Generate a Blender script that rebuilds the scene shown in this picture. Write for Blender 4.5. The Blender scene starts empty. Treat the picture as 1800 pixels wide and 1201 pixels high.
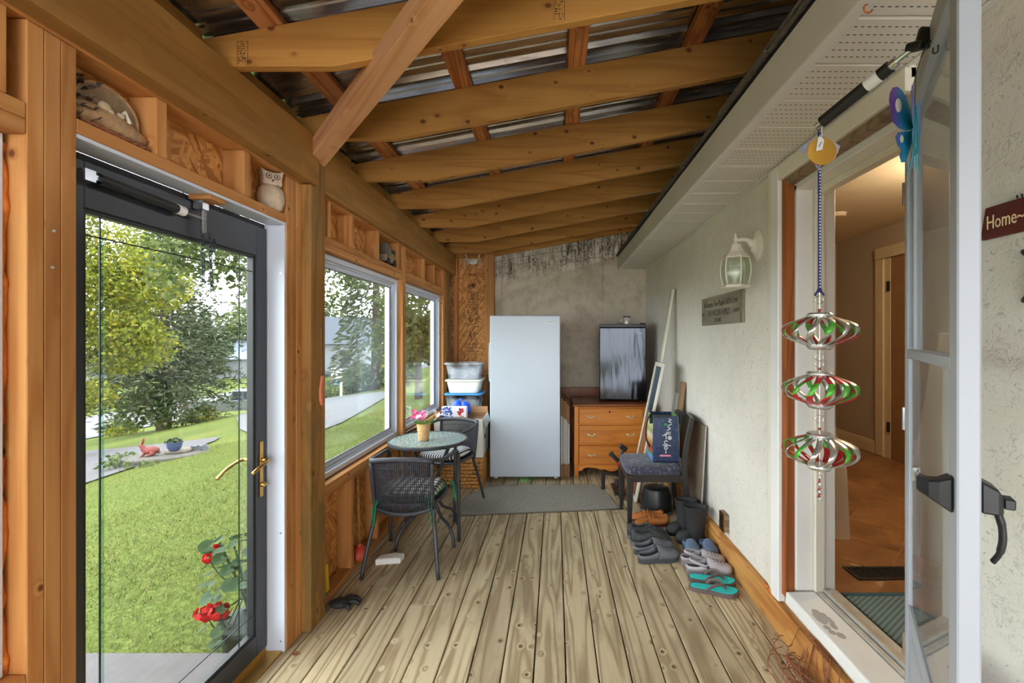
import bpy, bmesh, math, random
import numpy as np
from mathutils import Vector, Matrix, Euler
S = bpy.context.scene
COL = S.collection
PI = math.pi

# ---------------------------------------------------------------- camera, sky, exposure
cam_d = bpy.data.cameras.new('camera')
cam_d.sensor_fit = 'HORIZONTAL'
cam_d.sensor_width = 36.0
cam_d.lens = 16.0
cam_d.shift_x = -76.0 / 1800.0
cam_d.shift_y = -5.5 / 1800.0
cam_d.clip_start = 0.05
cam_d.clip_end = 400
cam = bpy.data.objects.new('camera', cam_d)
COL.objects.link(cam)
cam.location = (0, 0, 1.45)
cam.rotation_euler = (PI / 2, 0, 0)
S.camera = cam

world = bpy.data.worlds.new('overcast_sky')
S.world = world
world.use_nodes = True
wn = world.node_tree.nodes
wl = world.node_tree.links
bg = wn['Background']
# overcast: an even white sky, a little cooler towards the zenith, soft cloud mottling
tc = wn.new('ShaderNodeTexCoord')
nz = wn.new('ShaderNodeTexNoise'); nz.inputs['Scale'].default_value = 2.2; nz.inputs['Detail'].default_value = 4
rp = wn.new('ShaderNodeValToRGB')
rp.color_ramp.elements[0].position = 0.3; rp.color_ramp.elements[0].color = (0.86, 0.92, 1.0, 1)
rp.color_ramp.elements[1].position = 0.7; rp.color_ramp.elements[1].color = (1.0, 0.99, 0.97, 1)
wl.new(tc.outputs['Generated'], nz.inputs['Vector'])
wl.new(nz.outputs['Fac'], rp.inputs['Fac'])
wl.new(rp.outputs['Color'], bg.inputs['Color'])
bg.inputs['Strength'].default_value = 5.2

S.view_settings.view_transform = 'Standard'
S.view_settings.look = 'None'
S.view_settings.gamma = 1.0
S.view_settings.use_curve_mapping = False
S.view_settings.exposure = 0.86
S.cycles.use_denoising = True
S.cycles.denoising_prefilter = 'ACCURATE'
S.cycles.use_adaptive_sampling = True
S.cycles.adaptive_threshold = 0.035
S.cycles.adaptive_min_samples = 20
S.cycles.max_bounces = 8
S.cycles.diffuse_bounces = 5
S.cycles.glossy_bounces = 4
S.cycles.transmission_bounces = 6
S.cycles.transparent_max_bounces = 12
S.cycles.caustics_reflective = False
S.cycles.caustics_refractive = False
S.cycles.sample_clamp_indirect = 8.0

# ---------------------------------------------------------------- mesh helpers
class MB:
    """collects boxes, tubes, lathes, lofts into one mesh"""
    def __init__(s):
        s.v = []; s.f = []; s.mi = []; s.cur = 0
    def add(s, vs, fs, M=None):
        o = len(s.v)
        if M is not None:
            vs = [tuple(M @ Vector(v)) for v in vs]
        s.v.extend([tuple(v) for v in vs])
        s.f.extend([tuple(i + o for i in f) for f in fs])
        s.mi.extend([s.cur] * len(fs))
        return s
    def mat(s, i):
        s.cur = i; return s
    def box(s, x0, x1, y0, y1, z0, z1, M=None):
        vs = [(x0,y0,z0),(x1,y0,z0),(x1,y1,z0),(x0,y1,z0),(x0,y0,z1),(x1,y0,z1),(x1,y1,z1),(x0,y1,z1)]
        return s.add(vs, [(3,2,1,0),(4,5,6,7),(0,1,5,4),(1,2,6,5),(2,3,7,6),(3,0,4,7)], M)
    def cbox(s, c, size, rot=(0,0,0)):
        M = Matrix.Translation(c) @ Euler(rot).to_matrix().to_4x4()
        a, b, d = size[0]/2, size[1]/2, size[2]/2
        return s.box(-a, a, -b, b, -d, d, M)
    def prism(s, poly, z0, z1, M=None):
        n = len(poly)
        vs = [(p[0], p[1], z0) for p in poly] + [(p[0], p[1], z1) for p in poly]
        fs = [tuple(range(n-1, -1, -1)), tuple(range(n, 2*n))]
        fs += [(i, (i+1) % n, n + (i+1) % n, n + i) for i in range(n)]
        return s.add(vs, fs, M)
    def tube(s, pts, r, n=8, closed=False, cap=True, M=None, flat=None):
        pts = [Vector(p) for p in pts]
        m = len(pts)
        rs = r if isinstance(r, (list, tuple)) else [r] * m
        tang = []
        for i in range(m):
            if closed:
                t = pts[(i+1) % m] - pts[i-1]
            elif i == 0: t = pts[1] - pts[0]
            elif i == m-1: t = pts[-1] - pts[-2]
            else: t = (pts[i+1] - pts[i]).normalized() + (pts[i] - pts[i-1]).normalized()
            if t.length < 1e-9: t = Vector((0,0,1))
            tang.append(t.normalized())
        ref = Vector((0,0,1)) if abs(tang[0].z) < 0.9 else Vector((1,0,0))
        nrm = (ref - tang[0] * ref.dot(tang[0])).normalized()
        vs = []
        for i in range(m):
            nrm = nrm - tang[i] * nrm.dot(tang[i])
            if nrm.length < 1e-6: nrm = tang[i].orthogonal()
            nrm.normalize()
            b = tang[i].cross(nrm)
            for k in range(n):
                a = 2*PI*k/n
                ra, rb = rs[i], rs[i] * (flat if flat else 1)
                vs.append(pts[i] + nrm * (math.cos(a)*ra) + b * (math.sin(a)*rb))
        fs = []
        rng = m if closed else m-1
        for i in range(rng):
            j = (i+1) % m
            for k in range(n):
                l = (k+1) % n
                fs.append((i*n+k, i*n+l, j*n+l, j*n+k))
        if cap and not closed:
            fs.append(tuple(range(n-1, -1, -1)))
            fs.append(tuple((m-1)*n + k for k in range(n)))
        return s.add(vs, fs, M)
    def lathe(s, prof, n=20, M=None, cap0=True, cap1=True, sx=1, sy=1):
        vs = []; fs = []
        for r, z in prof:
            for k in range(n):
                a = 2*PI*k/n
                vs.append((r*math.cos(a)*sx, r*math.sin(a)*sy, z))
        m = len(prof)
        for i in range(m-1):
            for k in range(n):
                l = (k+1) % n
                fs.append((i*n+k, i*n+l, (i+1)*n+l, (i+1)*n+k))
        if cap0: fs.append(tuple(range(n-1, -1, -1)))
        if cap1: fs.append(tuple((m-1)*n + k for k in range(n)))
        return s.add(vs, fs, M)
    def loft(s, rings, closed=True, cap=True, M=None):
        n = len(rings[0]); vs = [p for r in rings for p in r]; fs = []
        for i in range(len(rings)-1):
            for k in range(n if closed else n-1):
                l = (k+1) % n
                fs.append((i*n+k, i*n+l, (i+1)*n+l, (i+1)*n+k))
        if cap and closed:
            fs.append(tuple(range(n-1, -1, -1)))
            fs.append(tuple((len(rings)-1)*n + k for k in range(n)))
        return s.add(vs, fs, M)
    def ell(s, c, r, n=14, m=8, M=None):
        prof = []
        vs = []; fs = []
        for i in range(m+1):
            t = -PI/2 + PI*i/m
            for k in range(n):
                a = 2*PI*k/n
                vs.append((c[0]+r[0]*math.cos(t)*math.cos(a), c[1]+r[1]*math.cos(t)*math.sin(a), c[2]+r[2]*math.sin(t)))
        for i in range(m):
            for k in range(n):
                l = (k+1) % n
                fs.append((i*n+k, i*n+l, (i+1)*n+l, (i+1)*n+k))
        return s.add(vs, fs, M)
    def mesh(s, name):
        me = bpy.data.meshes.new(name)
        me.from_pydata(s.v, [], s.f)
        if any(s.mi): me.polygons.foreach_set('material_index', s.mi)
        me.update()
        return me
    def build(s, name, mats, parent=None, smooth=False, bevel=0.0, loc=None, rot=None, weld=False, angle=40, seg=1):
        me = s.mesh(name)
        if weld:
            bm = bmesh.new(); bm.from_mesh(me); bmesh.ops.remove_doubles(bm, verts=bm.verts, dist=1e-5)
            bmesh.ops.recalc_face_normals(bm, faces=bm.faces); bm.to_mesh(me); bm.free()
        return put(name, me, mats, parent, smooth, bevel, loc, rot, angle, seg)

def put(name, me, mats, parent=None, smooth=False, bevel=0.0, loc=None, rot=None, angle=40, seg=1):
    if not isinstance(mats, (list, tuple)): mats = [mats]
    if not me.materials:
        for m in mats: me.materials.append(m)
    o = bpy.data.objects.new(name, me)
    COL.objects.link(o)
    if parent is not None: o.parent = parent
    if loc is not None: o.location = loc
    if rot is not None: o.rotation_euler = rot
    if smooth:
        me.polygons.foreach_set('use_smooth', [True] * len(me.polygons))
        if smooth == 'auto':
            try: me.set_sharp_from_angle(angle=math.radians(angle))
            except Exception: pass
    if bevel:
        b = o.modifiers.new('edge', 'BEVEL'); b.width = bevel; b.segments = seg; b.limit_method = 'ANGLE'; b.angle_limit = math.radians(50)
    return o

def tag(o, label=None, cat=None, group=None, kind=None):
    if label: o['label'] = label
    if cat: o['category'] = cat
    if group: o['group'] = group
    if kind: o['kind'] = kind
    return o

def thing(name, label, cat, loc=(0,0,0), rz=0.0, group=None, kind=None):
    o = bpy.data.objects.new(name, None)
    COL.objects.link(o)
    o.empty_display_size = 0.05
    o.location = loc; o.rotation_euler = (0, 0, rz)
    return tag(o, label, cat, group, kind)

def copy_tree(o, parent=None):
    c = o.copy(); COL.objects.link(c)
    if parent is not None: c.parent = parent
    for ch in list(o.children): copy_tree(ch, c)
    return c

def subsurf(o, lv=1):
    m = o.modifiers.new('smooth', 'SUBSURF'); m.levels = lv; m.render_levels = lv
    return o

def solid(o, t, off=-1):
    m = o.modifiers.new('thick', 'SOLIDIFY'); m.thickness = t; m.offset = off
    return o

_lum = {}
def lumber(name, x0, x1, y0, y1, z0, z1, mat, parent=None, bevel=0.002):
    """one straight piece of timber, local X along its length so that the grain follows"""
    d = (x1-x0, y1-y0, z1-z0)
    ax = max(range(3), key=lambda i: d[i])
    if ax == 0: size, rot = d, (0,0,0)
    elif ax == 1: size, rot = (d[1], d[0], d[2]), (0,0,PI/2)
    else: size, rot = (d[2], d[1], d[0]), (0,-PI/2,0)
    key = (tuple(round(q,4) for q in size), mat.name, name)
    me = _lum.get(key)
    if me is None:
        a, b, c = size[0]/2, size[1]/2, size[2]/2
        me = MB().box(-a,a,-b,b,-c,c).mesh(name); _lum[key] = me
    return put(name, me, mat, parent, bevel=bevel, loc=((x0+x1)/2,(y0+y1)/2,(z0+z1)/2), rot=rot)

def arc(c, r, a0, a1, n, plane='xz', r2=None):
    out = []
    r2 = r if r2 is None else r2
    for i in range(n+1):
        a = a0 + (a1-a0)*i/n
        u, w = r*math.cos(a), r2*math.sin(a)
        if plane == 'xz': out.append((c[0]+u, c[1], c[2]+w))
        elif plane == 'xy': out.append((c[0]+u, c[1]+w, c[2]))
        else: out.append((c[0], c[1]+u, c[2]+w))
    return out

def spline(pts, n=6):
    """Catmull-Rom through the points"""
    P = [Vector(p) for p in pts]; out = []
    for i in range(len(P)-1):
        p0 = P[i-1] if i else P[0]*2 - P[1]
        p1, p2 = P[i], P[i+1]
        p3 = P[i+2] if i+2 < len(P) else P[-1]*2 - P[-2]
        for k in range(n):
            t = k/n
            out.append(0.5*((2*p1) + (p2-p0)*t + (2*p0-5*p1+4*p2-p3)*t*t + (3*p1-p0-3*p2+p3)*t**3))
    out.append(P[-1]); return out

def text(name, body, size, mat, parent, loc, rot, extrude=0.0008, align='CENTER', sx=1.0, shear=0.0):
    cu = bpy.data.curves.new(name, 'FONT')
    cu.body = body; cu.size = size; cu.extrude = extrude; cu.resolution_u = 2
    cu.align_x = align; cu.align_y = 'CENTER'; cu.shear = shear
    tmp = bpy.data.objects.new(name + '_curve', cu)
    me = bpy.data.meshes.new_from_object(tmp)
    bpy.data.objects.remove(tmp); bpy.data.curves.remove(cu)
    me.name = name
    me.materials.clear()
    o = put(name, me, mat, parent, loc=loc, rot=rot)
    o.scale = (sx, 1, 1)
    return o

# ---------------------------------------------------------------- materials
def nodes_of(name):
    m = bpy.data.materials.new(name); m.use_nodes = True
    nt = m.node_tree
    return m, nt, nt.nodes, nt.links, nt.nodes['Principled BSDF']

def mapped(N, L, scale, coord='Object', rnd=True):
    tc = N.new('ShaderNodeTexCoord')
    mp = N.new('ShaderNodeMapping'); mp.inputs['Scale'].default_value = scale
    src = tc.outputs[coord]
    if rnd:
        oi = N.new('ShaderNodeObjectInfo')
        ml = N.new('ShaderNodeMath'); ml.operation = 'MULTIPLY'; ml.inputs[1].default_value = 53.0
        L.new(oi.outputs['Random'], ml.inputs[0])
        va = N.new('ShaderNodeVectorMath'); va.operation = 'ADD'
        L.new(src, va.inputs[0]); L.new(ml.outputs[0], va.inputs[1])
        src = va.outputs[0]
    L.new(src, mp.inputs['Vector'])
    return mp.outputs[0]

def mathn(N, L, op, a, b=None, c=None):
    n = N.new('ShaderNodeMath'); n.operation = op
    for i, x in enumerate((a, b, c)):
        if x is None: continue
        if isinstance(x, (int, float)): n.inputs[i].default_value = x
        else: L.new(x, n.inputs[i])
    return n.outputs[0]

def mixc(N, L, fac, a, b, mode='MIX'):
    n = N.new('ShaderNodeMix'); n.data_type = 'RGBA'; n.blend_type = mode
    if isinstance(fac, (int, float)): n.inputs['Factor'].default_value = fac
    else: L.new(fac, n.inputs['Factor'])
    for sock, x in ((n.inputs[6], a), (n.inputs[7], b)):
        if isinstance(x, (tuple, list)): sock.default_value = (*x[:3], 1)
        else: L.new(x, sock)
    return n.outputs[2]

def ramp(N, L, fac, stops):
    n = N.new('ShaderNodeValToRGB'); cr = n.color_ramp
    while len(cr.elements) < len(stops): cr.elements.new(0.5)
    for e, (p, c) in zip(cr.elements, stops):
        e.position = p; e.color = (*c[:3], 1) if isinstance(c, (tuple, list)) else (c, c, c, 1)
    L.new(fac, n.inputs['Fac'])
    return n.outputs['Color']

def noise(N, L, vec, scale=1.0, detail=4, rough=0.55, dist=0.0):
    n = N.new('ShaderNodeTexNoise')
    n.inputs['Scale'].default_value = scale; n.inputs['Detail'].default_value = detail
    n.inputs['Roughness'].default_value = rough; n.inputs['Distortion'].default_value = dist
    L.new(vec, n.inputs['Vector'])
    return n.outputs['Fac']

def bumped(N, L, bsdf, h, strength=0.3, dist=0.01):
    b = N.new('ShaderNodeBump'); b.inputs['Strength'].default_value = strength; b.inputs['Distance'].default_value = dist
    L.new(h, b.inputs['Height']); L.new(b.outputs[0], bsdf.inputs['Normal'])

def plain(name, col, rough=0.6, metal=0.0, var=0.12, scale=8.0, bump=0.0, bscale=60.0, spec=0.5, coat=0.0, stretch=(1,1,1), sheen=0.0):
    """a solid colour with slight cloudy variation and optional fine relief"""
    m, nt, N, L, B = nodes_of(name)
    v = mapped(N, L, (scale*stretch[0], scale*stretch[1], scale*stretch[2]))
    f = noise(N, L, v, 1.0, 4)
    d = tuple(max(0, c*(1-var)) for c in col); l = tuple(min(1, c*(1+var)) for c in col)
    L.new(ramp(N, L, f, [(0.3, d), (0.7, l)]), B.inputs['Base Color'])
    B.inputs['Roughness'].default_value = rough; B.inputs['Metallic'].default_value = metal
    B.inputs['Specular IOR Level'].default_value = spec
    B.inputs['Coat Weight'].default_value = coat
    B.inputs['Sheen Weight'].default_value = sheen
    if bump:
        v2 = mapped(N, L, (bscale,)*3)
        bumped(N, L, B, noise(N, L, v2, 1.0, 3), bump, 0.004)
    return m

def wood(name, light, dark, knot=(0.12,0.055,0.02), knots=6.0, kr=0.085, rough=0.7, ring=9.0, fine=0.5, bump=0.25, var=0.16, stain=None, stain_amt=0.0):
    m, nt, N, L, B = nodes_of(name)
    oi = N.new('ShaderNodeObjectInfo')
    vk = mapped(N, L, (knots*0.8, knots, knots))
    vo = N.new('ShaderNodeTexVoronoi'); vo.inputs['Scale'].default_value = 1.0
    L.new(vk, vo.inputs['Vector'])
    dist = vo.outputs['Distance']
    # rings bend round the knots
    near = mathn(N, L, 'SUBTRACT', 0.30, dist)
    near = mathn(N, L, 'MAXIMUM', near, 0.0)
    near = mathn(N, L, 'POWER', near, 2.0)
    vr = mapped(N, L, (0.55, 7.0, 7.0))
    nr = noise(N, L, vr, 1.0, 2, 0.4, 0.3)
    tot = mathn(N, L, 'MULTIPLY_ADD', near, 2.6, nr)
    ph = mathn(N, L, 'MULTIPLY', tot, ring * 2 * PI)
    sn = mathn(N, L, 'SINE', ph)
    rg = mathn(N, L, 'MULTIPLY_ADD', sn, 0.5, 0.5)
    rg = mathn(N, L, 'POWER', rg, 2.2)
    vf = mapped(N, L, (3.0, 95.0, 95.0))
    nf = noise(N, L, vf, 1.0, 4, 0.6)
    t = mathn(N, L, 'MULTIPLY', rg, 1-fine)
    t = mathn(N, L, 'MULTIPLY_ADD', nf, fine, t)
    col = ramp(N, L, t, [(0.12, light), (0.85, dark)])
    # broad patches
    vb = mapped(N, L, (0.9, 3.0, 3.0))
    nb = noise(N, L, vb, 1.0, 3)
    col = mixc(N, L, mathn(N, L, 'MULTIPLY', ramp_v(N, L, nb, 0.42, 0.68), 0.45), col, tuple(c*0.72 for c in dark))
    if stain:
        vs_ = mapped(N, L, (1.6, 5.0, 5.0)); ns = noise(N, L, vs_, 1.0, 5, 0.65)
        col = mixc(N, L, mathn(N, L, 'MULTIPLY', ramp_v(N, L, ns, 0.5, 0.66), stain_amt), col, stain)
    # knots
    k1 = ramp_v(N, L, dist, kr, kr*0.55)
    col = mixc(N, L, mathn(N, L, 'MULTIPLY', k1, 0.85), col, knot)
    # value shift from piece to piece
    hv = N.new('ShaderNodeHueSaturation')
    rv = mathn(N, L, 'MULTIPLY_ADD', oi.outputs['Random'], 2*var, 1-var)
    L.new(rv, hv.inputs['Value']); L.new(col, hv.inputs['Color'])
    L.new(hv.outputs[0], B.inputs['Base Color'])
    B.inputs['Roughness'].default_value = rough
    B.inputs['Specular IOR Level'].default_value = 0.3
    if bump: bumped(N, L, B, t, bump, 0.003)
    return m

def ramp_v(N, L, val, a, b):
    n = N.new('ShaderNodeMapRange'); n.inputs['From Min'].default_value = a; n.inputs['From Max'].default_value = b
    n.clamp = True
    L.new(val, n.inputs['Value'])
    return n.outputs[0]

def glass(name, tint=(0.9,0.95,0.93), refl_rough=0.02, ior=1.5, haze=0.0, haze_col=(0.8,0.85,0.85)):
    """thin pane: clear with a true mirror film that grows at glancing angles"""
    m = bpy.data.materials.new(name); m.use_nodes = True
    nt = m.node_tree; N = nt.nodes; L = nt.links; N.clear()
    out = N.new('ShaderNodeOutputMaterial')
    tr = N.new('ShaderNodeBsdfTransparent'); tr.inputs[0].default_value = (*tint, 1)
    gl = N.new('ShaderNodeBsdfGlossy'); gl.inputs['Roughness'].default_value = refl_rough
    lw = N.new('ShaderNodeLayerWeight'); lw.inputs['Blend'].default_value = 0.5
    p5 = mathn(N, L, 'POWER', lw.outputs['Facing'], 5.0)
    f0 = ((ior-1)/(ior+1))**2
    fr = mathn(N, L, 'MULTIPLY_ADD', p5, 1-f0, f0)          # Schlick's approximation, the same from both sides
    mx = N.new('ShaderNodeMixShader')
    L.new(fr, mx.inputs[0]); L.new(tr.outputs[0], mx.inputs[1]); L.new(gl.outputs[0], mx.inputs[2])
    last = mx.outputs[0]
    if haze:
        df = N.new('ShaderNodeBsdfDiffuse'); df.inputs[0].default_value = (*haze_col, 1)
        tc = N.new('ShaderNodeTexCoord'); n = N.new('ShaderNodeTexNoise'); n.inputs['Scale'].default_value = 5; n.inputs['Detail'].default_value = 6
        L.new(tc.outputs['Object'], n.inputs['Vector'])
        mr = N.new('ShaderNodeMapRange'); mr.inputs['From Min'].default_value = 0.4; mr.inputs['From Max'].default_value = 0.75
        mr.inputs['To Max'].default_value = haze; L.new(n.outputs['Fac'], mr.inputs['Value'])
        m2 = N.new('ShaderNodeMixShader'); L.new(mr.outputs[0], m2.inputs[0]); L.new(last, m2.inputs[1]); L.new(df.outputs[0], m2.inputs[2])
        last = m2.outputs[0]
    L.new(last, out.inputs['Surface'])
    return m

def leafy(name, cols, rough=0.55, trans=0.25):
    """leaf: colour differs from leaf to leaf (a random value per island), lets some light through"""
    m, nt, N, L, B = nodes_of(name)
    g = N.new('ShaderNodeNewGeometry')
    st = [(i/(len(cols)-1), c) for i, c in enumerate(cols)]
    c = ramp(N, L, g.outputs['Random Per Island'], st)
    L.new(c, B.inputs['Base Color']); B.inputs['Roughness'].default_value = rough
    B.inputs['Specular IOR Level'].default_value = 0.25
    tl = N.new('ShaderNodeBsdfTranslucent'); L.new(c, tl.inputs[0])
    mx = N.new('ShaderNodeMixShader'); mx.inputs[0].default_value = trans
    out = N['Material Output']
    L.new(B.outputs[0], mx.inputs[1]); L.new(tl.outputs[0], mx.inputs[2]); L.new(mx.outputs[0], out.inputs['Surface'])
    return m

def c(r, g, b):
    """screen colour (0-255) to linear"""
    f = lambda x: (x/255/12.92) if x/255 <= 0.04045 else ((x/255+0.055)/1.055)**2.4
    return (f(r), f(g), f(b))

M = {}
M['stud'] = wood('stud_pine', c(206,150,90), c(174,112,56), knot=c(84,38,14), knots=11, kr=0.11, ring=7, fine=0.62)
M['beam'] = wood('treated_beam', c(186,138,72), c(156,106,48), knot=c(78,44,18), knots=7.0, kr=0.08, ring=6, fine=0.7, stain=c(128,100,54), stain_amt=0.5)
M['rafter'] = wood('rafter_spruce', c(190,138,68), c(160,106,46), knot=c(76,36,12), knots=10.5, kr=0.15, ring=6, fine=0.62, var=0.1)
M['post'] = wood('treated_post', c(170,126,68), c(128,86,40), knot=c(70,38,16), knots=7.0, kr=0.08, ring=7, fine=0.65, stain=c(104,88,46), stain_amt=0.7)
M['purlin'] = wood('rough_purlin', c(198,134,84), c(158,88,44), knot=c(70,34,16), knots=8.0, kr=0.16, ring=10, fine=0.35, stain=c(96,52,24), stain_amt=0.6, var=0.22)
M['deck'] = wood('weathered_deck', c(206,188,154), c(150,126,94), knot=c(78,58,38), knots=11, kr=0.125, ring=9, fine=0.5, rough=0.75, bump=0.4, var=0.12, stain=c(138,120,94), stain_amt=0.55)
M['base'] = wood('base_board_pine', c(214,158,90), c(170,108,52), knot=c(90,46,20), knots=5, ring=6, stain=c(150,96,50), stain_amt=0.4)
M['brownwood'] = wood('brown_jamb_wood', c(166,96,46), c(124,66,30), knot=c(60,30,14), knots=3, ring=6)
M['greybrown'] = wood('grey_brown_board', c(150,128,104), c(108,88,70), knots=3, ring=7)

def osb_mat(name, light, dark):
    m, nt, N, L, B = nodes_of(name)
    tc = N.new('ShaderNodeTexCoord')
    # strands: stretched cells at three headings, laid over each other
    col = None; hh = None
    for i, (ang, sc) in enumerate(((0.3, 1.0), (1.25, 1.15), (2.2, 0.9))):
        mp = N.new('ShaderNodeMapping'); mp.inputs['Rotation'].default_value = (ang, 0, 0); mp.inputs['Location'].default_value = (i*3.1, i*7.7, i*1.9)
        mp.vector_type = 'TEXTURE'; mp.inputs['Scale'].default_value = (0.5/sc, 0.085/sc, 0.016/sc)
        L.new(tc.outputs['Object'], mp.inputs['Vector'])
        vo = N.new('ShaderNodeTexVoronoi'); vo.inputs['Scale'].default_value = 1.0
        L.new(mp.outputs[0], vo.inputs['Vector'])
        sep = N.new('ShaderNodeSeparateColor'); L.new(vo.outputs['Color'], sep.inputs[0])
        cc = ramp(N, L, sep.outputs[0], [(0.0, dark), (0.5, tuple((a+b)/2 for a, b in zip(light, dark))), (1.0, light)])
        if col is None: col, hh = cc, sep.outputs[1]
        else:
            sel = ramp_v(N, L, sep.outputs[2], 0.55, 0.6)
            col = mixc(N, L, sel, col, cc)
            hh = mathn(N, L, 'MAXIMUM', hh, sep.outputs[1])
    L.new(col, B.inputs['Base Color']); B.inputs['Roughness'].default_value = 0.65; B.inputs['Specular IOR Level'].default_value = 0.3
    bumped(N, L, B, hh, 0.25, 0.003)
    return m
M['osb'] = osb_mat('oriented_strand_board', c(228,168,98), c(158,96,42))
# the same board for a face lying across Y
def osb_y(name):
    m = M['osb'].copy(); m.name = name
    for n in m.node_tree.nodes:
        if n.type == 'MAPPING':
            r = n.inputs['Rotation'].default_value; n.inputs['Rotation'].default_value = (0, r[0], 0)
            s = n.inputs['Scale'].default_value; n.inputs['Scale'].default_value = (s[1], s[0], s[2])
    return m
M['osb_y'] = osb_y('oriented_strand_board_end')

def stucco(name, base, grime=None, back=False):
    m, nt, N, L, B = nodes_of(name)
    v = mapped(N, L, (1,1,1), rnd=False)
    n1 = noise(N, L, v, 26, 5, 0.6, 0.6); n2 = noise(N, L, v, 120, 2)
    nb = noise(N, L, v, 1.3, 4)
    col = ramp(N, L, nb, [(0.3, tuple(x*0.86 for x in base)), (0.7, base)])
    # dark trowel pits
    pit = ramp_v(N, L, noise(N, L, v, 55, 3, 0.55, 1.2), 0.625, 0.71)
    col = mixc(N, L, mathn(N, L, 'MULTIPLY', pit, 0.5), col, tuple(x*0.32 for x in base))
    # fine meandering trowel lines
    nl = noise(N, L, v, 17, 3, 0.6, 1.8)
    ln_ = ramp_v(N, L, mathn(N, L, 'ABSOLUTE', mathn(N, L, 'SUBTRACT', nl, 0.5)), 0.022, 0.0)
    ln_ = mathn(N, L, 'MULTIPLY', ln_, ramp_v(N, L, noise(N, L, v, 9, 3), 0.46, 0.60))
    col = mixc(N, L, mathn(N, L, 'MULTIPLY', ln_, 0.42), col, tuple(x*0.35 for x in base))
    if back:
        col = mixc(N, L, mathn(N, L, 'MULTIPLY', ramp_v(N, L, noise(N, L, v, 4.5, 5, 0.7), 0.45, 0.75), 0.45), col, c(120,104,82))
        # rain streaks and mildew running down from under the roof line
        sp = N.new('ShaderNodeSeparateXYZ'); L.new(v, sp.inputs[0])
        line = mathn(N, L, 'MULTIPLY_ADD', sp.outputs[0], -0.186, sp.outputs[2])     # height measured square to the roof slope
        band = ramp_v(N, L, line, 2.22, 2.40)
        mp = N.new('ShaderNodeMapping'); mp.inputs['Scale'].default_value = (30, 1, 2.2); L.new(v, mp.inputs['Vector'])
        st = noise(N, L, mp.outputs[0], 1, 5, 0.7)
        mp2 = N.new('ShaderNodeMapping'); mp2.inputs['Scale'].default_value = (55, 1, 30); L.new(v, mp2.inputs['Vector'])
        sp2 = noise(N, L, mp2.outputs[0], 1, 4, 0.75)
        bl = noise(N, L, v, 3.0, 3)
        g = mathn(N, L, 'MULTIPLY', st, sp2)
        g = mathn(N, L, 'MULTIPLY', ramp_v(N, L, g, 0.18, 0.30), ramp_v(N, L, bl, 0.30, 0.5))
        g = mathn(N, L, 'MULTIPLY', g, band)
        col = mixc(N, L, mathn(N, L, 'MULTIPLY', g, 0.9), col, c(46,40,32))
        # long thin runs
        mp3 = N.new('ShaderNodeMapping'); mp3.inputs['Scale'].default_value = (24, 1, 0.25); L.new(v, mp3.inputs['Vector'])
        run = ramp_v(N, L, noise(N, L, mp3.outputs[0], 1, 2), 0.66, 0.74)
        col = mixc(N, L, mathn(N, L, 'MULTIPLY', run, 0.45), col, c(90,80,66))
    L.new(col, B.inputs['Base Color'])
    B.inputs['Roughness'].default_value = 0.9; B.inputs['Specular IOR Level'].default_value = 0.15
    h = mathn(N, L, 'MULTIPLY_ADD', n2, 0.25, n1)
    h = mathn(N, L, 'MULTIPLY_ADD', pit, -0.5, h)
    h = mathn(N, L, 'MULTIPLY_ADD', ln_, -0.45, h)
    bumped(N, L, B, h, 0.35, 0.006)
    return m
M['stucco'] = stucco('white_stucco', c(230,224,214))
M['stucco_back'] = stucco('stained_stucco', c(216,203,182), back=True)
M['white'] = plain('white_paint', c(232,232,230), 0.45, var=0.04, scale=3, bump=0.05)
M['cream'] = plain('cream_paint', c(226,220,206), 0.5, var=0.06, scale=4, bump=0.08)
M['vinyl'] = plain('white_vinyl', c(204,210,222), 0.35, var=0.03, scale=2)
M['alu_white'] = plain('white_aluminium', c(220,218,216), 0.42, var=0.05, scale=2.5)
M['dark_frame'] = plain('charcoal_aluminium', c(52,56,64), 0.38, var=0.1, scale=5)
M['black'] = plain('black_plastic', c(30,30,33), 0.4, var=0.15, scale=10)
M['blackm'] = plain('black_rubber', c(42,42,44), 0.65, var=0.2, scale=10, bump=0.1)
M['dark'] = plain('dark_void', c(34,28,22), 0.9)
M['brass'] = plain('brass', c(206,164,92), 0.28, metal=1.0, var=0.12, scale=12)
M['steel'] = plain('bright_steel', c(200,202,206), 0.25, metal=1.0, var=0.08, scale=10)
M['lead'] = plain('dark_came', c(34,40,58), 0.35, metal=0.3)
M['goldsill'] = plain('gold_sill', c(196,156,84), 0.35, metal=0.85, var=0.15, scale=6)
M['foam'] = plain('spray_foam', c(206,120,50), 0.6, var=0.25, scale=20, bump=0.3, bscale=90)
M['pane'] = glass('window_glass', (0.90, 0.94, 0.93), haze=0.05)
M['pane_door'] = glass('door_glass', (0.93, 0.96, 0.95))
M['ink'] = plain('ink', c(30,24,20), 0.8)

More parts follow.
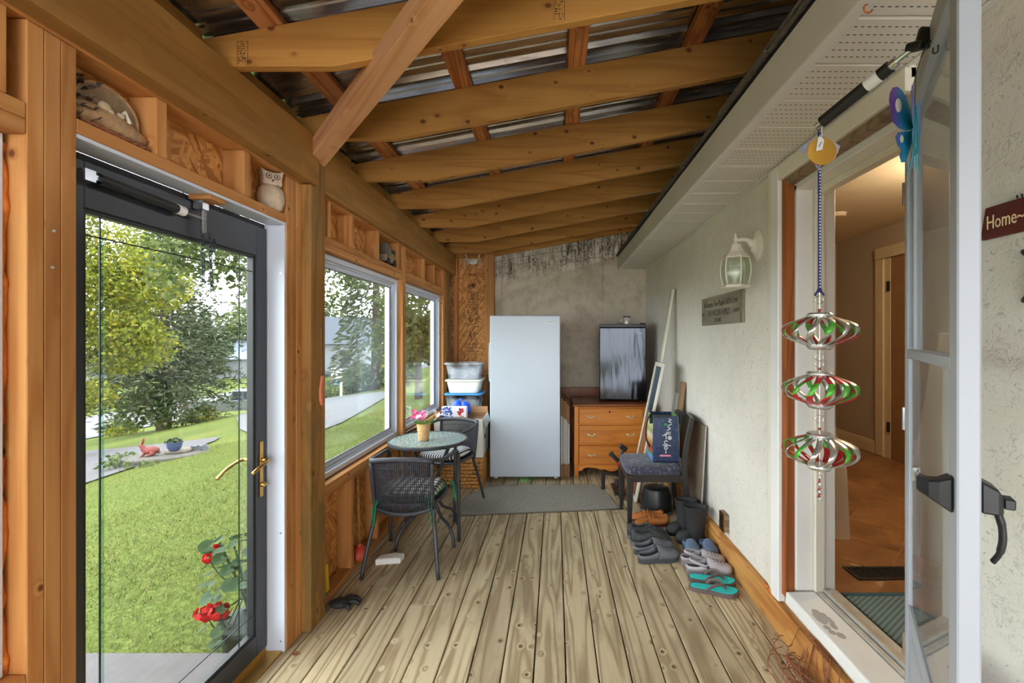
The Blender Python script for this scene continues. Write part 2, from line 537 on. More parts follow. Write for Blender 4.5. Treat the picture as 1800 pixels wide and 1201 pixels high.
def galvanised():
    m, nt, N, L, B = nodes_of('galvanised_steel')
    v = mapped(N, L, (0.35, 16, 16)); n = noise(N, L, v, 1, 5, 0.65)
    v2 = mapped(N, L, (9, 26, 26)); n2 = noise(N, L, v2, 1, 4, 0.7)
    col = ramp(N, L, n, [(0.32, c(140,140,144)), (0.5, c(178,178,184)), (0.7, c(214,216,222))])
    dirt = ramp_v(N, L, n2, 0.60, 0.72)
    col = mixc(N, L, mathn(N, L, 'MULTIPLY', dirt, 0.35), col, c(170,164,152))
    L.new(col, B.inputs['Base Color']); B.inputs['Metallic'].default_value = 0.95
    r_ = N.new('ShaderNodeMapRange'); r_.inputs['To Min'].default_value = 0.14; r_.inputs['To Max'].default_value = 0.34
    L.new(n2, r_.inputs['Value']); L.new(r_.outputs[0], B.inputs['Roughness'])
    return m
M['galv'] = galvanised()

def perforated():
    """vented soffit: rows of short slots punched through the panel"""
    m, nt, N, L, B = nodes_of('vented_soffit')
    tc = N.new('ShaderNodeTexCoord'); sp = N.new('ShaderNodeSeparateXYZ'); L.new(tc.outputs['Object'], sp.inputs[0])
    def frac_dist(s, pitch, off=0.0):
        t = mathn(N, L, 'MULTIPLY_ADD', s, 1/pitch, off); t = mathn(N, L, 'FRACT', t)
        t = mathn(N, L, 'SUBTRACT', t, 0.5); t = mathn(N, L, 'ABSOLUTE', t)
        return mathn(N, L, 'MULTIPLY', t, pitch)
    dx = frac_dist(sp.outputs[0], 0.019); dy = frac_dist(sp.outputs[1], 0.034, 0.5)
    ix = mathn(N, L, 'LESS_THAN', dx, 0.0046); iy = mathn(N, L, 'LESS_THAN', dy, 0.0021)
    ins = mathn(N, L, 'LESS_THAN', mathn(N, L, 'ABSOLUTE', sp.outputs[1]), 0.088)
    h = mathn(N, L, 'MULTIPLY', mathn(N, L, 'MULTIPLY', ix, iy), ins)
    col = mixc(N, L, h, c(222,216,210), c(58,54,50))
    L.new(col, B.inputs['Base Color']); B.inputs['Roughness'].default_value = 0.5
    return m
M['soffit'] = perforated()
def shingle_mat():
    return plain('asphalt_shingle', c(96,88,78), 0.95, var=0.35, scale=60, bump=0.4, bscale=180)
M['shingle'] = shingle_mat()

# ---------------------------------------------------------------- floor: deck boards
XW, XR, YB = -1.25, 1.13, 5.69       # left stud face, house wall face, back wall face
YN = -3.2                            # the porch runs on behind the camera
floor = thing('floor', 'weathered wooden porch deck of long boards', 'floor', kind='structure')
rnd = random.Random(4)
for k in range(-9, 9):
    x0 = -0.093 + 0.14*k + 0.003; x1 = x0 + 0.134
    if x0 > 1.12: continue
    x1 = min(x1, 1.125)
    cuts = {-5: [2.48], 2: [0.4], 6: [4.72], -2: [4.3], -8: [1.3]}.get(k, [])
    ys = [YN] + cuts + [5.685]
    for a, b in zip(ys[:-1], ys[1:]):
        lumber('plank', x0, x1, a + 0.002, b - 0.002, -0.036 + rnd.uniform(-0.0012, 0.0012), rnd.uniform(-0.0012, 0.0005), M['deck'], floor, bevel=0.003)
for y in np.arange(YN + 0.1, 5.7, 0.41):
    lumber('joist', -1.35, 1.12, float(y), float(y) + 0.038, -0.2, -0.04, M['post'], floor, bevel=0)
MB().box(-1.35, 1.125, YN, 5.69, -0.24, -0.205).build('dark_underlay', M['dark'], floor)  # dark sheet added so the gaps between boards read as shade

# ---------------------------------------------------------------- wall on the garden side
wl_ = thing('wall_left', 'open stud wall of bare pine with strand board behind', 'wall', kind='structure')
X0, X1 = -1.339, XW
def st(name, y0, y1, z0, z1, mat='stud', x0=X0, x1=X1):
    return lumber(name, x0, x1, y0, y1, z0, z1, M[mat], wl_)
# studs either side of the door
for y in (1.076, 1.114, 1.152): st('stud', y, y + 0.037, 0.0, 2.207)
for y in (2.118, 2.157): st('stud', y, y + 0.037, 0.0, 2.207)
st('stud', 2.197, 2.242, 0.0, 2.207)
# plates
st('top_plate', YN, 2.30, 2.209, 2.246)
st('top_plate', 2.392, 5.30, 2.209, 2.246)
st('header_plate', 1.1895, 2.117, 1.988, 2.026)
for y in (1.428, 1.83): st('cripple', y, y + 0.038, 2.027, 2.208)
st('bottom_plate', 2.386, 5.30, 0.0, 0.038)
st('bottom_plate', YN, 1.075, 0.0, 0.038)
# window framing
for (a, b) in ((2.386, 3.73), (3.807, 5.08)):
    st('header_plate', a, b, 1.932, 1.969); st('header_plate', a, b, 1.970, 2.008)
    st('sill_plate', a, b, 0.585, 0.622)
    st('sill_board', a, b, 0.623, 0.656, x1=XW + 0.012)
for y in (2.50, 2.79, 3.20, 3.62, 4.33, 4.70): st('cripple', y, y + 0.038, 2.009, 2.208)
for y in (3.731, 3.769): st('stud', y, y + 0.037, 0.039, 2.208)
for y in (5.081, 5.119): st('stud', y, y + 0.037, 0.039, 2.208)
for y in (2.388,): st('stud', y, y + 0.036, 0.657, 1.931)
for y in (2.42, 2.79, 3.20, 3.60, 4.01, 4.42, 4.83): st('stud', y, y + 0.038, 0.039, 0.584)
# near windows; the two behind the camera are unseen, added for daylight
for (a, e) in ((0.02, 1.075), (-1.28, -0.05), (-2.60, -1.36)):
    st('header_plate', a, e, 1.932, 1.969); st('header_plate', a, e, 1.970, 2.008)
    st('sill_plate', a, e, 0.585, 0.622); st('sill_board', a, e, 0.623, 0.656)
    for y in (a + 0.23, a + 0.60, e - 0.075): st('cripple', y, y + 0.038, 2.009, 2.208)
    for y in (a + 0.23, a + 0.64): st('stud', y, y + 0.038, 0.039, 0.584)
for y in (-0.049, -0.018, -1.359, -1.320, -2.64, -2.92, -3.19): st('stud', y, y + (0.03 if y > -0.1 else 0.038), 0.039, 2.208)
# strand board sheathing behind the studs
def osb(y0, y1, z0, z1):
    MB().box(-0.006, 0.006, -(y1-y0)/2, (y1-y0)/2, -(z1-z0)/2, (z1-z0)/2).build('osb_panel', M['osb'], wl_, loc=(-1.3455, (y0+y1)/2, (z0+z1)/2))
osb(2.386, 3.56, -0.02, 0.64); osb(3.564, 5.69, -0.02, 0.64); osb(YN, 1.10, -0.02, 0.64)
osb(YN, 1.10, 1.955, 2.25); osb(1.104, 2.24, 2.0, 2.25); osb(2.386, 3.56, 1.955, 2.25); osb(3.564, 5.69, 1.955, 2.25)
osb(3.715, 3.83, 0.645, 1.95); osb(5.06, 5.69, 0.645, 1.95); osb(-0.07, 0.03, 0.645, 1.95); osb(-1.37, -1.27, 0.645, 1.95); osb(YN, -2.59, 0.645, 1.95)
osb(1.05, 1.18, 0.645, 1.95); osb(2.12, 2.24, -0.02, 1.995)
# outer cladding so the wall has a skin outside
for (a, b, z0, z1) in ((YN, 1.17, -0.3, 0.62), (2.13, 5.69, -0.3, 0.62), (YN, 5.69, 2.0, 2.5)):
    MB().box(-1.372, -1.353, a, b, z0, z1).build('cladding', M['white'], wl_)
# heavy post under the beam, notched for the beam end
pm = MB()
pm.prism([(0.0, -0.07), (2.212, -0.07), (2.212, -0.018), (2.385, -0.018), (2.385, 0.07), (0.0, 0.07)], -0.07, 0.07)
pm.build('post', M['post'], wl_, bevel=0.003, loc=(-1.275, 2.315, 0), rot=(0, -PI/2, 0))
lumber('post', -1.345, -1.232, 5.16, 5.30, 0, 2.213, M['post'], wl_)
# beam in two lengths
lumber('beam', -1.30, -1.19, YN, 2.295, 2.217, 2.455, M['beam'], wl_)
lumber('beam', -1.30, -1.212, 2.387, 5.68, 2.217, 2.455, M['beam'], wl_)
# white jamb liner round the door opening
MB().box(-1.345, -1.252, 2.104, 2.117, 0.0, 1.975).build('jamb_liner', M['vinyl'], wl_, bevel=0.001)
MB().box(-1.345, -1.252, 1.1895, 2.117, 1.976, 1.987).build('jamb_liner', M['vinyl'], wl_, bevel=0.001)
sc = MB()
for z in (0.05, 0.55, 1.1, 1.75): sc.lathe([(0.004,0),(0.004,0.003)], 8, Matrix.Translation((-1.268, 2.104, z)) @ Euler((PI/2,0,0)).to_matrix().to_4x4())
sc.build('screw', M['steel'], wl_)
# expanding foam round the near window
for (z0, z1, sd) in ((1.25, 1.93, 3), (0.66, 1.2, 5)):
    r_ = random.Random(sd); pts = []; rs = []
    z = z0
    while z < z1:
        pts.append((-1.305 + r_.uniform(-0.004, 0.004), 1.068 + r_.uniform(-0.004, 0.003), z)); rs.append(r_.uniform(0.007, 0.016)); z += 0.03
    MB().tube(pts, rs, 8).build('foam_bead', M['foam'], wl_, smooth=True)
# nails left sticking in the studs
for (y, z, dy) in ((1.13, 1.72, 0.012), (1.135, 1.63, 0.02)):
    MB().tube([(-1.25, y, z), (-1.232, y - dy, z - 0.006)], 0.0016, 6).tube([(-1.232, y-dy, z-0.006), (-1.231, y-dy-0.0006, z-0.006)], 0.004, 6).build('nail', M['steel'], wl_)

# ---------------------------------------------------------------- windows
def window(n, y0, y1, z0, z1, label):
    w = thing('window_%d' % n, label, 'window', kind='structure')
    def ring(nm, a0, a1, b0, b1, t, x0, x1, mat):
        m = MB()
        m.box(x0, x1, a0, a1, b0, b0+t); m.box(x0, x1, a0, a1, b1-t, b1)
        m.box(x0, x1, a0, a0+t, b0+t, b1-t); m.box(x0, x1, a1-t, a1, b0+t, b1-t)
        return m.build(nm, M[mat], w, bevel=0.0015)
    ring('frame', y0, y1, z0, z1, 0.032, -1.345, -1.288, 'vinyl')
    ring('stop_bead', y0+0.032, y1-0.032, z0+0.032, z1-0.032, 0.012, -1.345, -1.306, 'vinyl')
    ring('sash', y0+0.044, y1-0.044, z0+0.044, z1-0.044, 0.026, -1.342, -1.318, 'vinyl')
    ring('gasket', y0+0.070, y1-0.070, z0+0.070, z1-0.070, 0.004, -1.334, -1.320, 'lead')
    MB().box(-1.330, -1.326, y0+0.072, y1-0.072, z0+0.072, z1-0.072).build('pane', M['pane'], w)
    ring('drip_cap', y0-0.02, y1+0.02, z0-0.02, z1+0.02, 0.05, -1.385, -1.346, 'vinyl')
window(1, 2.425, 3.727, 0.660, 1.928, 'large white picture window beside the round glass table')
window(2, 3.812, 5.076, 0.660, 1.928, 'white picture window next to the stacked storage bins')
window(4, -1.275, -0.055, 0.660, 1.928, 'unseen white window added behind the camera for daylight')  # this and the next are unseen, added to bring in daylight
window(5, -2.595, -1.365, 0.660, 1.928, 'unseen white window added furthest behind the camera for daylight')
window(3, 0.065, 1.062, 0.660, 1.928, 'white window at the edge of the picture beside the orange foam')

# ---------------------------------------------------------------- garden storm door in the stud wall
d1 = thing('door_1', 'closed charcoal storm door with full glass and brass lever', 'door', kind='structure')
XD0, XD1 = -1.372, -1.330
fr = MB()
fr.box(-1.40, -1.345, 1.19, 1.215, -0.02, 1.976).box(-1.40, -1.345, 2.10, 2.1175, -0.02, 1.976).box(-1.40, -1.345, 1.19, 2.1175, 1.955, 1.976)
fr.build('door_frame', M['dark_frame'], d1)
for (nm, a, b, z0, z1) in (('stile', 1.215, 1.285, 0.03, 1.953), ('stile', 2.026, 2.100, 0.03, 1.953), ('rail', 1.285, 2.026, 1.82, 1.953), ('rail', 1.285, 2.026, 0.03, 0.125)):
    MB().box(XD0, XD1, a, b, z0, z1).build(nm, M['dark_frame'], d1, bevel=0.003)
bd = MB()
for (a, b, z0, z1) in ((1.285, 1.297, 0.125, 1.82), (2.014, 2.026, 0.125, 1.82), (1.297, 2.014, 1.808, 1.82), (1.297, 2.014, 0.125, 0.137)):
    bd.box(XD0+0.006, XD1-0.006, a, b, z0, z1)
bd.build('glazing_bead', M['black'], d1, bevel=0.002)
MB().box(-1.355, -1.350, 1.295, 2.016, 0.135, 1.81).build('pane', M['pane_door'], d1)
for (a, b, z0, z1) in ((1.345, 1.349, 0.137, 1.808), (1.938, 1.942, 0.137, 1.808), (1.297, 2.014, 1.745, 1.749), (1.297, 2.014, 0.215, 0.219)):
    MB().box(-1.3495, -1.3465, a, b, z0, z1).build('glass_came', M['lead'], d1)
# bevelled glass strips catch light beside the cames
MB().box(-1.3490, -1.3470, 1.350, 1.359, 0.219, 1.745).build('glass_bevel', glass('bevel_glass', (0.72,0.86,0.82), 0.08), d1)
MB().box(-1.375, -1.335, 1.22, 2.10, 0.004, 0.028).build('sweep', M['goldsill'], d1, bevel=0.002)
MB().box(-1.40, -1.262, 1.19, 2.104, -0.002, 0.006).build('threshold', M['goldsill'], d1)
# lever handle
hd = MB().box(-1.330, -1.325, 2.045, 2.068, 0.735, 0.985); hd.build('handle_plate', M['brass'], d1, bevel=0.002)
MB().tube(spline([(-1.326, 2.056, 0.90), (-1.300, 2.054, 0.902), (-1.288, 2.035, 0.898), (-1.286, 1.98, 0.888), (-1.290, 1.94, 0.872)], 5), [0.009]*3+[0.0075]*18, 10).build('lever', M['brass'], d1, smooth=True)
MB().tube(spline([(-1.376, 2.056, 0.90), (-1.405, 2.054, 0.902), (-1.414, 2.03, 0.90), (-1.416, 1.96, 0.885), (-1.412, 1.90, 0.862)], 5), [0.009]*3+[0.0075]*18, 10).build('lever', M['brass'], d1, smooth=True)
MB().lathe([(0.011,0),(0.011,0.012),(0.006,0.016)], 12, Matrix.Translation((-1.325,2.056,0.79)) @ Euler((0,PI/2,0)).to_matrix().to_4x4()).box(-1.312,-1.306,2.045,2.068,0.786,0.794).build('lock_knob', M['brass'], d1)
# closer tube along the head of the door
dc = thing('door_closer', 'black tube closer with white label across the garden door head', 'door closer')
MB().tube([(-1.305, 1.30, 1.905), (-1.305, 1.60, 1.895)], 0.0165, 14).build('tube', M['black'], dc, smooth='auto')
MB().tube([(-1.305, 1.565, 1.8965), (-1.305, 1.597, 1.8955)], 0.0172, 14).build('label_band', M['white'], dc, smooth='auto')
MB().tube([(-1.305, 1.60, 1.895), (-1.305, 1.69, 1.893)], 0.005, 8).build('rod', M['steel'], dc)
MB().box(-1.330, -1.296, 1.255, 1.285, 1.889, 1.921).box(-1.312, -1.298, 1.285, 1.302, 1.898, 1.912).build('bracket', M['steel'], dc)
# wood block, spring and chain hanging in front of the pane
ch = thing('door_chain', 'coil spring and dark chains hanging from a small wood block', 'chain')
MB().box(-1.335, -1.255, 1.655, 1.735, 1.958, 1.976).build('wood_block', M['stud'], ch, bevel=0.002)
MB().box(-1.325, -1.290, 1.665, 1.695, 1.925, 1.957).build('bracket', M['steel'], ch)
sp_ = []
for i in range(0, 161):
    a = i * 2*PI/10
    sp_.append((-1.30 + 0.009*math.cos(a), 1.682 + 0.009*math.sin(a), 1.925 - 0.085*i/160))
MB().tube(sp_, 0.0016, 5).build('spring', M['steel'], ch, smooth=True)
def chain(y, z0, z1, sway):
    n = int((z0-z1)/0.016)
    for i in range(n):
        z = z0 - i*0.016
        yy = y + sway*i/n
        pts = []
        for k in range(10):
            a = 2*PI*k/10
            u = 0.0055*math.cos(a); w = 0.011*math.sin(a)
            pts.append((-1.30 + (u if i % 2 else 0), yy + (0 if i % 2 else u), z + w))
        MB().tube(pts, 0.0018, 5, closed=True).build('chain_link', M['lead'], ch, smooth=True)
chain(1.676, 1.835, 1.635, 0.006); chain(1.712, 1.835, 1.625, 0.012); chain(1.735, 1.82, 1.765, 0.0)

# ---------------------------------------------------------------- roof framing and metal roof
ce = thing('ceiling', 'open shed roof of pine rafters under ribbed metal sheets', 'ceiling', kind='structure')
SL = 0.186
def zb(x): return 2.456 + SL*(x + 0.82)
RH = 0.190
poly = [(-1.33, 2.456), (-0.82, 2.456), (2.3, zb(2.3)), (2.3, zb(2.3)+RH), (-1.33, zb(-1.33)+RH)]
rme = MB().prism(poly, -0.019, 0.019, Euler((PI/2,0,0)).to_matrix().to_4x4()).mesh('rafter')
rafters_y = [1.70 + 0.61*k for k in range(-7, 7)] + [5.665]
for y in rafters_y: put('rafter', rme, M['rafter'], ce, bevel=0.002, loc=(0, y, 0))
zp = lambda x: zb(x) + RH
for ya, yb_ in zip(rafters_y[:-1], rafters_y[1:]):          # boards added between the rafters to cut lawn light on the roof
    if yb_ - ya > 0.1: lumber('light_block', -1.335, -1.300, ya + 0.02, yb_ - 0.02, 2.457, zp(-1.335) + 0.036, M['beam'], ce)
for x in (-1.05, -0.46, 0.11, 0.70, 1.29, 1.88):
    me = _lum.get(('purlin', 1))
    if me is None:
        me = MB().box(-(YB-YN)/2, (YB-YN)/2, -0.0445, 0.0445, 0, 0.038).mesh('purlin'); _lum[('purlin', 1)] = me
    o = put('purlin', me, M['purlin'], ce, bevel=0.002, loc=(x, (YB+YN)/2, zp(x) + 0.001))
    o.rotation_euler = (math.atan(SL), 0, PI/2)
    o.rotation_mode = 'XYZ'
    o.matrix_basis = Matrix.Translation((x, (YB+YN)/2, zp(x) + 0.001)) @ Matrix.Rotation(-math.atan(SL), 4, 'Y') @ Matrix.Rotation(PI/2, 4, 'Z')
# ribbed sheets, ribs running up the slope
prof = []
for j in range(4):
    b = j*0.2286
    prof += [(b, 0), (b+0.014, 0.020), (b+0.034, 0.020), (b+0.048, 0), (b+0.098, 0), (b+0.104, 0.005), (b+0.116, 0.005), (b+0.122, 0), (b+0.160, 0), (b+0.166, 0.005), (b+0.178, 0.005), (b+0.184, 0)]
prof += [(0.914, 0), (0.928, 0.020), (0.948, 0.020), (0.962, 0)]
xa, xb = -1.62, 2.9
vs = []; fs = []
for i in range(2):
    for (u, h) in prof:
        x = xa if i == 0 else xb
        vs.append((x, u, zp(x) + 0.0415 + h))
npf = len(prof)
for k in range(npf-1): fs.append((k, k+1, npf+k+1, npf+k))
sme = MB().add(vs, fs).mesh('roof_sheet')
y = YN - 0.1; i = 0
while y < YB:
    o = put('roof_sheet', sme, M['galv'], ce, loc=(0, y, 0.0012*(i % 2))); solid(o, 0.0007)
    y += 0.914; i += 1
# diagonal brace nailed under the rafters
A = Vector((-1.235, 2.345, 2.385)); Bv = Vector((0.02, 1.00, 2.565))
dv = (Bv - A); Ln = dv.length
o = MB().box(-Ln/2, Ln/2, -0.043, 0.043, -0.042, 0.042).build('brace', wood('brace_pine', c(226,172,122), c(196,136,86), knot=c(110,60,30), knots=9, kr=0.1, ring=8, fine=0.55), ce, bevel=0.002)
xx = dv.normalized(); zz = Vector((0,0,1)); yy = zz.cross(xx).normalized(); zz = xx.cross(yy)
o.matrix_basis = Matrix.Translation((A+Bv)/2) @ Matrix((xx, yy, zz)).transposed().to_4x4()
# printed stamps on two rafter faces
def stamp(x, yf, zc, h):
    s = MB(); r_ = random.Random(int(x*100)+7)
    s.box(x-0.020, x-0.0185, yf-0.0006, yf, zc-h/2, zc+h/2).box(x+0.0185, x+0.020, yf-0.0006, yf, zc-h/2, zc+h/2)
    s.build('stamp_border', M['ink'], ce)
    p = MB()
    for k in range(int(h/0.009)):
        z = zc - h/2 + 0.004 + k*0.009
        x1 = x - 0.015
        while x1 < x + 0.013:
            w_ = r_.uniform(0.002, 0.006)
            if r_.random() > 0.3: p.box(x1, x1+w_, yf-0.0006, yf, z, z + r_.uniform(0.002, 0.006))
            x1 += w_ + 0.0025
    p.build('stamp_print', M['ink'], ce)
stamp(-1.155, 1.70 - 0.0192, 2.505, 0.09); stamp(0.015, 1.70 - 0.0192, 2.70, 0.15)

# ---------------------------------------------------------------- house eave
ev = thing('trim_1', 'white aluminium fascia and vented soffit along the house eave', 'eave', kind='structure')
XF, ZS, ZF = 0.789, 2.317, 2.458
pl = 0.2125
y = YN; 
sm = MB()
sm.box(-(XR-XF)/2, (XR-XF)/2, -pl/2+0.008, pl/2-0.008, -0.0, 0.004)
sm.box(-(XR-XF)/2, (XR-XF)/2, -pl/2+0.001, -pl/2+0.008, 0.004, 0.016).box(-(XR-XF)/2, (XR-XF)/2, pl/2-0.008, pl/2-0.001, 0.004, 0.016)
sme2 = sm.mesh('soffit_panel')
yy_ = 5.69 - pl/2
while yy_ > YN:
    put('soffit_panel', sme2, M['soffit'], ev, loc=((XF+XR)/2, yy_, ZS)); yy_ -= pl
# fascia cover in lengths with slight laps
ys = [YN, 5.688]
for i, (a, b) in enumerate(zip(ys[:-1], ys[1:])):
    f = MB().box(XF-0.014, XF-0.001 - 0.0015*(i % 2), a, b + (0.03 if i < 2 else 0), ZS-0.006, ZF)
    f.box(XF-0.014, XF+0.022, a, b, ZS-0.012, ZS-0.0055)
    f.build('fascia_cover', M['alu_white'], ev, bevel=0.002)
MB().box(XR-0.022, XR, YN, 5.688, ZS-0.010, ZS-0.001).build('wall_channel', M['alu_white'], ev, bevel=0.002)
MB().box(XF-0.016, XF+0.02, YN, 5.688, ZF+0.001, ZF+0.010).build('drip_edge', M['black'], ev)
rs_ = random.Random(11)
yv = YN
RSL = 0.30
while yv < 5.62:
    ln = rs_.uniform(0.16, 0.30)
    for lay in range(2):
        ov = XF - 0.030 - rs_.uniform(0.0, 0.022) + lay*0.006
        z = ZF + 0.012 + 0.009*lay
        yb = min(yv+ln-0.004, 5.66)
        m_ = MB().add([(ov, yv, z-0.002), (ov+0.30, yv, z+0.30*RSL), (ov+0.30, yb, z+0.30*RSL), (ov+rs_.uniform(-0.006,0.006), yb, z-0.002),
                  (ov, yv, z+0.006), (ov+0.30, yv, z+0.30*RSL+0.008), (ov+0.30, yb, z+0.30*RSL+0.008), (ov, yb, z+0.006)],
                 [(0,1,2,3),(7,6,5,4),(0,4,5,1),(1,5,6,2),(2,6,7,3),(3,7,4,0)])
        m_.build('shingle', M['shingle'], ev)
    yv += ln
zr = lambda x: ZF + 0.010 + (x-XF)*RSL
MB().add([(XF, YN, zr(XF)), (3.6, YN, zr(3.6)), (3.6, YB, zr(3.6)), (XF, YB, zr(XF)),
          (XF, YN, zr(XF)-0.02), (3.6, YN, zr(3.6)-0.02), (3.6, YB, zr(3.6)-0.02), (XF, YB, zr(XF)-0.02)],
         [(0,1,2,3),(7,6,5,4),(0,4,5,1),(1,5,6,2),(2,6,7,3),(3,7,4,0)]).build('roof_deck', M['shingle'], ev)
# orange hook under the soffit edge
MB().tube(arc((XF+0.012, 1.165, ZS-0.022), 0.011, PI*0.5, PI*1.9, 10), 0.0022, 6).build('hook', plain('copper_hook', c(190,96,40), 0.4, metal=0.5), ev, smooth=True)

# ---------------------------------------------------------------- house wall with the doorway
YO0, YO1, ZO0, ZO1 = 1.44, 2.21, 0.16, 2.20
wr = MB()
wr.box(XR, XR+0.20, YO1, 5.89, 0.03, 2.45).box(XR, XR+0.20, YN, YO0, 0.03, 2.45).box(XR, XR+0.20, YO0, YO1, ZO1, 2.45).box(XR, XR+0.20, YO0, YO1, -0.2, ZO0)
tag(wr.build('wall_right', M['stucco']), 'white textured stucco house wall with the open doorway', 'wall', kind='structure')
wb = MB().add([(-1.36, YB, -0.2), (XR, YB, -0.2), (XR, YB, 2.98), (-1.36, YB, 2.98), (-1.36, YB+0.2, -0.2), (XR, YB+0.2, -0.2), (XR, YB+0.2, 2.98), (-1.36, YB+0.2, 2.98)],
              [(0,1,2,3),(7,6,5,4),(0,4,5,1),(1,5,6,2),(2,6,7,3),(3,7,4,0)])
wbo = tag(wb.build('wall_back', M['stucco_back']), 'grey stained stucco wall with mildew streaks at the porch end', 'wall', kind='structure')
rc = random.Random(2)
def crack(pts, r):
    P_ = spline([(x, YB-0.0005, z) for x, z in pts], 4)
    P_ = [(p.x + rc.uniform(-.004,.004), p.y, p.z + rc.uniform(-.004,.004)) for p in P_]
    MB().tube(P_, r, 5).build('crack', M['dark'], wbo)
crack([(-0.74, 2.41), (-0.4, 2.47), (0.0, 2.53), (0.35, 2.56)], 0.0022)
crack([(0.07, 2.36), (0.2, 2.41), (0.33, 2.41), (0.42, 2.45), (0.55, 2.46), (0.64, 2.44), (0.75, 2.47)], 0.0022)
crack([(-0.72, 2.40), (-0.5, 2.38), (-0.3, 2.40), (-0.12, 2.385), (-0.05, 2.37)], 0.0016)
# return panel of strand board in the corner
rp_ = thing('wall_return', 'narrow strand board panel with black printing beside the freezer', 'wall panel', kind='structure')
MB().box(-0.24, 0.24, -0.006, 0.006, -1.22, 1.22).build('osb_panel', M['osb_y'], rp_, loc=(-1.06, 5.665, 1.23))
lumber('stud', -0.865, -0.748, 5.56, 5.655, 0.0, 2.47, M['stud'], rp_)
lumber('stud', -1.235, -1.197, 5.56, 5.655, 0.0, 2.44, M['stud'], rp_)
lumber('top_plate', -1.235, -0.748, 5.56, 5.655, 2.475, 2.510, M['stud'], rp_)
def prt(s_, size, z, sx=1.0): text('print', s_, size, M['ink'], rp_, (-1.02, 5.6585, z), (PI/2,0,0), 0.0002, sx=sx)
prt('LP', 0.085, 1.50, 1.25); prt('APA', 0.05, 1.375, 1.35)
rr = random.Random(9)
pm_ = MB()
for z in list(np.arange(1.60, 2.03, 0.021)) + [1.335, 1.31, 1.285]:
    x = -1.09
    while x < -0.955:
        w_ = rr.uniform(0.006, 0.022)
        if rr.random() > 0.15: pm_.box(x, x+w_, 5.6583, 5.6589, float(z)-0.0045, float(z)+0.0045)
        x += w_ + rr.uniform(0.004, 0.008)
pm_.build('print', M['ink'], rp_)
pm_ = MB()
for z, n_ in ((2.24, 7), (2.11, 6), (2.085, 5)):
    x = -1.085
    for k in range(n_*2):
        pm_.tube([(x, 5.6585, z + rr.uniform(-.02,.02)), (x+0.012, 5.6585, z + rr.uniform(-.02,.02))], 0.0035, 4); x += 0.0085
pm_.build('print', M['ink'], rp_)

# base board along the house wall
bb = thing('baseboard_right', 'orange pine board along the foot of the house wall', 'baseboard', kind='structure')
lumber('board', 1.090, 1.128, 3.03, 5.68, 0.001, 0.152, M['base'], bb); lumber('board', 1.090, 1.128, YN, 3.026, 0.001, 0.150, M['base'], bb)
# casing, jambs and sill of the house doorway
dw = thing('door_2', 'white painted frame and sill of the open house doorway', 'door frame', kind='structure')
Wt = M['white']; Cr = M['cream']
MB().box(1.108, 1.1295, 2.315, 2.372, 0.155, 2.307).build('casing', Cr, dw, bevel=0.003)
MB().box(1.094, 1.1295, 2.235, 2.315, 0.155, 2.30).build('casing', Wt, dw, bevel=0.004)
MB().box(1.094, 1.1295, YO0-0.02, 2.235, 2.225, 2.30).build('head_casing', Cr, dw, bevel=0.004)
MB().box(1.108, 1.1295, YO0-0.02, 2.315, 2.262, 2.307).build('head_casing', Cr, dw, bevel=0.004)
lumber('brown_strip', 1.112, 1.152, 2.190, 2.2345, 0.20, 2.224, M['brownwood'], dw, 0.001)
MB().box(1.153, 1.232, 2.175, 2.2095, 0.245, 2.185).build('jamb', Wt, dw, bevel=0.002)
MB().box(1.233, 1.278, 2.155, 2.2095, 0.245, 2.185).build('jamb_stop', Cr, dw, bevel=0.003)
MB().box(1.279, 1.335, 2.170, 2.2095, 0.245, 2.185).build('jamb', Wt, dw, bevel=0.002)
MB().box(1.112, 1.152, YO0, 2.190, 2.190, 2.224).build('head_seal', M['greybrown'], dw, bevel=0.001)
MB().box(1.153, 1.335, YO0, 2.2095, 2.160, 2.1995).build('head_jamb', Wt, dw, bevel=0.002)
MB().box(1.233, 1.278, YO0, 2.155, 2.13, 2.160).build('head_stop', Cr, dw, bevel=0.003)
MB().box(1.135, 1.335, YO0, YO0+0.03, 0.245, 2.159).build('jamb', Wt, dw, bevel=0.002)
sl = MB().box(1.098, 1.240, YO0-0.04, 2.172, 0.186, 0.243); sl.build('sill', Wt, dw, bevel=0.008, seg=2)
MB().box(1.241, 1.262, YO0, 2.172, 0.186, 0.250).box(1.268, 1.285, YO0, 2.172, 0.186, 0.262).box(1.262, 1.268, YO0, 2.172, 0.186, 0.240).box(1.286, 1.336, YO0, 2.172, 0.186, 0.255).build('track', plain('worn_aluminium', c(196,194,188), 0.4, metal=0.5, var=0.15, scale=14), dw, bevel=0.001)
gp = MB(); g_ = random.Random(6)
for k in range(14):
    gp.ell((1.150 + g_.uniform(-0.018, 0.03), 1.93 + g_.uniform(-0.1, 0.09), 0.2432), (g_.uniform(0.006, 0.018), g_.uniform(0.012, 0.03), 0.0006), 10, 4)
gp.build('worn_paint', plain('grey_wear', c(168,166,164), 0.7), dw)
fb = MB()
for k in range(7): fb.ell((1.10 + g_.uniform(-0.006,0.012), 2.30 + k*0.016, 0.157 + g_.uniform(-0.006, 0.006)), (0.011, 0.014, 0.010), 8, 6)
fb.build('foam_bead', M['foam'], dw, smooth=True)

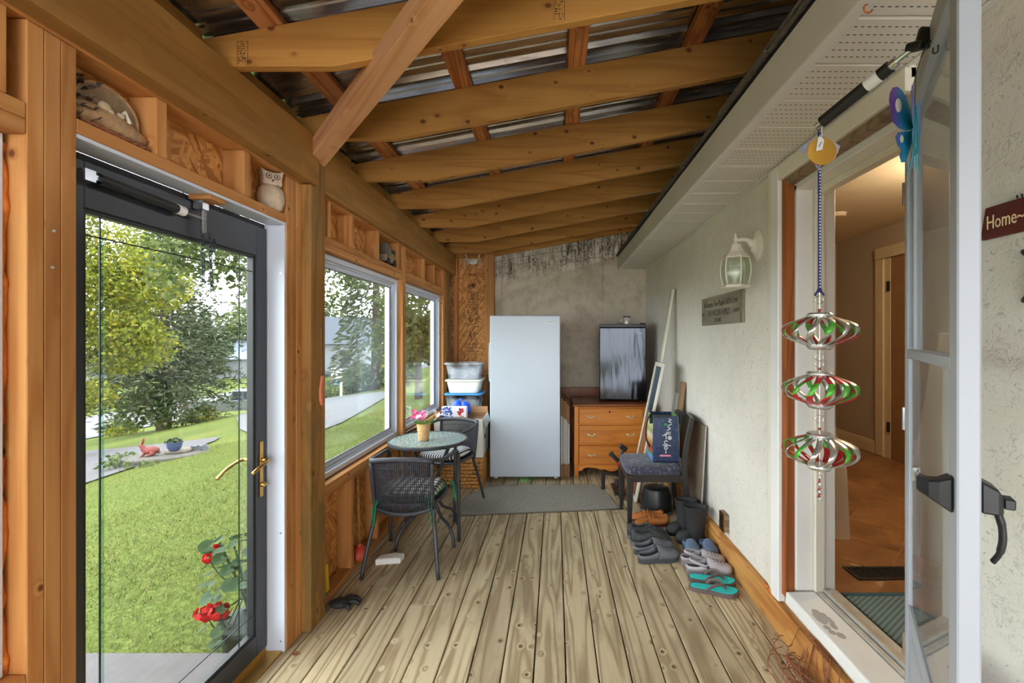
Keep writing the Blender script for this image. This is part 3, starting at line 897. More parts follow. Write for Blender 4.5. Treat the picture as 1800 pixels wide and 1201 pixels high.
# ---------------------------------------------------------------- storm door of the house, swung open towards the camera
d3 = thing('door_3', 'white aluminium storm door swung open with black latch handle', 'door', (1.085, 1.413, 0), math.atan2(-0.848, -0.53), kind='structure')
WD, ZD0, ZD1 = 0.742, 0.255, 2.155
AW = plain('storm_door_enamel', c(164,168,176), 0.42, var=0.04, scale=2.5)
def dbox(nm, x0, x1, y0, y1, z0, z1, mat=AW, bevel=0.003): return MB().box(x0, x1, y0, y1, z0, z1).build(nm, mat, d3, bevel=bevel)
dbox('stile', 0.0, 0.05, 0, 0.032, ZD0, ZD1); dbox('stile', WD-0.062, WD, 0, 0.032, ZD0, ZD1)
dbox('rail', 0.05, WD-0.062, 0, 0.032, ZD1-0.06, ZD1); dbox('rail', 0.05, WD-0.062, 0, 0.032, ZD0, ZD0+0.07)
dbox('rail', 0.05, WD-0.062, 0.002, 0.030, 0.610, 0.655)
dbox('kick_panel', 0.05, WD-0.062, 0.010, 0.020, ZD0+0.07, 0.610, AW, 0)
dbox('kick_moulding', 0.09, WD-0.10, 0.005, 0.025, ZD0+0.11, 0.575, AW, 0.006)
dbox('check_rail', 0.05, WD-0.062, 0.000, 0.016, 1.392, 1.418)
for (x0, x1, z0, z1, y0) in ((0.052, 0.070, 0.657, 1.390, 0.002), (WD-0.082, WD-0.064, 0.657, 1.390, 0.002), (0.052, 0.070, 1.42, ZD1-0.062, 0.014), (WD-0.082, WD-0.064, 1.42, ZD1-0.062, 0.014)):
    dbox('sash_rail', x0, x1, y0, y0+0.012, z0, z1, AW, 0.0015)
pane3 = glass('storm_glass', (0.90,0.92,0.90), haze=0.06)
dbox('pane', 0.068, WD-0.08, 0.007, 0.010, 0.655, 1.392, pane3, 0); dbox('pane', 0.068, WD-0.08, 0.019, 0.022, 1.418, ZD1-0.06, pane3, 0)
for z in (0.5, 1.2, 1.9): MB().tube([(-0.006, 0.0, z-0.035), (-0.006, 0.0, z+0.035)], 0.006, 8).build('hinge', M['steel'], d3)
# latch: inside pull and outside push lever
hb = MB().loft([[(0.682,-0.002,1.140),(0.724,-0.002,1.140),(0.724,-0.002,1.205),(0.682,-0.002,1.205)],
                [(0.688,-0.020,1.152),(0.720,-0.020,1.152),(0.720,-0.020,1.196),(0.688,-0.020,1.196)],
                [(0.676,-0.034,1.160),(0.712,-0.034,1.160),(0.712,-0.034,1.192),(0.676,-0.034,1.192)],
                [(0.640,-0.044,1.163),(0.680,-0.048,1.163),(0.680,-0.048,1.190),(0.640,-0.044,1.190)]])
hb.build('latch_body', M['black'], d3, bevel=0.003)
MB().box(0.628, 0.642, -0.050, -0.038, 1.168, 1.198).build('thumb_release', M['steel'], d3, bevel=0.002)
MB().loft([[(0.680,0.034,1.150),(0.728,0.034,1.150),(0.728,0.034,1.206),(0.680,0.034,1.206)],
           [(0.680,0.056,1.150),(0.728,0.056,1.150),(0.728,0.056,1.194),(0.680,0.056,1.194)],
           [(0.684,0.064,1.150),(0.724,0.064,1.150),(0.724,0.064,1.180),(0.684,0.064,1.180)]]).build('handle_body', M['black'], d3, bevel=0.003)
MB().tube(spline([(0.704,0.056,1.160), (0.705,0.064,1.132), (0.705,0.066,1.105), (0.704,0.062,1.08), (0.701,0.054,1.062)], 5), [0.010]*6+[0.009]*9+[0.007]*6, 10, flat=0.6).build('push_lever', M['black'], d3, smooth=True)
MB().box(0.690, 0.718, 0.065, 0.080, 1.160, 1.178).build('push_button', M['black'], d3, bevel=0.002)
# closer hanging from the door top
pc = thing('door_closer', 'black tube closer with white label hanging from the open storm door', 'door closer')
CA = Vector((0.820, 1.030, 2.115)); CB = Vector((0.727, 1.240, 2.040))
cd = (CB - CA).normalized()
MB().tube([CA + cd*0.06, CB], 0.0155, 14).build('tube', M['black'], pc, smooth='auto')
MB().tube([CA + cd*0.085, CA + cd*0.118], 0.0162, 14).build('label_band', M['white'], pc, smooth='auto')
MB().tube([CA + cd*0.015, CA + cd*0.06], 0.006, 8).tube([CA + cd*0.045, CA + cd*0.062], 0.012, 10).build('rod', M['steel'], pc, smooth='auto')
MB().cbox(CA + cd*0.005, (0.022, 0.034, 0.018), (0.3, 0, 0.4)).cbox(CA + Vector((0.012, -0.004, 0.012)), (0.03, 0.014, 0.045), (0.1, 0.2, -0.2)).build('bracket', M['black'], pc, bevel=0.003)
MB().tube([CB - cd*0.004, CB + cd*0.02], 0.007, 8).tube(arc((CB.x, CB.y+0.018, CB.z-0.006), 0.008, 0, 2*PI, 12), 0.0018, 6).build('end_clip', M['steel'], pc, smooth='auto')

# ---------------------------------------------------------------- wind spinner of three cut cans on a dotted blue cord
SX, SY = 0.727, 1.252
ws = thing('wind_spinner', 'hanging spinner of three red green silver cans on blue dotted cord', 'wind spinner', (SX, SY, 0))
def cord_mat():
    m, nt, N, L, B = nodes_of('dotted_blue_cord')
    tc = N.new('ShaderNodeTexCoord'); sp = N.new('ShaderNodeSeparateXYZ'); L.new(tc.outputs['Object'], sp.inputs[0])
    t = mathn(N, L, 'FRACT', mathn(N, L, 'MULTIPLY', sp.outputs[2], 1/0.0085))
    a = mathn(N, L, 'ARCTAN2', sp.outputs[1], sp.outputs[0]); a = mathn(N, L, 'FRACT', mathn(N, L, 'MULTIPLY_ADD', a, 3/(2*PI), 3.0))
    d = mathn(N, L, 'MULTIPLY', mathn(N, L, 'LESS_THAN', t, 0.45), mathn(N, L, 'LESS_THAN', a, 0.45))
    L.new(mixc(N, L, d, c(28,40,112), c(222,226,238)), B.inputs['Base Color']); B.inputs['Roughness'].default_value = 0.7
    return m
MB().tube([(0,0,2.020), (0,0,1.8), (0,0,1.585)], 0.0042, 10).build('cord', cord_mat(), ws, smooth=True)
MB().ell((0,0,1.582), (0.007,0.007,0.006), 10, 6).tube(spline([(0,0,1.582),(-0.009,0,1.575),(-0.011,0.002,1.567)],4), 0.003, 6).tube(spline([(0,0,1.582),(0.009,0.003,1.576),(0.012,0,1.569)],4), 0.003, 6).build('knot', plain('navy_cord', c(26,32,90), 0.7), ws, smooth=True)
can_in = plain('can_silver', c(206,206,202), 0.26, metal=0.85, var=0.06)
can_red = plain('can_red', c(190,34,40), 0.3, metal=0.25, var=0.25, scale=50)
can_grn = plain('can_green', c(84,168,58), 0.3, metal=0.2, var=0.35, scale=60)
bead = plain('red_glass_bead', c(150,20,34), 0.15, coat=0.5)
def lantern(zc, rot, seed):
    r_ = random.Random(seed)
    lt = thing('can_lantern', None, None, (0,0,zc), rot); lt.parent = ws
    R0, R1, H = 0.031, 0.094, 0.041
    MB().lathe([(0.031,H-0.004),(0.033,H),(0.033,H+0.004),(0.028,H+0.009),(0.012,H+0.009)], 24).build('can_top', can_in, lt, smooth='auto')
    MB().lathe([(0.018,-H-0.011),(0.026,-H-0.010),(0.030,-H-0.006),(0.033,-H-0.002),(0.031,-H+0.004)], 24).build('can_bottom', can_in, lt, smooth='auto')
    n = 14
    for k in range(n):
        a0 = 2*PI*k/n
        pts = []
        for i in range(13):
            t = -1 + 2*i/12
            sgn = 1 if t > 0 else -1
            e = (1-abs(t))
            r = R0 + (R1-R0)*math.sin(min(1, e*1.02)*PI/2)**1.15
            z = H*math.copysign(abs(t)**0.85, t)
            pts.append((r, z, a0 + 0.55*(1-e)*(-sgn)*0.5 + 0.52*t))
        vs = []; fs = []
        for i, (r, z, a) in enumerate(pts):
            hw = 0.0112
            tw = 0.35
            for sg in (-1, 1):
                aa = a + sg*hw/max(r, 0.03)*(0.75 if r > 0.05 else 0.72)
                vs.append(((r + sg*0.002*tw)*math.cos(aa), (r + sg*0.002*tw)*math.sin(aa), z + sg*0.004*(1-abs(z)/H)))
        for i in range(12): fs.append((2*i, 2*i+1, 2*i+3, 2*i+2))
        # one side of the can is printed, the other shows the bare metal inside
        ph = (a0 + seed*1.3) % (2*PI)
        mt = (can_red, can_grn) if ph < PI*0.85 else ((can_grn, can_red) if ph < PI*1.0 else (can_in, can_in))
        mb = MB(); mb.add(vs, fs)
        mb.mi = [0 if (i < 5 or i > 8) else 1 for i in range(len(fs))]
        o = mb.build('strip', [mt[0], mt[1] if mt[0] is not can_in else (can_grn if k % 3 == 0 else can_in)], lt, smooth=True); solid(o, 0.0006, 0)
def ringw(zc, r):
    return MB().tube([(r*math.cos(2*PI*k/16), 0, zc + r*math.sin(2*PI*k/16)) for k in range(16)], 0.0012, 6, closed=True)
for i, (zc, rot, sd) in enumerate(((1.470, 0.4, 1), (1.309, 2.2, 4), (1.141, 0.9, 1))):
    lantern(zc, rot, sd)
ringw(1.556, 0.011).build('wire_ring', M['steel'], ws, smooth=True)
for z in (1.398, 1.379): ringw(z, 0.011).build('wire_ring', M['steel'], ws, smooth=True)
ringw(1.228, 0.011).build('wire_ring', M['steel'], ws, smooth=True)
MB().tube([(0,0,1.60),(0,0,1.0)], 0.0010, 5).build('wire', M['steel'], ws)
for z in (1.528, 1.522, 1.366, 1.201): MB().ell((0,0,z), (0.0045,0.0045,0.004), 10, 6).build('bead', bead, ws, smooth=True)
for k in range(7): MB().ell((0.001*(-1)**k,0,1.068 - k*0.010), (0.005-0.0015*(k%2),)*2 + (0.006,), 10, 6).build('bead', bead if k % 2 else can_in, ws, smooth=True)
MB().tube([(0.006*math.cos(i*0.8), 0.006*math.sin(i*0.8), 1.055-0.0022*i) for i in range(28)], 0.0009, 5).build('wire_wrap', M['steel'], ws, smooth=True)
# gold disc ornament with paper tag and net ribbon
od = thing('hanging_ornament', 'gold disc ornament with paper tag and pale net ribbon', 'ornament', (SX, SY-0.012, 0))
MB().lathe([(0.039,-0.0015),(0.040,0),(0.039,0.0015)], 32, Matrix.Translation((0,0.0,1.960)) @ Euler((PI/2,0,0)).to_matrix().to_4x4(), sy=0.95).build('disc', plain('gold_card', c(206,154,60), 0.45, metal=0.35, var=0.1), od, smooth='auto')
MB().prism([(-0.020,1.958),(-0.003,1.962),(0.002,1.988),(-0.008,1.998),(-0.014,1.996)], -0.0004, 0.0004, Matrix.Translation((0,-0.006,0)) @ Euler((PI/2,0,0)).to_matrix().to_4x4()).build('paper_tag', M['white'], od)
MB().tube([(-0.013+0.0005*i, -0.0066, 1.969+0.0009*i+0.0025*math.sin(i*1.9)) for i in range(16)], 0.0006, 5).build('tag_print', M['ink'], od)
net = glass('lilac_net', (0.78,0.78,0.88), 0.4, haze=0.75, haze_col=(0.72,0.72,0.86))
for sg in (-1, 1):
    vs = [(0,0.004,2.005),(sg*0.020,0.003,1.995),(sg*0.068 if sg<0 else 0.050,0.001,1.966 if sg<0 else 1.975),(sg*0.045,0.006,1.955),(sg*0.012,0.005,1.975)]
    o = MB().add(vs, [(0,1,2),(0,2,3),(0,3,4)]).build('net_ribbon', net, od); solid(o, 0.0008)
o = MB().add([(-0.022,0.004,1.93),(0.0,0.004,1.925),(-0.006,0.004,1.905)], [(0,1,2)]).build('net_ribbon', net, od); solid(o, 0.0008)
MB().tube([(0,0.002,2.03),(0,0,1.998)], 0.0012, 5).build('string', M['white'], od)

# ---------------------------------------------------------------- butterfly hanging at the glass
bf = thing('butterfly_ornament', 'teal and purple metal butterfly hanging on the open storm door', 'ornament', (0.806, 1.020, 1.920), 0.0)
def wingmat():
    m, nt, N, L, B = nodes_of('butterfly_enamel')
    tc = N.new('ShaderNodeTexCoord'); sp = N.new('ShaderNodeSeparateXYZ'); L.new(tc.outputs['Object'], sp.inputs[0])
    n = noise(N, L, tc.outputs['Object'], 30, 3)
    x = mathn(N, L, 'ABSOLUTE', sp.outputs[0]); x = mathn(N, L, 'MULTIPLY_ADD', n, 0.02, x)
    col = ramp(N, L, mathn(N, L, 'MULTIPLY', x, 1/0.085), [(0.15, c(26,130,140)), (0.5, c(40,150,196)), (0.72, c(90,110,190)), (0.95, c(128,70,160))])
    spk = ramp_v(N, L, noise(N, L, tc.outputs['Object'], 260, 2), 0.62, 0.7)
    col = mixc(N, L, mathn(N, L, 'MULTIPLY', spk, 0.6), col, c(16,60,70))
    L.new(col, B.inputs['Base Color']); B.inputs['Roughness'].default_value = 0.35; B.inputs['Metallic'].default_value = 0.3
    return m
bfm = wingmat()
def wing(nm, poly, ang, sg, hole=None):
    vs = []; fs = []
    n = len(poly)
    bm_ = MB().prism([(p[0]*sg, p[1]) for p in poly], -0.0006, 0.0006, Euler((PI/2,0,0)).to_matrix().to_4x4())
    o = bm_.build(nm, bfm, bf); o.rotation_euler = (0, 0, ang)
    if hole:
        MB().lathe([(hole[2], -0.0012), (hole[2], 0.0012)], 14, Matrix.Translation((hole[0]*sg, 0, hole[1])) @ Euler((PI/2,0,0)).to_matrix().to_4x4(), sy=1.7).build('wing_spot', M['cream'], o)
up = [(0.003,-0.002),(0.012,0.035),(0.022,0.058),(0.036,0.078),(0.052,0.086),(0.066,0.082),(0.074,0.068),(0.076,0.050),(0.070,0.034),(0.072,0.020),(0.064,0.006),(0.050,-0.004),(0.030,-0.008)]
lo = [(0.003,-0.004),(0.030,-0.010),(0.050,-0.014),(0.058,-0.026),(0.052,-0.042),(0.040,-0.052),(0.046,-0.066),(0.040,-0.080),(0.028,-0.078),(0.020,-0.060),(0.010,-0.036)]
for (ang, sg, k_) in ((0.28, -1, 1.0), (0.82, -1, 0.9), (1.02, 1, 1.0), (0.74, 1, 0.95)):
    wing('upper_wing', [(x*k_, z*k_) for x, z in up], ang, sg, (0.050*k_, 0.045*k_, 0.009) if k_ == 1.0 else None); wing('lower_wing', [(x*k_, z*k_) for x, z in lo], ang, sg, (0.040*k_, -0.028*k_, 0.005) if k_ == 1.0 else None)
MB().tube([(0,0,-0.06),(0,0,-0.03),(0,0,0.02),(0,0,0.05)], [0.003,0.005,0.006,0.003], 8).build('body', bfm, bf, smooth=True)
MB().tube([(0,0,0.05),(0.002,0,0.12),(0.006,-0.01,0.155)], 0.0008, 5).build('string', M['ink'], bf)
MB().tube(spline([(0.006,-0.01,0.155),(0.02,-0.016,0.185),(0.034,-0.02,0.178),(0.034,-0.02,0.160),(0.026,-0.018,0.158),(0.026,-0.018,0.170)],5), 0.0016, 6).build('hook', M['ink'], bf, smooth=True)
for sg in (-1, 1): MB().tube(spline([(0.004*sg,0,-0.055),(0.008*sg,0.004,-0.085),(0.016*sg,0.006,-0.100)],4), [0.0016]*5+[0.001]*4, 5).build('tail', bfm, bf)

# ---------------------------------------------------------------- hall seen through the doorway
ZH = 0.23
hall_wall = plain('hall_beige_paint', c(176,160,138), 0.8, var=0.03, scale=2)
hall_trim = plain('hall_cream_trim', c(214,196,160), 0.5, var=0.04)
hf = thing('floor_hall', 'brown tiled hall floor inside the doorway', 'floor', kind='structure')
def tile_mat():
    m, nt, N, L, B = nodes_of('brown_tile')
    v = mapped(N, L, (5,5,5)); n = noise(N, L, v, 1, 5, 0.65, 0.6)
    L.new(ramp(N, L, n, [(0.25, c(104,72,44)), (0.5, c(142,100,62)), (0.75, c(168,124,82))]), B.inputs['Base Color'])
    B.inputs['Roughness'].default_value = 0.35
    return m
tm = tile_mat()
tme = MB().box(-0.163, 0.163, -0.163, 0.163, -0.01, 0.0).mesh('tile')
ca, sa = math.cos(PI/4), math.sin(PI/4)
MB().box(1.337, 3.4, 0.2, 5.5, ZH-0.05, ZH-0.004).build('grout', plain('tile_grout', c(176,148,112), 0.8), hf)
for i in range(-14, 15):
    for j in range(-14, 15):
        u, v_ = i*0.33, j*0.33
        x = 2.2 + ca*u - sa*v_*1.0; y = 2.6 + sa*u + ca*v_
        if 1.57 < x < 3.17 and 0.45 < y < 5.26:
            put('tile', tme, tm, hf, loc=(x, y, ZH), rot=(0,0,PI/4))
MB().box(1.337, 1.60, 0.2, 5.5, ZH-0.02, ZH-0.001).build('border_tile', tm, hf)
MB().box(3.14, 3.4, 0.2, 5.5, ZH-0.02, ZH-0.001).build('border_tile', tm, hf)
hw_ = thing('wall_hall', 'beige painted hall walls with cream door casing inside', 'wall', kind='structure')
MB().box(3.4, 3.5, 0.1, 5.6, 0.1, 2.60).build('far_wall', hall_wall, hw_)
MB().box(1.337, 3.5, 5.5, 5.6, 0.1, 2.60).build('end_wall', hall_wall, hw_)
MB().box(1.337, 3.5, 0.1, 0.2, 0.1, 2.60).build('near_wall', hall_wall, hw_)
MB().box(1.331, 1.336, 2.215, 5.6, 0.1, 2.60).box(1.331, 1.336, 0.1, YO0, 0.1, 2.60).box(1.331, 1.336, YO0, 2.215, 2.2, 2.6).build('inner_lining', hall_wall, hw_)
MB().box(3.375, 3.4, 4.82, 5.5, ZH, ZH+0.11).box(3.383, 3.4, 4.82, 5.5, ZH+0.11, ZH+0.135).box(3.375, 3.4, 0.2, 3.78, ZH, ZH+0.12).build('baseboard', hall_trim, hw_, bevel=0.003)
MB().box(1.337, 3.4, 5.475, 5.5, ZH, ZH+0.12).build('baseboard', hall_trim, hw_, bevel=0.003)
MB().box(3.37, 3.4, 4.68, 4.80, ZH, 2.27).build('door_casing', hall_trim, hw_, bevel=0.006)
MB().box(3.37, 3.4, 3.80, 3.92, ZH, 2.27).build('door_casing', hall_trim, hw_, bevel=0.006)
MB().box(3.365, 3.4, 3.80, 4.80, 2.271, 2.39).build('door_casing', hall_trim, hw_, bevel=0.006)
MB().box(3.392, 3.399, 3.92, 4.60, ZH, 2.265).build('door_leaf', plain('hall_door_brown', c(150,112,72), 0.5), hw_)
MB().box(3.385, 3.399, 4.60, 4.68, ZH, 2.265).build('door_jamb', hall_trim, hw_)
for z in (0.55, 1.98): MB().box(3.372, 3.385, 4.60, 4.635, z-0.05, z+0.05).build('hinge', M['black'], hw_)
tag(MB().box(1.337, 3.5, 0.1, 5.6, 2.60, 2.64).build('ceiling_hall', plain('hall_ceiling_paint', c(222,206,176), 0.85, var=0.02)), 'cream hall ceiling inside the doorway', 'ceiling', kind='structure')
sd_ = thing('smoke_detector', 'round cream smoke detector on the hall ceiling', 'detector', (2.60, 4.20, 2.60))
MB().lathe([(0.07,0.0),(0.075,-0.012),(0.066,-0.030),(0.03,-0.036)], 28).build('body', hall_trim, sd_, smooth='auto')
MB().lathe([(0.078,0.0),(0.078,-0.006)], 28).build('base_ring', M['cream'], sd_)
cl = thing('ceiling_light', 'frosted flush light glowing on the hall ceiling', 'lamp', (2.62, 2.75, 2.60))
MB().lathe([(0.15,0.0),(0.15,-0.02),(0.14,-0.022)], 28).build('base', M['brass'], cl, smooth='auto')
em = bpy.data.materials.new('lamp_glow'); em.use_nodes = True
e_ = em.node_tree.nodes['Principled BSDF']; e_.inputs['Emission Color'].default_value = (1.0, 0.78, 0.5, 1); e_.inputs['Emission Strength'].default_value = 6.0
e_.inputs['Base Color'].default_value = (0.9, 0.85, 0.75, 1)
MB().lathe([(0.14,-0.021),(0.13,-0.05),(0.09,-0.075),(0.02,-0.085)], 28).build('shade', em, cl, smooth=True)
ld = bpy.data.lights.new('ceiling_light_bulb', 'POINT'); ld.energy = 26; ld.color = (1.0, 0.80, 0.55); ld.shadow_soft_size = 0.08
lo_ = bpy.data.objects.new('bulb', ld); COL.objects.link(lo_); lo_.parent = cl; lo_.location = (0, 0, -0.16)
# mat, floor vent, white board inside
def weave_mat(name, a, b, sx, sy):
    m, nt, N, L, B = nodes_of(name)
    tc = N.new('ShaderNodeTexCoord'); sp = N.new('ShaderNodeSeparateXYZ'); L.new(tc.outputs['Object'], sp.inputs[0])
    fx = mathn(N, L, 'SINE', mathn(N, L, 'MULTIPLY', sp.outputs[0], 2*PI/sx)); fy = mathn(N, L, 'SINE', mathn(N, L, 'MULTIPLY_ADD', sp.outputs[0], PI/sx, mathn(N, L, 'MULTIPLY', sp.outputs[1], 2*PI/sy)))
    t = mathn(N, L, 'MULTIPLY', fx, fy); t = mathn(N, L, 'MULTIPLY_ADD', t, 0.5, 0.5)
    L.new(mixc(N, L, t, a, b), B.inputs['Base Color']); B.inputs['Roughness'].default_value = 0.85
    bumped(N, L, B, t, 0.5, 0.004)
    return m
dm = thing('door_mat', 'blue-grey woven mat on the hall tiles behind the sill', 'mat', (1.72, 1.74, ZH))
MB().box(-0.36, 0.36, -0.42, 0.40, 0.0, 0.010).build('pile', weave_mat('teal_weave', c(34,54,60), c(130,156,158), 0.016, 0.024), dm, bevel=0.003)
MB().box(-0.365, 0.365, 0.40, 0.425, 0.0, 0.012).box(-0.365, 0.365, -0.445, -0.42, 0.0, 0.012).build('border', plain('teal_binding', c(48,84,96), 0.8, bump=0.2), dm, bevel=0.003)
fv = thing('floor_vent', 'dark metal floor register set in the hall tiles', 'vent', (1.73, 2.36, ZH))
vm = MB().box(-0.20, 0.20, -0.065, -0.05, 0, 0.006).box(-0.20, 0.20, 0.05, 0.065, 0, 0.006).box(-0.20, -0.185, -0.05, 0.05, 0, 0.006).box(0.185, 0.20, -0.05, 0.05, 0, 0.006)
gun = plain('gunmetal', c(72,70,70), 0.4, metal=0.7)
vm.build('frame', gun, fv)
MB().box(-0.185, 0.185, -0.05, 0.05, 0, 0.0015).build('grille_back', M['black'], fv)
for k in range(24):
    x = -0.178 + k*0.0155
    MB().add([(x-0.003,-0.05,0.0016),(x+0.003,-0.05,0.0016),(x+0.009,0.05,0.0016),(x+0.003,0.05,0.0016),(x-0.003,-0.05,0.0055),(x+0.003,-0.05,0.0055),(x+0.009,0.05,0.0055),(x+0.003,0.05,0.0055)],
             [(3,2,1,0),(4,5,6,7),(0,1,5,4),(1,2,6,5),(2,3,7,6),(3,0,4,7)]).build('slat', gun, fv)
wp = thing('white_board', 'tall white board leaning just inside the doorway', 'board', (1.70, 2.76, ZH))
bp = MB().prism([(-0.30,0),(0.085,0),(0.075,0.42),(0.02,0.62),(-0.02,0.95),(-0.05,1.25),(-0.30,1.25)], -0.009, 0.009, Matrix.Rotation(-0.04, 4, 'X') @ Euler((PI/2,0,0)).to_matrix().to_4x4())
bp.build('panel', M['cream'], wp, bevel=0.002)
MB().box(-0.30, -0.16, 0.062, 0.10, 0.0, 1.15).build('back_batten', M['cream'], wp, bevel=0.002)

# ---------------------------------------------------------------- wall lantern
lp = thing('wall_lantern', 'white carriage lantern with clear panes beside the doorway', 'lamp', (1.13, 2.53, 0))
LW = plain('antique_white_metal', c(222,214,196), 0.5, var=0.08, scale=14, bump=0.05)
R90 = Euler((0,-PI/2,0)).to_matrix().to_4x4()
MB().lathe([(0.072,0.0),(0.072,0.008),(0.064,0.016),(0.050,0.020),(0.034,0.030),(0.02,0.045)], 28, Matrix.Translation((0,0,1.965)) @ R90, sx=1.25, sy=0.85).build('back_plate', LW, lp, smooth='auto')
MB().tube(spline([(-0.03,0,1.97),(-0.055,0,1.992),(-0.085,0,2.0),(-0.128,0,1.995)],5), [0.026,0.024,0.021,0.019,0.017,0.015,0.0135,0.012,0.011,0.0105,0.010,0.010,0.010,0.010,0.010,0.010], 12).build('arm', LW, lp, smooth=True)
lc = (-0.128, 0)
MB().lathe([(0.004,2.035),(0.007,2.028),(0.004,2.020),(0.010,2.012),(0.012,2.0),(0.009,1.985),(0.014,1.975)], 14, Matrix.Translation((*lc,0)), cap0=True).build('finial', LW, lp, smooth='auto')
MB().lathe([(0.074,1.893),(0.077,1.898),(0.070,1.905),(0.045,1.93),(0.032,1.955),(0.026,1.972),(0.010,1.980)], 6, Matrix.Translation((*lc,0)) @ Matrix.Rotation(PI/6,4,'Z')).build('roof', LW, lp, bevel=0.002)
MB().lathe([(0.060,1.728),(0.078,1.732),(0.076,1.742),(0.066,1.748)], 6, Matrix.Translation((*lc,0)) @ Matrix.Rotation(PI/6,4,'Z')).build('base', LW, lp, bevel=0.002)
pg = glass('lantern_glass', (0.86,0.92,0.84), 0.1, haze=0.25, haze_col=(0.75,0.78,0.7))
for k in range(6):
    a = PI/6 + k*PI/3; a2 = a + PI/3
    pts = []
    for i in range(7):
        t = i/6; r = 0.064 + 0.013*math.sin(PI*t) + 0.006*t
        pts.append((lc[0] + r*math.cos(a), lc[1] + r*math.sin(a), 1.747 + 0.150*t))
    MB().tube(pts, 0.0045, 6).build('glazing_bar', LW, lp, smooth=True)
    vs = []; fs = []
    for i in range(7):
        t = i/6; r = (0.064 + 0.013*math.sin(PI*t) + 0.006*t) * 0.985
        vs += [(lc[0]+r*math.cos(a), lc[1]+r*math.sin(a), 1.747+0.150*t), (lc[0]+r*math.cos(a2), lc[1]+r*math.sin(a2), 1.747+0.150*t)]
    for i in range(6): fs.append((2*i, 2*i+1, 2*i+3, 2*i+2))
    MB().add(vs, fs).build('lantern_pane', pg, lp, smooth=True)
MB().lathe([(0.013,1.750),(0.013,1.775),(0.030,1.800),(0.033,1.822),(0.022,1.845),(0.006,1.852)], 16, Matrix.Translation((*lc,0))).build('bulb', plain('bulb_glass', c(236,236,230), 0.2), lp, smooth=True)

# ---------------------------------------------------------------- family sign
fs_ = thing('family_sign', 'grey weathered wooden family sign with black lettering below the lantern', 'sign', (1.13, 3.08, 1.645))
sgw = wood('grey_sign_wood', c(158,150,134), c(128,120,104), knots=2, ring=5)
bdm = MB().box(-0.375, 0.375, -0.1, 0.1, 0, 0.018).build('board', sgw, fs_, bevel=0.002)
bdm.matrix_basis = Matrix(((0,0,-1,0),(-1,0,0,0),(0,1,0,0),(0,0,0,1)))
MB().box(-0.022, -0.0185, -0.3755, -0.345, -0.1, 0.1).build('end_batten', sgw, fs_, bevel=0.001)
TR = (PI/2, 0, -PI/2)
def sgt(s_, size, y, z, sx=1.0, shear=0.0): text('lettering', s_, size, M['ink'], fs_, (-0.0188, y, z), TR, 0.0003, sx=sx, shear=shear)
sgt('All Because Two People Fell In Love', 0.058, 0.01, 0.045, 0.74, 0.1)
sgt('THE PARCHER FAMILY', 0.058, 0.03, -0.018, 0.72)
sgt('EST 2002', 0.034, 0.03, -0.070, 0.9)
ml = MB()
for (a, b) in ((0.31, 0.36), (-0.33, -0.25)): ml.box(-0.0192, -0.0185, a, b, -0.020, -0.014).box(-0.0192, -0.0185, a, b, -0.030, -0.027)
ml.build('rule', M['ink'], fs_)

# ---------------------------------------------------------------- brass outlet on the wall
ol = thing('wall_outlet', 'brass outlet plate with two sockets low on the stucco wall', 'outlet', (1.13, 3.0, 0.245))
MB().box(-0.030, 0, -0.045, 0.045, -0.058, 0.058).build('box', M['greybrown'], ol, bevel=0.002)
MB().box(-0.035, -0.0305, -0.042, 0.042, -0.062, 0.062).build('plate', M['brass'], ol, bevel=0.002)
for z in (-0.022, 0.022):
    MB().box(-0.0375, -0.0352, -0.016, 0.016, z-0.014, z+0.014).build('socket', M['black'], ol, bevel=0.003)

# ---------------------------------------------------------------- home sign with turtle
hs = thing('home_sign', 'dark red wooden Home sign hanging on the stucco wall', 'sign', (1.13, 0.98, 1.745))
maroon = wood('maroon_sign_paint', c(104,48,42), c(84,36,34), knots=1, ring=4, var=0.02)
hb_ = MB().prism([(-0.215,-0.038),(0.215,-0.038),(0.200,0.042),(-0.200,0.042)], 0, 0.016).build('board', maroon, hs, bevel=0.002)
hb_.matrix_basis = Matrix(((0,0,-1,0),(-1,0,0,0),(0,1,0,0),(0,0,0,1)))
text('lettering', 'Home~', 0.050, plain('cream_lettering', c(236,214,168), 0.6), hs, (-0.0166, 0.196, 0.000), (PI/2,0,-PI/2), 0.0004, align='LEFT', sx=0.62)
MB().tube([(-0.008 + 0.004*math.cos(i*0.9), 0.128 - 0.0016*i, 0.047 + 0.006*math.sin(i*0.9)) for i in range(40)], 0.0011, 5).build('wire_coil', M['ink'], hs, smooth=True)
MB().box(-0.016, -0.002, -0.10, 0.066, 0.046, 0.070).build('top_block', plain('brick_red_wood', c(150,84,60), 0.6), hs, bevel=0.002)
tt = thing('turtle_ornament', 'green turtle wall ornament below the Home sign', 'ornament', (1.13, 0.99, 1.60))
tgm = plain('turtle_green', c(112,118,84), 0.5, var=0.2, scale=20); tgd = plain('turtle_dark', c(66,66,52), 0.5, var=0.2)
MB().ell((-0.012, 0, 0), (0.014, 0.088, 0.062), 18, 10).build('shell', tgm, tt, smooth=True)
for (y_, z_, a_) in ((0.082, 0.050, 0.4), (0.082, -0.050, -0.5), (-0.082, 0.05, 2.7), (-0.082, -0.05, 3.6)):
    MB().ell((0,0,0), (0.006, 0.026, 0.010), 12, 6, Matrix.Translation((-0.010, y_, z_)) @ Matrix.Rotation(a_, 4, 'X')).build('flipper', tgd, tt, smooth=True)
MB().ell((-0.012, 0, 0.075), (0.010, 0.02, 0.022), 12, 6).build('head', tgd, tt, smooth=True)

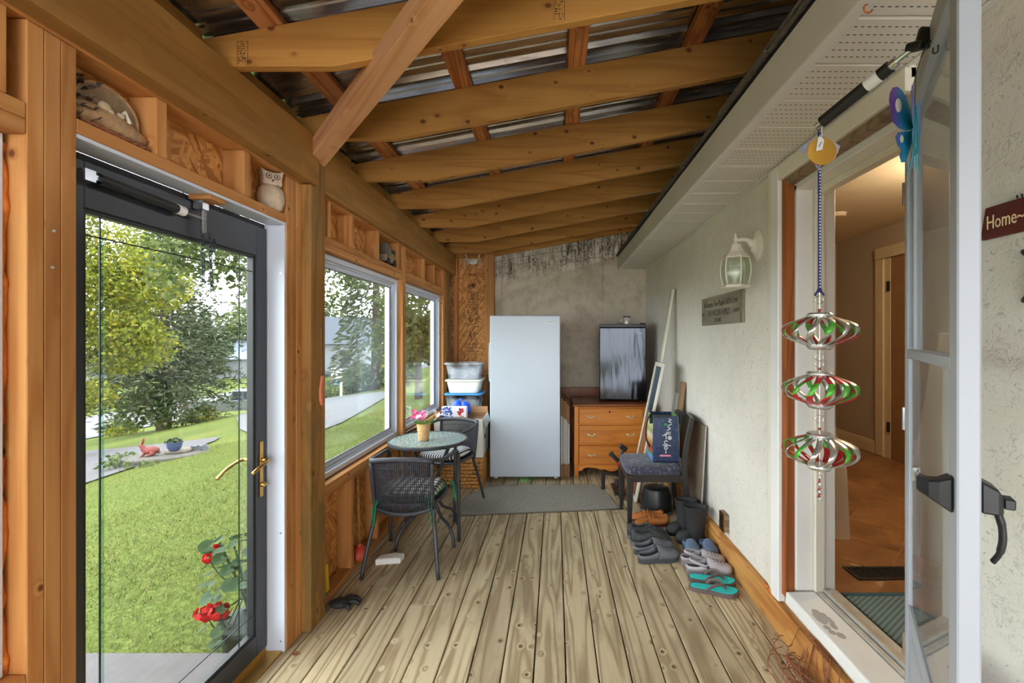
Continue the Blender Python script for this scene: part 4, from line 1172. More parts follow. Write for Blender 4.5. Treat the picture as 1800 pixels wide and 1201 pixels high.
# ---------------------------------------------------------------- upright freezer
fz = thing('upright_freezer', 'tall white upright freezer against the stained end wall', 'freezer', (-0.306, 4.62, 0))
FZ = plain('freezer_white', c(188,198,210), 0.32, var=0.02, scale=2, bump=0.03, bscale=260)
MB().box(-0.350, 0.350, 0.075, 0.74, 0.05, 1.672).build('cabinet', FZ, fz, bevel=0.006)
MB().box(-0.357, 0.357, 0.0, 0.068, 0.042, 1.682).build('door', FZ, fz, bevel=0.008, seg=2)
MB().box(-0.350, 0.350, 0.068, 0.075, 0.055, 1.67).build('gasket', M['blackm'], fz)
MB().tube(spline([(-0.356,0.03,1.40),(-0.363,0.014,1.37),(-0.364,0.012,1.05),(-0.356,0.03,1.01)],5), 0.006, 8).build('handle', FZ, fz, smooth=True)
for x in (-0.31, 0.31):
    for y in (0.11, 0.68): MB().lathe([(0.018,0.0),(0.018,0.03),(0.010,0.05)], 14, Matrix.Translation((x,y,0))).build('foot', M['cream'], fz)
MB().box(0.205, 0.292, -0.0016, 0.0, 1.605, 1.628).build('badge', M['white'], fz, bevel=0.0005)
text('badge_lettering', 'FRIGIDAIRE', 0.015, M['ink'], fz, (0.249, -0.0018, 1.6165), (PI/2,0,0), 0.0002)
gl_ = bpy.data.materials.new('green_indicator'); gl_.use_nodes = True
g__ = gl_.node_tree.nodes['Principled BSDF']; g__.inputs['Base Color'].default_value = (0.05,0.8,0.2,1); g__.inputs['Emission Color'].default_value = (0.1,1,0.3,1); g__.inputs['Emission Strength'].default_value = 8
MB().box(-0.008, 0.008, 0.03, 0.038, 0.036, 0.0415).build('indicator', gl_, fz)

# ---------------------------------------------------------------- chest of drawers
M['pale_brass'] = plain('pale_brass', c(226,208,170), 0.35, metal=0.6, var=0.1)
dr = thing('chest_of_drawers', 'orange wooden three-drawer chest carrying the black mini fridge', 'dresser', (0.59, 4.77, 0))
DRW = wood('orange_stained_wood', c(222,142,58), c(188,108,38), knots=1.2, kr=0.04, ring=5, fine=0.6, rough=0.4, bump=0.08, var=0.03)
DRT = wood('dresser_top_wood', c(160,92,46), c(124,66,32), knots=1.2, kr=0.04, ring=5, fine=0.6, rough=0.35, bump=0.05, var=0.03)
def dl(nm, x0, x1, y0, y1, z0, z1, mat=DRW, bevel=0.002): return lumber(nm, x0, x1, y0, y1, z0, z1, mat, dr, bevel)
dl('top', -0.405, 0.40, -0.022, 0.56, 0.735, 0.760, DRT, 0.006)
dl('leg', -0.39, -0.345, 0.0, 0.045, 0.0, 0.734); dl('leg', 0.335, 0.38, 0.0, 0.045, 0.0, 0.734)
dl('leg', -0.39, -0.345, 0.50, 0.545, 0.0, 0.734); dl('leg', 0.335, 0.38, 0.50, 0.545, 0.0, 0.734)
dl('side_panel', -0.385, -0.37, 0.045, 0.50, 0.10, 0.734); dl('side_panel', 0.365, 0.38, 0.045, 0.50, 0.10, 0.734)
dl('back_panel', -0.345, 0.335, 0.53, 0.54, 0.10, 0.734)
for z in (0.718, 0.545, 0.335, 0.125): dl('rail', -0.345, 0.335, 0.006, 0.03, z-0.006, z+0.010)
dl('carcass_floor', -0.345, 0.335, 0.03, 0.53, 0.118, 0.128)
# scalloped apron
ap = [(-0.345, 0.118), (-0.345, 0.060), (-0.315, 0.060), (-0.295, 0.085), (-0.25, 0.098), (-0.16, 0.088), (-0.10, 0.070), (-0.075, 0.080), (-0.04, 0.062), (0.0, 0.056), (0.04, 0.062), (0.075, 0.080), (0.10, 0.070), (0.16, 0.088), (0.24, 0.098), (0.285, 0.085), (0.305, 0.060), (0.335, 0.060), (0.335, 0.118)]
MB().prism(ap[::-1], -0.016, -0.002, Matrix.Translation((0,0.0,0)) @ Euler((PI/2,0,0)).to_matrix().to_4x4()).build('apron', DRW, dr)
for (z0, z1, key) in ((0.557, 0.710, True), (0.347, 0.537, False), (0.137, 0.327, False)):
    d_ = lumber('drawer', -0.340, 0.330, -0.006, 0.40, z0, z1, DRW, dr, 0.003)
    zc = (z0+z1)/2
    for x in (-0.21, 0.20):
        hm = MB()
        hm.lathe([(0.011,0),(0.011,0.002)], 12, Matrix.Translation((x-0.034,-0.006,zc)) @ Euler((PI/2,0,0)).to_matrix().to_4x4(), sx=1.3).lathe([(0.011,0),(0.011,0.002)], 12, Matrix.Translation((x+0.034,-0.006,zc)) @ Euler((PI/2,0,0)).to_matrix().to_4x4(), sx=1.3)
        hm.tube(spline([(x-0.040,-0.008,zc),(x-0.038,-0.018,zc),(x-0.02,-0.022,zc-0.006),(x,-0.024,zc-0.008),(x+0.02,-0.022,zc-0.006),(x+0.038,-0.018,zc),(x+0.040,-0.008,zc)],4), 0.0058, 8)
        ho = hm.build('handle', M['pale_brass'], dr, smooth=True)
        ho.parent = d_; ho.matrix_parent_inverse = Matrix.Translation(d_.location).inverted()
    if key:
        ko = MB().lathe([(0.009,0),(0.009,0.003)], 12, Matrix.Translation((-0.02,-0.006,z1-0.03)) @ Euler((PI/2,0,0)).to_matrix().to_4x4(), sy=1.3).build('keyhole', M['ink'], dr)
        ko.parent = d_; ko.matrix_parent_inverse = Matrix.Translation(d_.location).inverted()
bk = thing('brown_plank', 'brown plank standing behind the chest against the wall', 'plank', (0.40, 5.60, 0))
lumber('board', -0.36, 0.36, -0.015, 0.02, 0.0, 0.845, DRT, bk)

# ---------------------------------------------------------------- mini fridge
mf = thing('mini_fridge', 'small dark steel mini fridge standing on the orange chest', 'fridge', (0.735, 4.965, 0.760), math.radians(-7))
def steel_mat():
    m, nt, N, L, B = nodes_of('brushed_dark_steel')
    v = mapped(N, L, (160, 160, 1.5)); n = noise(N, L, v, 1, 3)
    L.new(ramp(N, L, n, [(0.3, c(46,48,52)), (0.7, c(54,56,60))]), B.inputs['Base Color'])
    B.inputs['Metallic'].default_value = 0.9; B.inputs['Roughness'].default_value = 0.1
    v2 = mapped(N, L, (8, 1, 1.6)); n2 = noise(N, L, v2, 1, 2, 0.5, 0.6)
    bumped(N, L, B, n2, 0.14, 0.03)
    return m
MB().box(-0.25, 0.25, 0.055, 0.46, 0.015, 0.835).build('cabinet', M['black'], mf, bevel=0.005)
MB().box(-0.252, 0.252, 0.004, 0.050, 0.018, 0.808).build('door', steel_mat(), mf, bevel=0.008, seg=2)
MB().box(-0.254, 0.254, 0.0, 0.060, 0.810, 0.845).build('top_trim', M['black'], mf, bevel=0.005)
MB().box(0.185, 0.245, 0.012, 0.05, 0.845, 0.858).build('hinge_cover', M['black'], mf, bevel=0.004)
for x in (-0.2, 0.2):
    for y in (0.08, 0.42): MB().lathe([(0.014,0),(0.014,0.016)], 12, Matrix.Translation((x,y,0))).build('foot', M['black'], mf)
MB().tube(arc((0.140, 0.0032, 0.747), 0.011, 0.3, 2.6, 8), 0.0022, 6).build('badge_swirl', M['white'], mf)
text('badge_lettering', 'Midea', 0.026, M['white'], mf, (0.178, 0.0034, 0.748), (PI/2,0,0), 0.0003)
tn = thing('small_tin', 'small printed tin mug on top of the mini fridge', 'tin', (0.800, 5.08, 1.5965))
MB().lathe([(0.040,0.0),(0.041,0.004),(0.041,0.088),(0.038,0.092),(0.036,0.088)], 24).build('body', plain('tin_print', c(196,186,180), 0.35, metal=0.3, var=0.4, scale=70), tn, smooth='auto')
MB().lathe([(0.042,0.086),(0.042,0.098),(0.030,0.100)], 24).build('lid', M['black'], tn, smooth='auto')
MB().tube(arc((-0.043,0,0.048), 0.022, PI*0.5, PI*1.5, 10, 'xz', 0.03), 0.004, 6).build('handle', M['steel'], tn, smooth=True)

# ---------------------------------------------------------------- flattened cartons between freezer and chest
kraft = plain('kraft_cardboard', c(160,120,82), 0.85, var=0.1, scale=10)
cwhite = plain('white_cardboard', c(214,212,206), 0.75, var=0.06, scale=10)
fcx = [0.064, 0.080, 0.096, 0.112, 0.128, 0.144]
for i, x in enumerate(fcx):
    h = [0.83, 0.82, 0.80, 0.795, 0.77, 0.745][i]; w_ = 0.013
    fcn = thing('flattened_carton', ['flattened carton pressed against the freezer side, tallest of the row', 'second flattened carton from the freezer with greyer side', 'third flattened carton from the freezer', 'fourth flattened carton from the freezer', 'fifth flattened carton from the freezer, next to outermost', 'flattened carton nearest the orange chest, lowest of the row'][i], 'cardboard', (x, 4.72 + 0.012*((i*7) % 4), 0), 0.0, 'flattened cartons beside the freezer')
    MB().box(-w_/2, w_/2, 0, 0.5, 0.0, 0.14).build('lower_flap', kraft, fcn, bevel=0.002); MB().box(-w_/2, w_/2, 0, 0.5, h-0.19, h).build('upper_flap', kraft, fcn, bevel=0.002)
    MB().box(-w_/2, w_/2, -0.004, 0.5, 0.141, h-0.191).build('side', cwhite if i % 3 != 1 else plain('carton_grey', c(186,182,176), 0.8), fcn, bevel=0.002)

# ---------------------------------------------------------------- things leaning in the far corner
def lean(name, label, cat, foot, top, w, t, mat, yaw=0.0):
    """a board whose foot and head are given, width running along Y"""
    f, h = Vector(foot), Vector(top)
    r = thing(name, label, cat, f)
    d = h - f; Ln = d.length; xx = d.normalized(); yy = Vector((0,1,0)); yy = (yy - xx*yy.dot(xx)).normalized(); zz = xx.cross(yy)
    M4 = Matrix((xx, yy, zz)).transposed().to_4x4()
    return r, M4, Ln
def lpart(r, M4, nm, x0, x1, y0, y1, z0, z1, mat, bevel=0.002):
    o = MB().box(-(x1-x0)/2, (x1-x0)/2, -(y1-y0)/2, (y1-y0)/2, -(z1-z0)/2, (z1-z0)/2).build(nm, mat, r, bevel=bevel)
    o.matrix_basis = M4 @ Matrix.Translation(((x0+x1)/2, (y0+y1)/2, (z0+z1)/2))
    return o
r, M4, Ln = lean('long_moulding', 'long white moulding with raw wood edge leaning in the corner', 'moulding', (0.80, 4.24, 0.012), (1.098, 4.24, 1.905), 0.07, 0.02, None)
lpart(r, M4, 'face', 0, Ln, -0.032, 0.032, -0.006, 0.010, M['cream']); lpart(r, M4, 'raw_edge', 0.02, Ln, 0.034, 0.052, -0.006, 0.010, wood('raw_edge_wood', c(184,142,80), c(150,106,54), knots=2))
r, M4, Ln = lean('narrow_frame', 'narrow white framed pane leaning beside the orange chest', 'frame', (0.715, 4.02, 0.01), (0.965, 4.02, 1.225), 0.36, 0.025, None)
FRW = M['cream']
lpart(r, M4, 'stile', 0, Ln, -0.03, 0.0, 0, 0.022, FRW); lpart(r, M4, 'stile', 0, Ln, 0.24, 0.27, 0, 0.022, FRW)
lpart(r, M4, 'rail', Ln-0.035, Ln, 0.001, 0.239, 0, 0.022, FRW); lpart(r, M4, 'rail', 0.0, 0.035, 0.001, 0.239, 0, 0.022, FRW)
lpart(r, M4, 'pane', 0.72, Ln-0.036, 0.001, 0.239, 0.008, 0.014, plain('slate_mirror', c(96,112,124), 0.12, metal=0.6, var=0.1), 0)
lpart(r, M4, 'panel', 0.036, 0.719, 0.001, 0.239, 0.008, 0.014, wood('brown_panel', c(168,110,70), c(132,84,52), knots=1), 0)
r, M4, Ln = lean('white_shelf_board', 'wide white shelf board leaning behind the long moulding', 'board', (0.93, 4.11, 0.01), (1.105, 4.11, 0.96), 0.2, 0.02, None)
lpart(r, M4, 'board', 0, Ln, -0.06, 0.055, -0.008, 0.010, M['white']); lpart(r, M4, 'edge', 0, Ln, -0.066, -0.061, -0.008, 0.010, M['cream'], 0)
r, M4, Ln = lean('short_board', 'short grey-brown board leaning on the stucco by the chair', 'board', (0.985, 3.985, 0.01), (1.114, 3.985, 1.07), 0.1, 0.03, None)
for o_ in [lpart(r, M4, 'board', 0, Ln, -0.07, 0.03, -0.010, 0.012, M['greybrown'])]: pass
lpart(r, M4, 'edge', 0, Ln, -0.075, -0.071, -0.010, 0.012, kraft, 0)

# folded scooter handles beside the chair
sk = thing('folded_scooter', 'folded black scooter with red tubing beside the upholstered chair', 'scooter', (0.585, 4.13, 0))
redp = plain('red_paint', c(190,44,44), 0.4)
MB().tube(spline([(-0.03,0.0,0.33),(0.0,0.0,0.285),(0.05,0.0,0.268),(0.10,0.0,0.30),(0.12,0,0.34)],5), 0.008, 8).build('red_tube', redp, sk, smooth=True)
MB().tube([(-0.075,0.0,0.40),(-0.015,0.0,0.335)], [0.019,0.017], 12).tube([(-0.085,0,0.41),(-0.07,0,0.394)], 0.022, 12).build('grip', M['blackm'], sk, smooth='auto')
MB().tube([(0.035,0.02,0.445),(0.0,0.01,0.335)], [0.014,0.013], 12).cbox((0.035,0.02,0.452), (0.075,0.03,0.045), (0,0.6,0)).build('brake_lever', M['black'], sk, bevel=0.004)
MB().tube([(-0.155,0,0.225),(-0.06,0,0.215),(0.0,0,0.20)], 0.011, 10).tube([(-0.15,0,0.232),(-0.15,0,0.10)], 0.016, 12).tube([(-0.15,0,0.10),(-0.15,0,0.085)], 0.019, 12).build('folded_bar', M['black'], sk, smooth='auto')
MB().tube([(0.0,0.0,0.02),(0.0,0.0,0.30)], 0.014, 10).box(-0.05,0.05,-0.05,0.25,0.04,0.06).build('column', M['black'], sk, bevel=0.002)
for y in (-0.03, 0.22): MB().lathe([(0.05,-0.012),(0.055,0),(0.05,0.012)], 20, Matrix.Translation((0,y,0.055)) @ Euler((0,PI/2,0)).to_matrix().to_4x4()).build('wheel', M['blackm'], sk, smooth='auto')

# ---------------------------------------------------------------- upholstered dining chair with its back to the wall
dcx = thing('dining_chair', 'black wooden chair with navy flecked seat against the stucco wall', 'chair', (0.775, 3.66, 0))
BLK = plain('black_brown_wood', c(44,38,36), 0.35, var=0.2, scale=6, stretch=(1,1,0.2))
def fleck():
    m, nt, N, L, B = nodes_of('navy_flecked_fabric')
    v = mapped(N, L, (1,1,1), rnd=False)
    n = noise(N, L, v, 420, 2); n2 = noise(N, L, v, 40, 5, 0.7)
    col = ramp(N, L, n, [(0.35, c(38,38,54)), (0.65, c(70,70,92))])
    col = mixc(N, L, mathn(N, L, 'MULTIPLY', ramp_v(N, L, n2, 0.56, 0.70), 0.8), col, c(186,184,190))
    L.new(col, B.inputs['Base Color']); B.inputs['Roughness'].default_value = 0.95; B.inputs['Sheen Weight'].default_value = 0.2
    bumped(N, L, B, n, 0.3, 0.002)
    return m
def taper(nm, a, b, wa, wb, mat, par):
    a, b = Vector(a), Vector(b); m = MB()
    ra = [(a.x+sx*wa, a.y+sy*wa, a.z) for sx, sy in ((-1,-1),(1,-1),(1,1),(-1,1))]; rb = [(b.x+sx*wb, b.y+sy*wb, b.z) for sx, sy in ((-1,-1),(1,-1),(1,1),(-1,1))]
    return m.loft([ra, rb]).build(nm, mat, par, bevel=0.003)
for y in (-0.205, 0.205):
    taper('leg', (-0.213, y, 0.0), (-0.205, y, 0.385), 0.014, 0.024, BLK, dcx)
    pts = spline([(0.255,y,0.0),(0.228,y,0.22),(0.205,y,0.42),(0.215,y,0.60),(0.262,y,0.845)],5)
    rg = [[(p.x-0.020,p.y-0.014,p.z),(p.x+0.020,p.y-0.014,p.z),(p.x+0.020,p.y+0.014,p.z),(p.x-0.020,p.y+0.014,p.z)] for p in pts]
    MB().loft(rg).build('back_leg', BLK, dcx, bevel=0.003)
for (x0,x1,y0,y1) in ((-0.23,0.21,-0.218,-0.195),(-0.23,0.21,0.195,0.218),(-0.228,-0.205,-0.19,0.19),(0.19,0.21,-0.19,0.19)):
    MB().box(x0,x1,y0,y1,0.36,0.412).build('apron', BLK, dcx, bevel=0.003)
seat = MB()
rings = []
for (z, g) in ((0.413,-0.006),(0.425,0.004),(0.455,0.006),(0.472,-0.006),(0.480,-0.05),(0.483,-0.12)):
    xs0, xs1, ys = -0.235-g, 0.195+g*0.4, 0.222+g
    rg = []
    for k in range(24):
        a = 2*PI*k/24; ca_, sa_ = math.cos(a), math.sin(a)
        e = 0.35
        rg.append(((xs0+xs1)/2 + (xs1-xs0)/2*math.copysign(abs(ca_)**e, ca_), ys*math.copysign(abs(sa_)**e, sa_), z))
    rings.append(rg)
seat.loft(rings).build('seat', fleck(), dcx, smooth='auto', angle=60)
bkp = MB(); rg = []
for i in range(9):
    t = i/8; z = 0.50 + 0.345*t; x = 0.208 + 0.055*t**1.6
    rg.append([(x-0.012, -0.19, z), (x-0.012 + 0.02, -0.10, z), (x-0.012+0.028, 0, z), (x-0.012+0.02, 0.10, z), (x-0.012, 0.19, z), (x+0.012, 0.19, z), (x+0.012+0.02, 0.10, z), (x+0.012+0.028, 0, z), (x+0.012+0.02, -0.10, z), (x+0.012, -0.19, z)])
bkp.loft(rg).build('backrest', BLK, dcx, smooth='auto')
# sheet of panelling leaning on the wall behind the chair
r, M4, Ln = lean('brown_panel_sheet', 'smooth grey-brown panel sheet leaning on the wall behind the chair', 'panel', (1.068, 3.38, 0.005), (1.113, 3.38, 0.80), 0.5, 0.01, None)
lpart(r, M4, 'sheet', 0, Ln, -0.02, 0.50, -0.004, 0.004, plain('panel_laminate', c(132,118,102), 0.3, var=0.15, scale=4), 0.001)
lpart(r, M4, 'edge_strip', 0, Ln, -0.026, -0.021, -0.005, 0.005, plain('panel_edge', c(176,170,166), 0.4), 0.001)

# shopping bag on the chair
bgx = thing('shopping_bag', 'navy reusable shopping bag with food photo side on the chair', 'bag', (0.862, 3.63, 0.486), 0.0)
def bagmat(kind):
    m, nt, N, L, B = nodes_of('bag_' + kind)
    tc = N.new('ShaderNodeTexCoord'); v = tc.outputs['Object']
    if kind == 'navy':
        n = noise(N, L, v, 45, 4, 0.7, 1.0)
        col = ramp(N, L, n, [(0.4, c(22,40,74)), (0.62, c(36,62,100)), (0.74, c(150,166,190))])
    else:
        sp = N.new('ShaderNodeSeparateXYZ'); L.new(v, sp.inputs[0])
        z = sp.outputs[2]; n = noise(N, L, v, 34, 3)
        zz_ = mathn(N, L, 'MULTIPLY_ADD', n, 0.05, z); zz_ = mathn(N, L, 'MULTIPLY', zz_, 1/0.36)
        col = ramp(N, L, zz_, [(0.0, c(30,90,170)), (0.17, c(60,150,210)), (0.24, c(40,120,50)), (0.32, c(180,30,40)), (0.40, c(96,56,30)), (0.52, c(206,166,90)), (0.62, c(228,222,206)), (0.72, c(120,160,70)), (0.85, c(190,206,150)), (1.0, c(110,160,60))])
        n2 = noise(N, L, v, 120, 2)
        col = mixc(N, L, mathn(N, L, 'MULTIPLY', ramp_v(N, L, n2, 0.55, 0.65), 0.5), col, c(240,236,220))
    L.new(col, B.inputs['Base Color']); B.inputs['Roughness'].default_value = 0.3; B.inputs['Coat Weight'].default_value = 0.3
    v2 = noise(N, L, v, 14, 2); bumped(N, L, B, v2, 0.25, 0.01)
    return m
bn, bph = bagmat('navy'), bagmat('photo')
# body: the photo side faces the room (-X), the narrow navy side faces the camera (-Y)
def bagring(z, gx, gy): return [(-0.105-gx, -0.10-gy, z), (0.095+gx, -0.11-gy, z), (0.095+gx, 0.10+gy, z), (-0.105-gx, 0.11+gy, z)]
bb_ = MB(); rr_ = [bagring(0.0,-0.004,-0.012), bagring(0.012,0.0,0.0), bagring(0.12,0.004,0.004), bagring(0.24,0.0,0.0), bagring(0.365,-0.006,-0.004)]
n4 = 4; vs = [p for q in rr_ for p in q]; fsn = []; fsp = []
for i in range(len(rr_)-1):
    for k in range(4):
        l = (k+1) % 4; f_ = (i*4+k, i*4+l, (i+1)*4+l, (i+1)*4+k)
        (fsp if k in (1, 3) else fsn).append(f_)
o = MB().add(vs, fsn + [(3,2,1,0)]).build('side_panel', bn, bgx); solid(o, 0.002)
def sub(v_, f_):
    ids = sorted({i for q in f_ for i in q}); mp = {i: k for k, i in enumerate(ids)}
    return [v_[i] for i in ids], [tuple(mp[i] for i in q) for q in f_]
for kk in (0, 1):
    o = MB().add(*sub(vs, fsp[kk::2])).build('photo_panel', bph, bgx); solid(o, 0.002)
MB().box(-0.10, 0.03, -0.112, -0.109, 0.352, 0.374).build('top_band', M['black'], bgx)
for (xx_, yy_) in ((-0.112, -0.03), (0.10, -0.03)):
    o = MB().tube(spline([(xx_,yy_-0.05,0.30),(xx_-0.006,yy_-0.055,0.37),(xx_-0.03,yy_-0.06,0.33),(xx_-0.045,yy_-0.06,0.25),(xx_-0.04,yy_-0.06,0.18),(xx_-0.012,yy_-0.05,0.12)],5), 0.014, 6, flat=0.14).build('handle', plain('navy_webbing', c(20,34,56), 0.8), bgx)
gm = MB()
gy = -0.1165
def gring(x, z, r): gm.tube([(x + r*math.cos(2*PI*k/14), gy, z + r*math.sin(2*PI*k/14)) for k in range(14)], 0.0030, 5, closed=True)
gring(0.022, 0.195, 0.013); gring(0.022, 0.195, 0.005); gring(-0.008, 0.118, 0.011)
gm.tube(arc((-0.006, gy, 0.160), 0.013, 0.4, 5.4, 10), 0.003, 5)
for (x0, z0, x1, z1) in ((-0.008,0.075,-0.008,0.100),(-0.006,0.185,-0.006,0.225),(-0.02,0.225,0.03,0.225),(-0.006,0.235,0.03,0.240),(0.0,0.250,0.028,0.268),(0.028,0.268,0.004,0.282),(0.006,0.290,0.036,0.300),(0.012,0.322,0.036,0.310),(0.012,0.322,0.034,0.335),(0.034,0.335,0.014,0.345),(-0.035,0.215,-0.012,0.215),(-0.032,0.140,0.03,0.136)):
    gm.tube([(x0, gy, z0), (x1, gy, z1)], 0.0030, 5)
gm.build('printed_marks', M['white'], bgx)
MB().box(-0.055, 0.03, -0.1165, -0.115, 0.052, 0.064).build('bag_label', plain('pink_label', c(226,140,160), 0.5), bgx)
MB().ell((-0.010,-0.115,0.30), (0.014,0.002,0.010), 10, 6).build('leaf_logo', plain('leaf_green', c(60,150,70), 0.5), bgx)
# black bucket below the chair
bu = thing('black_bucket', 'upturned black plastic bucket under the upholstered chair', 'bucket', (0.845, 3.815, 0))
MB().lathe([(0.130,0.0),(0.135,0.004),(0.132,0.03),(0.126,0.032),(0.122,0.14),(0.105,0.20),(0.06,0.215)], 32).build('body', M['black'], bu, smooth='auto')
MB().lathe([(0.134,0.005),(0.138,0.010),(0.134,0.028)], 32, cap0=False, cap1=False).build('rim', plain('grey_band', c(120,122,130), 0.4), bu, smooth='auto')

# ---------------------------------------------------------------- footwear
def hwid(t):
    """half width of a foot outline, heel t=0 to toe t=1"""
    P_ = [(0,0.0),(0.02,0.016),(0.06,0.026),(0.14,0.0325),(0.3,0.033),(0.45,0.034),(0.6,0.043),(0.74,0.048),(0.86,0.044),(0.94,0.032),(0.985,0.016),(1.0,0.0)]
    for (a, b), (d, e) in zip(P_[:-1], P_[1:]):
        if a <= t <= d: return b + (e-b)*(t-a)/(d-a)
    return 0
TS = [0.003,0.02,0.05,0.1,0.18,0.28,0.38,0.48,0.58,0.68,0.78,0.86,0.92,0.965,0.997]
def sole_mesh(L_, z0, z1, grow=0.0, nm='sole', toe=0.012):
    rings = []
    for t in TS:
        w_ = hwid(t) + grow; y = (t-0.5)*L_*(1+2*grow/L_); lift = toe*max(0, (t-0.75)/0.25)**2
        rings.append([(-w_, y, z0+lift), (w_, y, z0+lift), (w_*1.03, y, (z0+z1)/2+lift), (w_, y, z1+lift), (-w_, y, z1+lift), (-w_*1.03, y, (z0+z1)/2+lift)])
    return MB().loft(rings)
def arch(t, w_, L_, z, h, n=10):
    y = (t-0.5)*L_
    return [(w_*math.cos(PI*k/n), y, z + h*math.sin(PI*k/n)**0.8) for k in range(n+1)]
def clog(label, loc, rz, mat, soleM, strap=True, L_=0.275, group='clogs beside the base board'):
    r_ = thing('clog', label, 'shoe', loc, rz, group)
    sole_mesh(L_, 0.0, 0.030, 0.002).build('sole', soleM, r_, smooth='auto', angle=50)
    ins = sole_mesh(L_, 0.030, 0.034, -0.006, toe=0.012).build('insole_fill', M['blackm'], r_)
    rings = []
    for t, h in ((0.46,0.066),(0.50,0.070),(0.56,0.066),(0.64,0.058),(0.72,0.050),(0.80,0.044),(0.88,0.037),(0.94,0.027),(0.985,0.012)):
        lift = 0.012*max(0,(t-0.75)/0.25)**2
        rings.append(arch(t, hwid(t)+0.003, L_, 0.026+lift, h))
    o = MB().loft(rings, closed=False).build('upper', mat, r_, smooth=True); solid(o, 0.004)
    # rim round the heel
    wall = []; N_ = 22
    path = []
    for i in range(N_+1):
        a = i/N_
        if a < 0.4: t, s = 0.47 - (0.47-0.04)*(a/0.4), -1
        elif a > 0.6: t, s = 0.04 + (0.47-0.04)*((a-0.6)/0.4), 1
        else: t, s = 0.04 - 0.037*math.cos((a-0.5)/0.1*PI/2), (a-0.5)/0.1
        w_ = hwid(max(t, 0.02)) + 0.003 if abs(s) == 1 else (hwid(0.04)+0.003)
        path.append((w_*s, (t-0.5)*L_, t))
    lo_, hi_ = [], []
    for (x, y, t) in path:
        lo_.append((x, y, 0.027)); hi_.append((x*1.02, y, 0.027 + 0.026 + 0.024*max(0,(t-0.2)/0.27)**1.5))
    o = MB().loft([lo_, hi_], closed=False).build('heel_rim', mat, r_, smooth=True); solid(o, 0.004, 0)
    if strap:
        pts = []
        for i in range(15):
            a = PI*i/14
            pts.append((0.043*math.cos(a), (0.46-0.5)*L_ - 0.105*math.sin(a), 0.062 + 0.022*math.sin(a)))
        MB().tube(pts, 0.009, 6, flat=0.35).build('heel_strap', mat, r_, smooth=True)
        for s in (-1, 1): MB().ell((0.0455*s, (0.46-0.5)*L_, 0.060), (0.003,0.008,0.008), 10, 6).build('rivet', M['black'], r_, smooth=True)
    hm = MB()
    for (t, xs) in ((0.60,(-0.5,-0.17,0.17,0.5)),(0.68,(-0.62,-0.32,0,0.32,0.62)),(0.76,(-0.5,-0.17,0.17,0.5)),(0.83,(-0.3,0.0,0.3))):
        h = 0.066 - (t-0.56)*0.092
        for x in xs:
            w_ = hwid(t); a = math.acos(x*0.95); zz_ = 0.0285 + h*math.sin(a)**0.8 + 0.012*max(0,(t-0.75)/0.25)**2
            hm.ell((x*w_, (t-0.5)*L_, zz_ + 0.001), (0.0042,0.0042,0.0022), 8, 4)
    for s in (-1, 1):
        for t in (0.60, 0.68, 0.76): hm.ell((s*(hwid(t)+0.002), (t-0.5)*L_, 0.040), (0.003,0.007,0.004), 8, 4)
    hm.build('vent_holes', M['black'], r_)
    return r_
dkg = plain('dark_grey_foam', c(98,101,108), 0.6, var=0.1); dks = plain('dark_grey_sole', c(62,64,70), 0.7)
lil = plain('grey_lilac_foam', c(172,164,170), 0.55, var=0.08); lis = plain('lilac_sole', c(126,118,124), 0.6)
blu = plain('slate_blue_foam', c(100,118,146), 0.55, var=0.08); bls = plain('slate_blue_sole', c(66,80,102), 0.6)
TP = -PI/2       # toe to +X
clog('dark grey clog lying nearest the camera of its pair', (0.672, 2.968, 0), TP+0.17, dkg, dks, False)
clog('dark grey clog lying between its pair mate and black sneaker', (0.668, 3.085, 0), TP+0.15, dkg, dks, False)
clog('light grey strapped clog next to the turquoise flip-flop', (0.945, 2.802, 0), TP-0.16, lil, lis, True)
clog('light grey strapped clog closer to the blue clogs', (0.945, 2.914, 0), TP-0.14, lil, lis, True)
clog('slate blue clog tight against the pine base board', (1.032, 3.074, 0), PI+0.02, blu, bls, False, 0.20)
clog('slate blue clog half hidden behind the dark grey clogs', (0.916, 3.074, 0), PI+0.02, blu, bls, False, 0.20)

